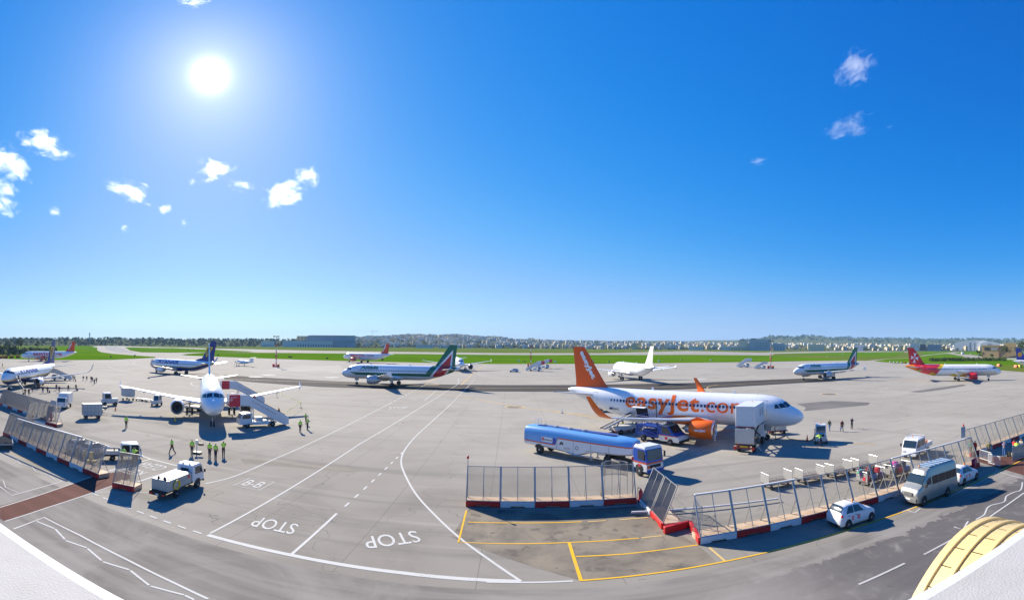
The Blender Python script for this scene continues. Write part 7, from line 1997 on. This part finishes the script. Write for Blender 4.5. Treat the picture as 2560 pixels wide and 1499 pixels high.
# nearer trees left and right
for px, py, k, s, lb in ((5, 888, 0, 1.5, 'dark evergreen at the left picture edge behind the red wagons'), (22, 885, 0, 1.4, 'dark evergreen, second from the left edge behind the red wagons'), (38, 884, 0, 1.3, 'dark evergreen, third from the left edge'),
                          (52, 881, 1, 1.7, 'rounded olive tree right of the dark evergreens at left'), (24, 868, 0, 2.2, 'tall conifer rising over the dark trees at left'), (94, 872, 0, 1.7, 'lone round dark tree beyond the far left jet')):
    tree(k, G(px, py), s, px, lb, 'trees at the left edge of the airfield')
for px, py, k, s, lb in ((2446, 893, 2, 1.5, 'green tree left of the sandstone ruin'), (2452, 897, 2, .9, 'low green bush at the left corner of the sandstone ruin'), (2478, 899, 2, 1.0, 'round green bush in front of the sandstone ruin'), (2512, 897, 1, 1.6, 'ivy-like tree against the middle of the sandstone ruin'), (2553, 896, 1, 2.2, 'large tree at the right picture edge')):
    tree(k, G(px, py), s, px, lb, 'trees round the sandstone ruin')


def wood(name, pxa, pxb, D0, D1, n, m, r0, r1, base=hill_z, seed=1, label=None):
    r = random.Random(seed); mb = MB()
    for _ in range(n):
        px = r.uniform(pxa, pxb); D = r.uniform(D0, D1); q = r.uniform(r0, r1); p = polar(px, D, base(px, D)); leafball(mb, (p.x, p.y, p.z + q * .5), (q, q, q * .7), 22, q * .34, r)
    return tag(obj(name, mb, m, smooth=0, fix=False), kind='stuff')


wood('woodland', -60, 900, 1450, 2050, 900, LEAF[0], 4, 8, seed=2); wood('woodland', 860, 1320, 1380, 1650, 110, LEAF[0], 3, 6, seed=3)
wood('woodland', 1280, 1860, 1380, 1700, 110, LEAF[0], 3, 6, seed=4); wood('woodland', 1900, 2600, 1380, 1700, 110, LEAF[1], 4, 8, seed=5)
wood('undergrowth', -60, 1900, 1280, 1420, 260, LEAF[1], 3, 5, seed=6); wood('hillside_scrub', 1850, 2600, 3600, 5200, 520, LEAF[0], 8, 17, seed=7)
wood('undergrowth', -20, 140, 400, 700, 170, LEAF[1], 2, 3.4, base=lambda a, b: 0, seed=8)
# clipped hedge beyond the gold-and-red jet
mb = MB(); r = random.Random(9)
for k in range(420):
    u = r.random(); p = G(2325 + 190 * u, 903 - 1.0 * u); p2 = p * 1.0; d_ = p.normalized() * r.uniform(0, 14); leafball(mb, (p.x + d_.x, p.y + d_.y, r.uniform(.6, 2.4)), (1.6, 1.6, .9), 14, .5, r)
tag(obj('hedge', mb, LEAF[2], smooth=0, fix=False), kind='stuff')
# ---------------------------------------------------------------- town
STN = [mat('limestone_%s' % n, c, .9, 0, .08, .1) for n, c in (('cream', (.62, .54, .42)), ('pale', (.68, .65, .58)), ('ochre', (.56, .46, .3)), ('grey', (.6, .59, .56)))]
WD = mat('dark_window', (.04, .045, .055), .4); ROOF = mat('flat_roof', (.4, .38, .34), .9)


def house_proto(k):
    r = random.Random(k + 40); t = thing('town_house', '', 'house', (0, 0, 0)); w_ = (12, 16, 10, 20)[k]; h_ = (8, 11, 13, 7)[k]; d = 10
    mb = MB(); mb.box(-w_ / 2, w_ / 2, -d / 2, d / 2, -6, h_); mb.box(-w_ / 2 - .2, w_ / 2 + .2, -d / 2 - .2, d / 2 + .2, h_ - .4, h_ + .5); mb.box(-w_ * .2, w_ * .2, -2, 3, h_ + .5, h_ + 2.8); obj('wall', mb, STN[k], t, smooth=0)
    for i in range(int(w_ // 4)):
        for j in range(int(h_ // 3.4)):
            mb = MB(); x = -w_ / 2 + 1.6 + i * 4; z = 1.1 + j * 3.4; mb.box(x, x + 1.5, -d / 2 - .06, -d / 2 + .02, z, z + 1.6); obj('window', mb, WD, t, smooth=0)
    return t


hp = [house_proto(k) for k in range(4)]; hu = [0] * 4
HL = ['small cream house of the distant town', 'wide pale apartment block of the distant town', 'narrow ochre house tower of the distant town', 'low grey-white building of the distant town']
for i in range(290):
    z_ = rb.random(); px = rb.uniform(885, 1270) if z_ < .42 else rb.uniform(1270, 1520) if z_ < .62 else rb.uniform(1520, 1860) if z_ < .8 else rb.uniform(1940, 2560)
    D = rb.uniform(1370, 1640) if px < 1900 else rb.uniform(1400, 1700); k = rb.choice([0, 1, 2, 3]); p = polar(px, D, hill_z(px, D)); rz = -(px - 1280) / F + rb.uniform(.2, .9) * (1 if px > 700 else -1)
    if hu[k] == 0: hu[k] = 1; t = hp[k]; t.location = p; t.rotation_euler = (0, 0, rz)
    else:
        t = hp[k].copy(); COL.objects.link(t); t.location = p; t.rotation_euler = (0, 0, rz)
        for c in hp[k].children: c2 = c.copy(); COL.objects.link(c2); c2.parent = t
    s = rb.uniform(.6, 1.0); t.scale = (s, s, s * rb.uniform(.8, 1.1)); t['label'] = HL[k] + ' beyond the airfield, a few pixels wide'; t['group'] = 'houses of the distant town'


def block(name, label, cat, px0, px1, D, ytop, m, zbase=None, parts=(), rotoff=0, depth=18):
    """building whose front spans two image columns at distance D; returns root, width, height (local x along the front, -y towards the viewer)"""
    a = polar(px0, D); b = polar(px1, D); c = (a + b) / 2; W_ = (b - a).length; r_ = atan2((b - a).y, (b - a).x); hy = A0 + 9.0 * sin((px0 + px1 - 2560) / 2 / F); h_ = CH + (hy - ytop) * D / (F * SY)
    t = thing(name, label, cat, c, r_); return t, W_, h_


def windows(t, x0, x1, z0, nx_, nz_, dz_, w_, h_, y, m=None):
    for i in range(nx_):
        for j in range(nz_):
            x = x0 + (x1 - x0) * (i + .5) / nx_; z = z0 + dz_ * j; mb = MB(); mb.box(x - w_ / 2, x + w_ / 2, y - .12, y + .05, z, z + h_); obj('window', mb, m or WD, t, smooth=0)


# the far mass of the town, too many small blocks to count
mb = MB(); r = random.Random(77)
for _ in range(1500):
    z_ = r.random(); px = r.uniform(888, 1275) if z_ < .5 else r.uniform(1275, 1520) if z_ < .66 else r.uniform(1520, 1880) if z_ < .8 else r.uniform(1900, 2600); D = r.uniform(1600, 2300); p = polar(px, D, hill_z(px, D)); a, b, h_ = r.uniform(3, 8), r.uniform(3, 6), r.uniform(4, 9)
    mb.M = Matrix.Translation(p) @ Matrix.Rotation(-(px - 1280) / F + r.uniform(.1, 1.), 4, 'Z'); mb.box(-a, a, -b, b, -4, h_, r.randrange(4))
mb.M = None; tag(obj('distant_town', mb, STN, smooth=0, fix=False), kind='stuff')
# large blue-grey maintenance hangar
t, W_, H_ = block('hangar', 'huge blue-grey maintenance hangar on the left horizon', 'hangar', 768, 888, 1340, 838, None)
g = NG('ribbed_blue_cladding'); c = g.mix(g.gt(g.ma('PINGPONG', g.x, 4.), 3.4), (.24, .3, .38), (.33, .39, .46)); c = g.mix(g.noise(.05, 3), c, (.26, .32, .4)); CLAD = g.out(c, .5, .2)
mb = MB(); mb.box(-W_ / 2, W_ / 2, 0, 90, -2, H_ - 1.5); obj('wall', mb, CLAD, t, smooth=0); mb = MB(); mb.prism([(-W_ / 2 - 3, H_ - 3.5), (-W_ / 2 + 6, H_), (W_ / 2, H_), (W_ / 2 + 1, H_ - 1.5)], -2, 92, 'y'); obj('roof', mb, mat('hangar_roof', (.32, .36, .42), .5), t)
mb = MB(); mb.box(-W_ / 2 + 1, W_ / 2 - 1, -.4, 0, H_ * .45, H_ * .52); obj('window_band', mb, GLASS, t, smooth=0); mb = MB(); mb.box(-W_ / 2, W_ / 2, -14, 0, -2, H_ * .42); lo = obj('lower_wing', mb, mat('blue_grey_render', (.33, .37, .43), .8), t, smooth=0)
windows(t, -W_ / 2, W_ / 2, H_ * .3, 16, 1, 3, 2.5, 2, -14)
t, W_, H_ = block('office_block', 'tan office block attached to the left side of the blue-grey hangar', 'building', 742, 768, 1335, 839.5, None); mb = MB(); mb.box(-W_ / 2, W_ / 2, 0, 30, -2, H_); obj('wall', mb, STN[2], t, smooth=0); windows(t, -W_ / 2, W_ / 2, H_ * .6, 3, 2, 5, 5, 2.5, 0)
t, W_, H_ = block('store_building', 'long low pale grey store in front of the blue-grey hangar', 'building', 706, 832, 1290, 852, None); mb = MB(); mb.box(-W_ / 2, W_ / 2, 0, 20, -2, H_); obj('wall', mb, STN[3], t, smooth=0); mb = MB(); mb.box(-W_ / 2 - .5, W_ / 2 + .5, -.5, 20.5, H_, H_ + .8); obj('roof', mb, ROOF, t, smooth=0)
windows(t, -W_ / 2 + 40, W_ / 2, 2, 14, 1, 3, 3, 5, 0); 
t, W_, H_ = block('store_building', 'small white flat-roofed building left of the long grey store', 'building', 652, 686, 1300, 852.5, None); mb = MB(); mb.box(-W_ / 2, W_ / 2, 0, 14, -2, H_); obj('wall', mb, STN[1], t, smooth=0); windows(t, -W_ / 2, W_ / 2, 3, 6, 1, 3, 2.5, 2, 0)
# factory block at centre right
t, W_, H_ = block('factory', 'tall white factory block, right part coloured blue-grey for shade, behind the right lamp mast', 'factory', 1846, 1932, 1270, 848, None)
mb = MB(); mb.box(-W_ / 2, -W_ / 2 + 22, 0, 25, -2, H_ - 2); mb.box(-W_ / 2 + 22, -W_ / 2 + 32, 4, 25, -2, H_ - 8); obj('wall', mb, mat('sunlit_cream_render', (.55, .5, .4), .8), t, smooth=0); mb = MB(); mb.box(-W_ / 2 + 30, W_ / 2 - 6, 1, 30, -2, H_); o = obj('main_wall', mb, mat('pale_blue_shade_render', (.36, .41, .47), .8), t, smooth=0)  # sunlit left in cream, shaded right in blue-grey: shade put into the colour
windows(t, -W_ / 2 + 44, W_ / 2 - 10, 6, 6, 3, 5.5, 2.4, 2.2, 1); mb = MB(); mb.box(-W_ / 2 + 34, -W_ / 2 + 50, 6, 14, H_, H_ + 2.5); mb.box(-W_ / 2 + 4, -W_ / 2 + 16, 6, 14, H_ - 2, H_); obj('plant_room', mb, DARK, t, smooth=0)
t, W_, H_ = block('office_block', 'pale blue two-storey block right of the factory', 'building', 1934, 1962, 1275, 858, None); mb = MB(); mb.box(-W_ / 2, W_ / 2, 0, 20, -2, H_); obj('wall', mb, mat('pale_blue_shade_render', (.36, .41, .47), .8), t, smooth=0); windows(t, -W_ / 2, W_ / 2, 4, 4, 2, 4.5, 2.4, 2, 0)
for px0, px1, yt, D, m_, lb in ((1806, 1846, 866, 1262, STN[3], 'low beige shed left of the factory'), (1828, 1860, 869, 1258, STN[2], 'low brown shed right under the factory'), (2020, 2060, 861, 1300, STN[0], 'long cream building between distant trees'), (2135, 2158, 861.5, 1300, STN[1], 'white building behind the fin of the right green-striped jet'),
                              (1722, 1758, 866, 1280, STN[1], 'white low building beyond the runway, right of the all-white jet'), (1580, 1592, 858, 1300, STN[2], 'yellowish block with pale side, left of the all-white jet fin'), (1040, 1082, 862, 1300, STN[3], 'long grey-white wall-like building behind the green fin'), (1095, 1150, 864, 1300, STN[3], 'long low pale building just right of the green fin'),
                              (2275, 2298, 858, 1400, STN[1], 'small white hangar left of the blue sheds'), (2318, 2352, 861, 1400, mat('blue_shed', (.2, .25, .32), .6), 'blue-grey industrial shed near the white hangars'), (2300, 2314, 860, 1410, mat('navy_shed', (.05, .06, .09), .6), 'dark shed beside the blue-grey shed')):
    t, W_, H_ = block('low_building', lb, 'building', px0, px1, D, yt, None); mb = MB(); mb.box(-W_ / 2, W_ / 2, 0, 15, -2, H_); obj('wall', mb, m_, t, smooth=0); mb = MB(); mb.box(-W_ / 2 - .4, W_ / 2 + .4, -.4, 15.4, H_, H_ + .7); obj('roof', mb, ROOF, t, smooth=0); windows(t, -W_ / 2, W_ / 2, H_ * .5, max(2, int(W_ / 7)), 1, 3, 2.2, 2, 0)
# white hangars at right
for px0, px1, yt, D, lb in ((2387, 2484, 850, 1460, 'large white hangar with shallow curved roof on the right horizon'), (2450, 2500, 853.5, 1440, 'smaller white curved-roof hangar overlapping the large one')):
    t, W_, H_ = block('hangar', lb, 'hangar', px0, px1, D, yt, None); HW_ = mat('white_cladding', (.62, .63, .63), .6, 0, .04, .1); ev = H_ * .78
    mb = MB(); mb.prism([(-W_ / 2, -2), (-W_ / 2, ev)] + [(-W_ / 2 + W_ * k / 12, ev + (H_ - ev) * sin(pi * k / 12) ** .7) for k in range(1, 12)] + [(W_ / 2, ev), (W_ / 2, -2)], 0, 60, 'y'); obj('wall', mb, HW_, t, smooth=0)
    for x in (-.12, .0): mb = MB(); mb.box(W_ * x, W_ * x + 3, -.3, .1, -2, ev); obj('door', mb, mat('grey_door', (.16, .17, .2), .6), t, smooth=0)
# sandstone ruin
t, W_, H_ = block('stone_building', 'sandstone two-storey building with empty window openings at the right', 'building', 2454, 2512, 560, 862.5, None); SS = mat('sandstone', (.46, .32, .15), .9, 0, .2, .6)
mb = MB(); mb.box(-W_ / 2, W_ / 2, 0, 12, -1, H_); mb.box(-W_ / 2 - .2, W_ / 2 + .2, -.2, 12.2, H_ - 1.2, H_ - .9); obj('wall', mb, SS, t, smooth=0)
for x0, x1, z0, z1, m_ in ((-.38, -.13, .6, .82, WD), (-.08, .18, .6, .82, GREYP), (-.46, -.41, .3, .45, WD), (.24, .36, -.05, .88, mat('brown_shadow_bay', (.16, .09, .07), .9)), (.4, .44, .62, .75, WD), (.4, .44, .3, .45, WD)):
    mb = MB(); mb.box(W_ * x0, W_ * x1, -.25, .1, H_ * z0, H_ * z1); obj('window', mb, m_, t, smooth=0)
t, W_, H_ = block('stone_building', 'rear wing of sandstone behind the climbing tree at the right', 'building', 2512, 2541, 575, 857, None); mb = MB(); mb.box(-W_ / 2, W_ / 2, 0, 12, -1, H_); obj('wall', mb, SS, t, smooth=0); windows(t, -W_ / 2, W_ / 2, H_ * .45, 3, 2, 3, .9, 1.3, 0)
mb = MB(); A = G(2405, 897.5); B = G(2545, 899); mb.bar((A.x, A.y, .5), (B.x, B.y, .5), .5); tag(obj('boundary_wall', mb, STN[1]), 'thin pale boundary wall running behind the hedge at the right', 'wall')
# white van and dark car on the far grass
q = G(2407, 885.5); t = thing('delivery_van', 'white box van on the grass left of the sandstone building', 'van', q, 0., None, 1.3); mb = MB(); mb.box(-3, 1, -1, 1, .5, 2.8); obj('box_body', mb, VW, t); wedge_cab(t, [(1, .5), (1, 2.2), (1.8, 2.1), (2.3, 1.3), (2.3, .5)], .95, VW, ((2.28, 1.35), (1.85, 2.05)), [])
for x in (-2, 1.5): wheel(t, (x, 0, .35), .35, 1.9, n=10, rim=False)
q = G(2426, 886.5); dup(hb, q, radians(20), 'tiny dark-looking car on the grass right of the white box van')
# churches and towers
for px, yt, D, lb in ((1348, 844.5, 1600, 'domed stone church with twin towers in the town left of the orange fin'), (1603, 847.5, 1950, 'distant church with dome and belfries on the skyline')):
    z0 = hill_z(px, D); hy = A0 + 9 * sin((px - 1280) / F); Ht = CH + (hy - yt) * D / (F * SY) - z0; t = thing('church', lb, 'church', polar(px, D, z0), -(px - 1280) / F); s = Ht / 30
    mb = MB(); mb.box(-13 * s, 13 * s, -8 * s, 14 * s, -4, 14 * s); obj('wall', mb, STN[2], t, smooth=0); mb = MB(); mb.lathe([(14 * s, 6 * s), (18 * s, 6 * s), (22 * s, 5.2 * s), (25 * s, 3 * s), (27 * s, .8 * s), (30 * s, .3 * s)], 'z', 14); obj('dome', mb, STN[2], t)
    for x in (-10, 10): mb = MB(); mb.box((x - 2.4) * s, (x + 2.4) * s, -9 * s, -4 * s, 14 * s, 22 * s); mb.lathe([(22 * s, 2.4 * s), (25 * s, .3 * s)], 'z', 6, (x * s, -6.5 * s, 0)); obj('bell_tower', mb, STN[0], t)
for k, (px, w_, yt) in enumerate(((1665, 5, 857), (1672, 4, 853), (1686, 4, 859.5))):
    t, W_, H_ = block('silo_tower', ('left, shorter', 'tallest, middle', 'right, smallest')[k] + ' of three white industrial towers behind the all-white jet', 'tower', px - w_ / 2, px + w_ / 2, 1400, yt, None); mb = MB(); mb.box(-W_ / 2, W_ / 2, 0, 6, -2, H_); obj('shaft', mb, STN[1], t, smooth=0); mb = MB(); mb.box(-W_ / 2 - .5, W_ / 2 + .5, -.5, 6.5, H_ - 1, H_); obj('cap', mb, ROOF, t, smooth=0)
t, W_, H_ = block('water_tower', 'thin grey tower above the left tree line', 'tower', 222.5, 225.5, 1700, 832, None); mb = MB(); mb.lathe([(0, 2), (H_ - 5, 1.8), (H_ - 4, 2.6), (H_, 2.6)], 'z', 10); obj('shaft', mb, STN[3], t)
# crane
t = thing('tower_crane', 'thin tower crane above the distant town', 'crane', polar(930, 1900, hill_z(930, 1900)), .3); mb = MB(); mb.bar((0, 0, 0), (0, 0, 26), .9); obj('mast', mb, GREYP, t); mb = MB(); mb.bar((-8, 0, 24), (26, 0, 24), .7); mb.bar((0, 0, 28), (20, 0, 24.4), .3); obj('jib', mb, GREYP, t)
# ---------------------------------------------------------------- apron lighting masts
def mast(label, px, py, H_=15.6):
    q = G(px, py); t = thing('lighting_mast', label, 'light mast', q, 0., 'red and white lighting masts'); n = 7; seg = H_ * .68 / n
    mR = mat('mast_red', (.5, .03, .03), .5); mW = mat('mast_white', (.68, .68, .68), .5)
    for k in range(n): mb = MB(); mb.tube((0, 0, .5 + k * seg), (0, 0, .5 + (k + 1) * seg), .3 - .015 * k, .285 - .015 * k, 10, cap=False); obj('white_band' if k % 2 else 'red_band', mb, mW if k % 2 else mR, t)
    mb = MB(); mb.tube((0, 0, .5 + n * seg), (0, 0, H_ - .6), .18, .14, 10); obj('upper_pole', mb, GALV, t)
    mb = MB(); mb.lathe([(H_ - .9, .3), (H_ - .8, 1.3), (H_ - .7, 1.3), (H_ - .6, .3)], 'z', 14)
    hd = obj('head_ring', mb, GALV, t)
    for k in range(8): a = 2 * pi * k / 8; mb = MB(); mb.M = Matrix.Rotation(a, 4, 'Z'); mb.box(1.1, 1.6, -.3, .3, H_ - .9, H_ - .45); obj('floodlight', mb, BLK, hd)
    for x, c_ in ((-1.5, REDS), (0, RUST), (1.3, ORST)): mb = MB(); mb.box(x - .5, x + .5, -.5, .5, 0, 1.5 if x else .8); obj('base_cabinet', mb, c_ if x else BW, t)
    mb = MB(); mb.box(-.5, .5, -.4, .4, 5.2, 6.0); obj('control_box', mb, mR, t)


mast('lighting mast left of centre, between the head-on jet and the green-striped jet', 690.4, 917); mast('lighting mast in the middle behind the parked stair trucks', 1327, 916, 15.8); mast('lighting mast at the right beside the lower stair truck', 1927, 921, 15.4)
# airfield boards and lights on the grass
for k, (px, py) in enumerate(((57 + 169, 870), (340, 870.5), (277, 894), (337, 891), (471, 876.5), (484, 874.5), (545, 889), (723, 894.5), (728, 894.5), (818, 898), (819 + 137, 901), (1296, 904.5), (1311, 906), (1388, 906.5), (1522, 906.5), (1647, 905), (1703, 902), (1777, 902.5), (2070, 894), (2106, 887))):
    q = G(px, py - 1); mb = MB(); mb.box(-.7, .7, -.15, .15, 0, 1.2); mm = [mat('sign_black', (.02, .02, .025), .6), mat('sign_yellow', (.6, .6, .1), .6), WHT][0 if k < 11 else 1 + k % 2]
    tag(obj('airfield_sign', mb, mm, loc=q), ('small black marker board on the airfield grass' if k < 11 else 'small yellow marker on the airfield grass' if k % 2 == 0 else 'small white marker on the airfield grass'), 'marker', 'airfield marker boards')
# ---------------------------------------------------------------- clouds: thin real vapour
def m_cloud(dens):
    k = 'cloud_vapour_%d' % int(dens * 1e4)
    if k in _mats: return _mats[k]
    m = bpy.data.materials.new(k); m.use_nodes = True; T = m.node_tree; T.nodes.clear(); tc_ = T.nodes.new('ShaderNodeTexCoord'); ln = T.nodes.new('ShaderNodeVectorMath'); ln.operation = 'LENGTH'; T.links.new(tc_.outputs['Object'], ln.inputs[0])
    oi = T.nodes.new('ShaderNodeObjectInfo'); ad = T.nodes.new('ShaderNodeVectorMath'); ad.operation = 'ADD'; T.links.new(tc_.outputs['Object'], ad.inputs[0]); sc_ = T.nodes.new('ShaderNodeMath'); sc_.operation = 'MULTIPLY'; sc_.inputs[1].default_value = 60; T.links.new(oi.outputs['Random'], sc_.inputs[0]); T.links.new(sc_.outputs[0], ad.inputs[1])
    nz = T.nodes.new('ShaderNodeTexNoise'); nz.inputs['Scale'].default_value = 1.9; nz.inputs['Detail'].default_value = 8; nz.inputs['Roughness'].default_value = .7; nz.inputs['Distortion'].default_value = .5; T.links.new(ad.outputs[0], nz.inputs['Vector'])

    def M(op, a, b):
        n = T.nodes.new('ShaderNodeMath'); n.operation = op
        for i, v in enumerate((a, b)):
            if isinstance(v, (int, float)): n.inputs[i].default_value = v
            else: T.links.new(v, n.inputs[i])
        return n.outputs[0]
    f = M('MULTIPLY', M('POWER', ln.outputs['Value'], 1.5), .95); d = M('SUBTRACT', M('MULTIPLY', M('SUBTRACT', nz.outputs[0], .5), 3.6), M('SUBTRACT', f, .28)); d = M('MULTIPLY', M('MAXIMUM', d, 0.), dens * .8)
    pv = T.nodes.new('ShaderNodeVolumePrincipled'); pv.inputs['Color'].default_value = (1, 1, 1, 1); pv.inputs['Anisotropy'].default_value = .55; T.links.new(d, pv.inputs['Density']); o = T.nodes.new('ShaderNodeOutputMaterial'); T.links.new(pv.outputs[0], o.inputs['Volume']); _mats[k] = m; return m


CL = [(112, 362, 150, 75, -14, 1, 'cloud with ragged crest, upper left of the group at the left'), (18, 408, 150, 100, -25, 1, 'largest bright cloud, cut by the left picture edge'), (8, 472, 100, 55, -20, 1, 'cloud below the largest one at the left edge'), (6, 515, 90, 60, -30, 1, 'lowest bright cloud at the left edge'),
      (137, 528, 42, 30, -20, .8, 'small wisp above the far left jets'), (322, 478, 130, 60, -18, 1, 'elongated cloud between the left edge and the sun'), (412, 523, 50, 34, -10, .8, 'little cloud right under the elongated one'), (310, 570, 24, 26, 0, .8, 'tiny low puff below the elongated cloud'), (457, 556, 22, 22, 0, .7, 'tiny puff right of the small low clouds'),
      (535, 425, 95, 60, 5, 1, 'compact cloud straight below the sun'), (478, 455, 26, 22, 0, .6, 'scrap of cloud left of the one below the sun'), (600, 463, 80, 34, -8, .5, 'thin veil of cloud right of the one below the sun'), (705, 484, 110, 75, 10, 1, 'bright lower half of the cloud pair right of the sun'), (764, 446, 85, 66, 20, .8, 'upper half of the cloud pair right of the sun'),
      (2132, 172, 120, 85, 52, 1.0, 'highest wispy cloud in the deep blue at the right'), (2118, 313, 120, 75, 20, .7, 'broken wispy cloud below the highest right one'), (2222, 317, 24, 14, 0, .6, 'faint speck of cloud at the right'), (1890, 403, 65, 22, 15, .8, 'small flat wisp in the blue right of centre'), (478, 4, 80, 34, -8, .7, 'cloud scrap cut by the top edge above the sun')]
DC = 2600.
for px, py, w_, h_, tl, dn, lb in CL:
    az = (px - 1280) / F; la = (A0 + 9 * sin(az) - py) / (F * SY); c = Vector((sin(az) * cos(la), cos(az) * cos(la), sin(la))) * DC; c.z += CH
    mb = MB(); mb.blob((0, 0, 0), 1., 20, 12); o = obj('cloud', mb, m_cloud(.03 * dn), loc=c, fix=True); a = w_ / F * DC * .62; b = h_ / (F * SY) * DC * .68
    o.scale = (a, (a + b) * .4, b); o.rotation_euler = Matrix.Rotation(-az, 3, 'Z').to_euler(); o.rotation_euler = (Matrix.Rotation(-az, 3, 'Z') @ Matrix.Rotation(la, 3, 'X') @ Matrix.Rotation(-radians(tl), 3, 'Y')).to_euler(); tag(o, lb, 'cloud', 'scattered small clouds')

mb = MB(); mb.box(-6900, 6900, -6900, 7900, -7.2, 190); hz = obj('haze', mb, GR3, smooth=0); m = bpy.data.materials.new('haze_air'); m.use_nodes = True; T = m.node_tree; T.nodes.clear()
pv = T.nodes.new('ShaderNodeVolumePrincipled'); pv.inputs['Color'].default_value = (.42, .7, 1, 1); pv.inputs['Density'].default_value = .00007; o = T.nodes.new('ShaderNodeOutputMaterial'); T.links.new(pv.outputs[0], o.inputs['Volume']); hz.data.materials[0] = m; tag(hz, kind='stuff')
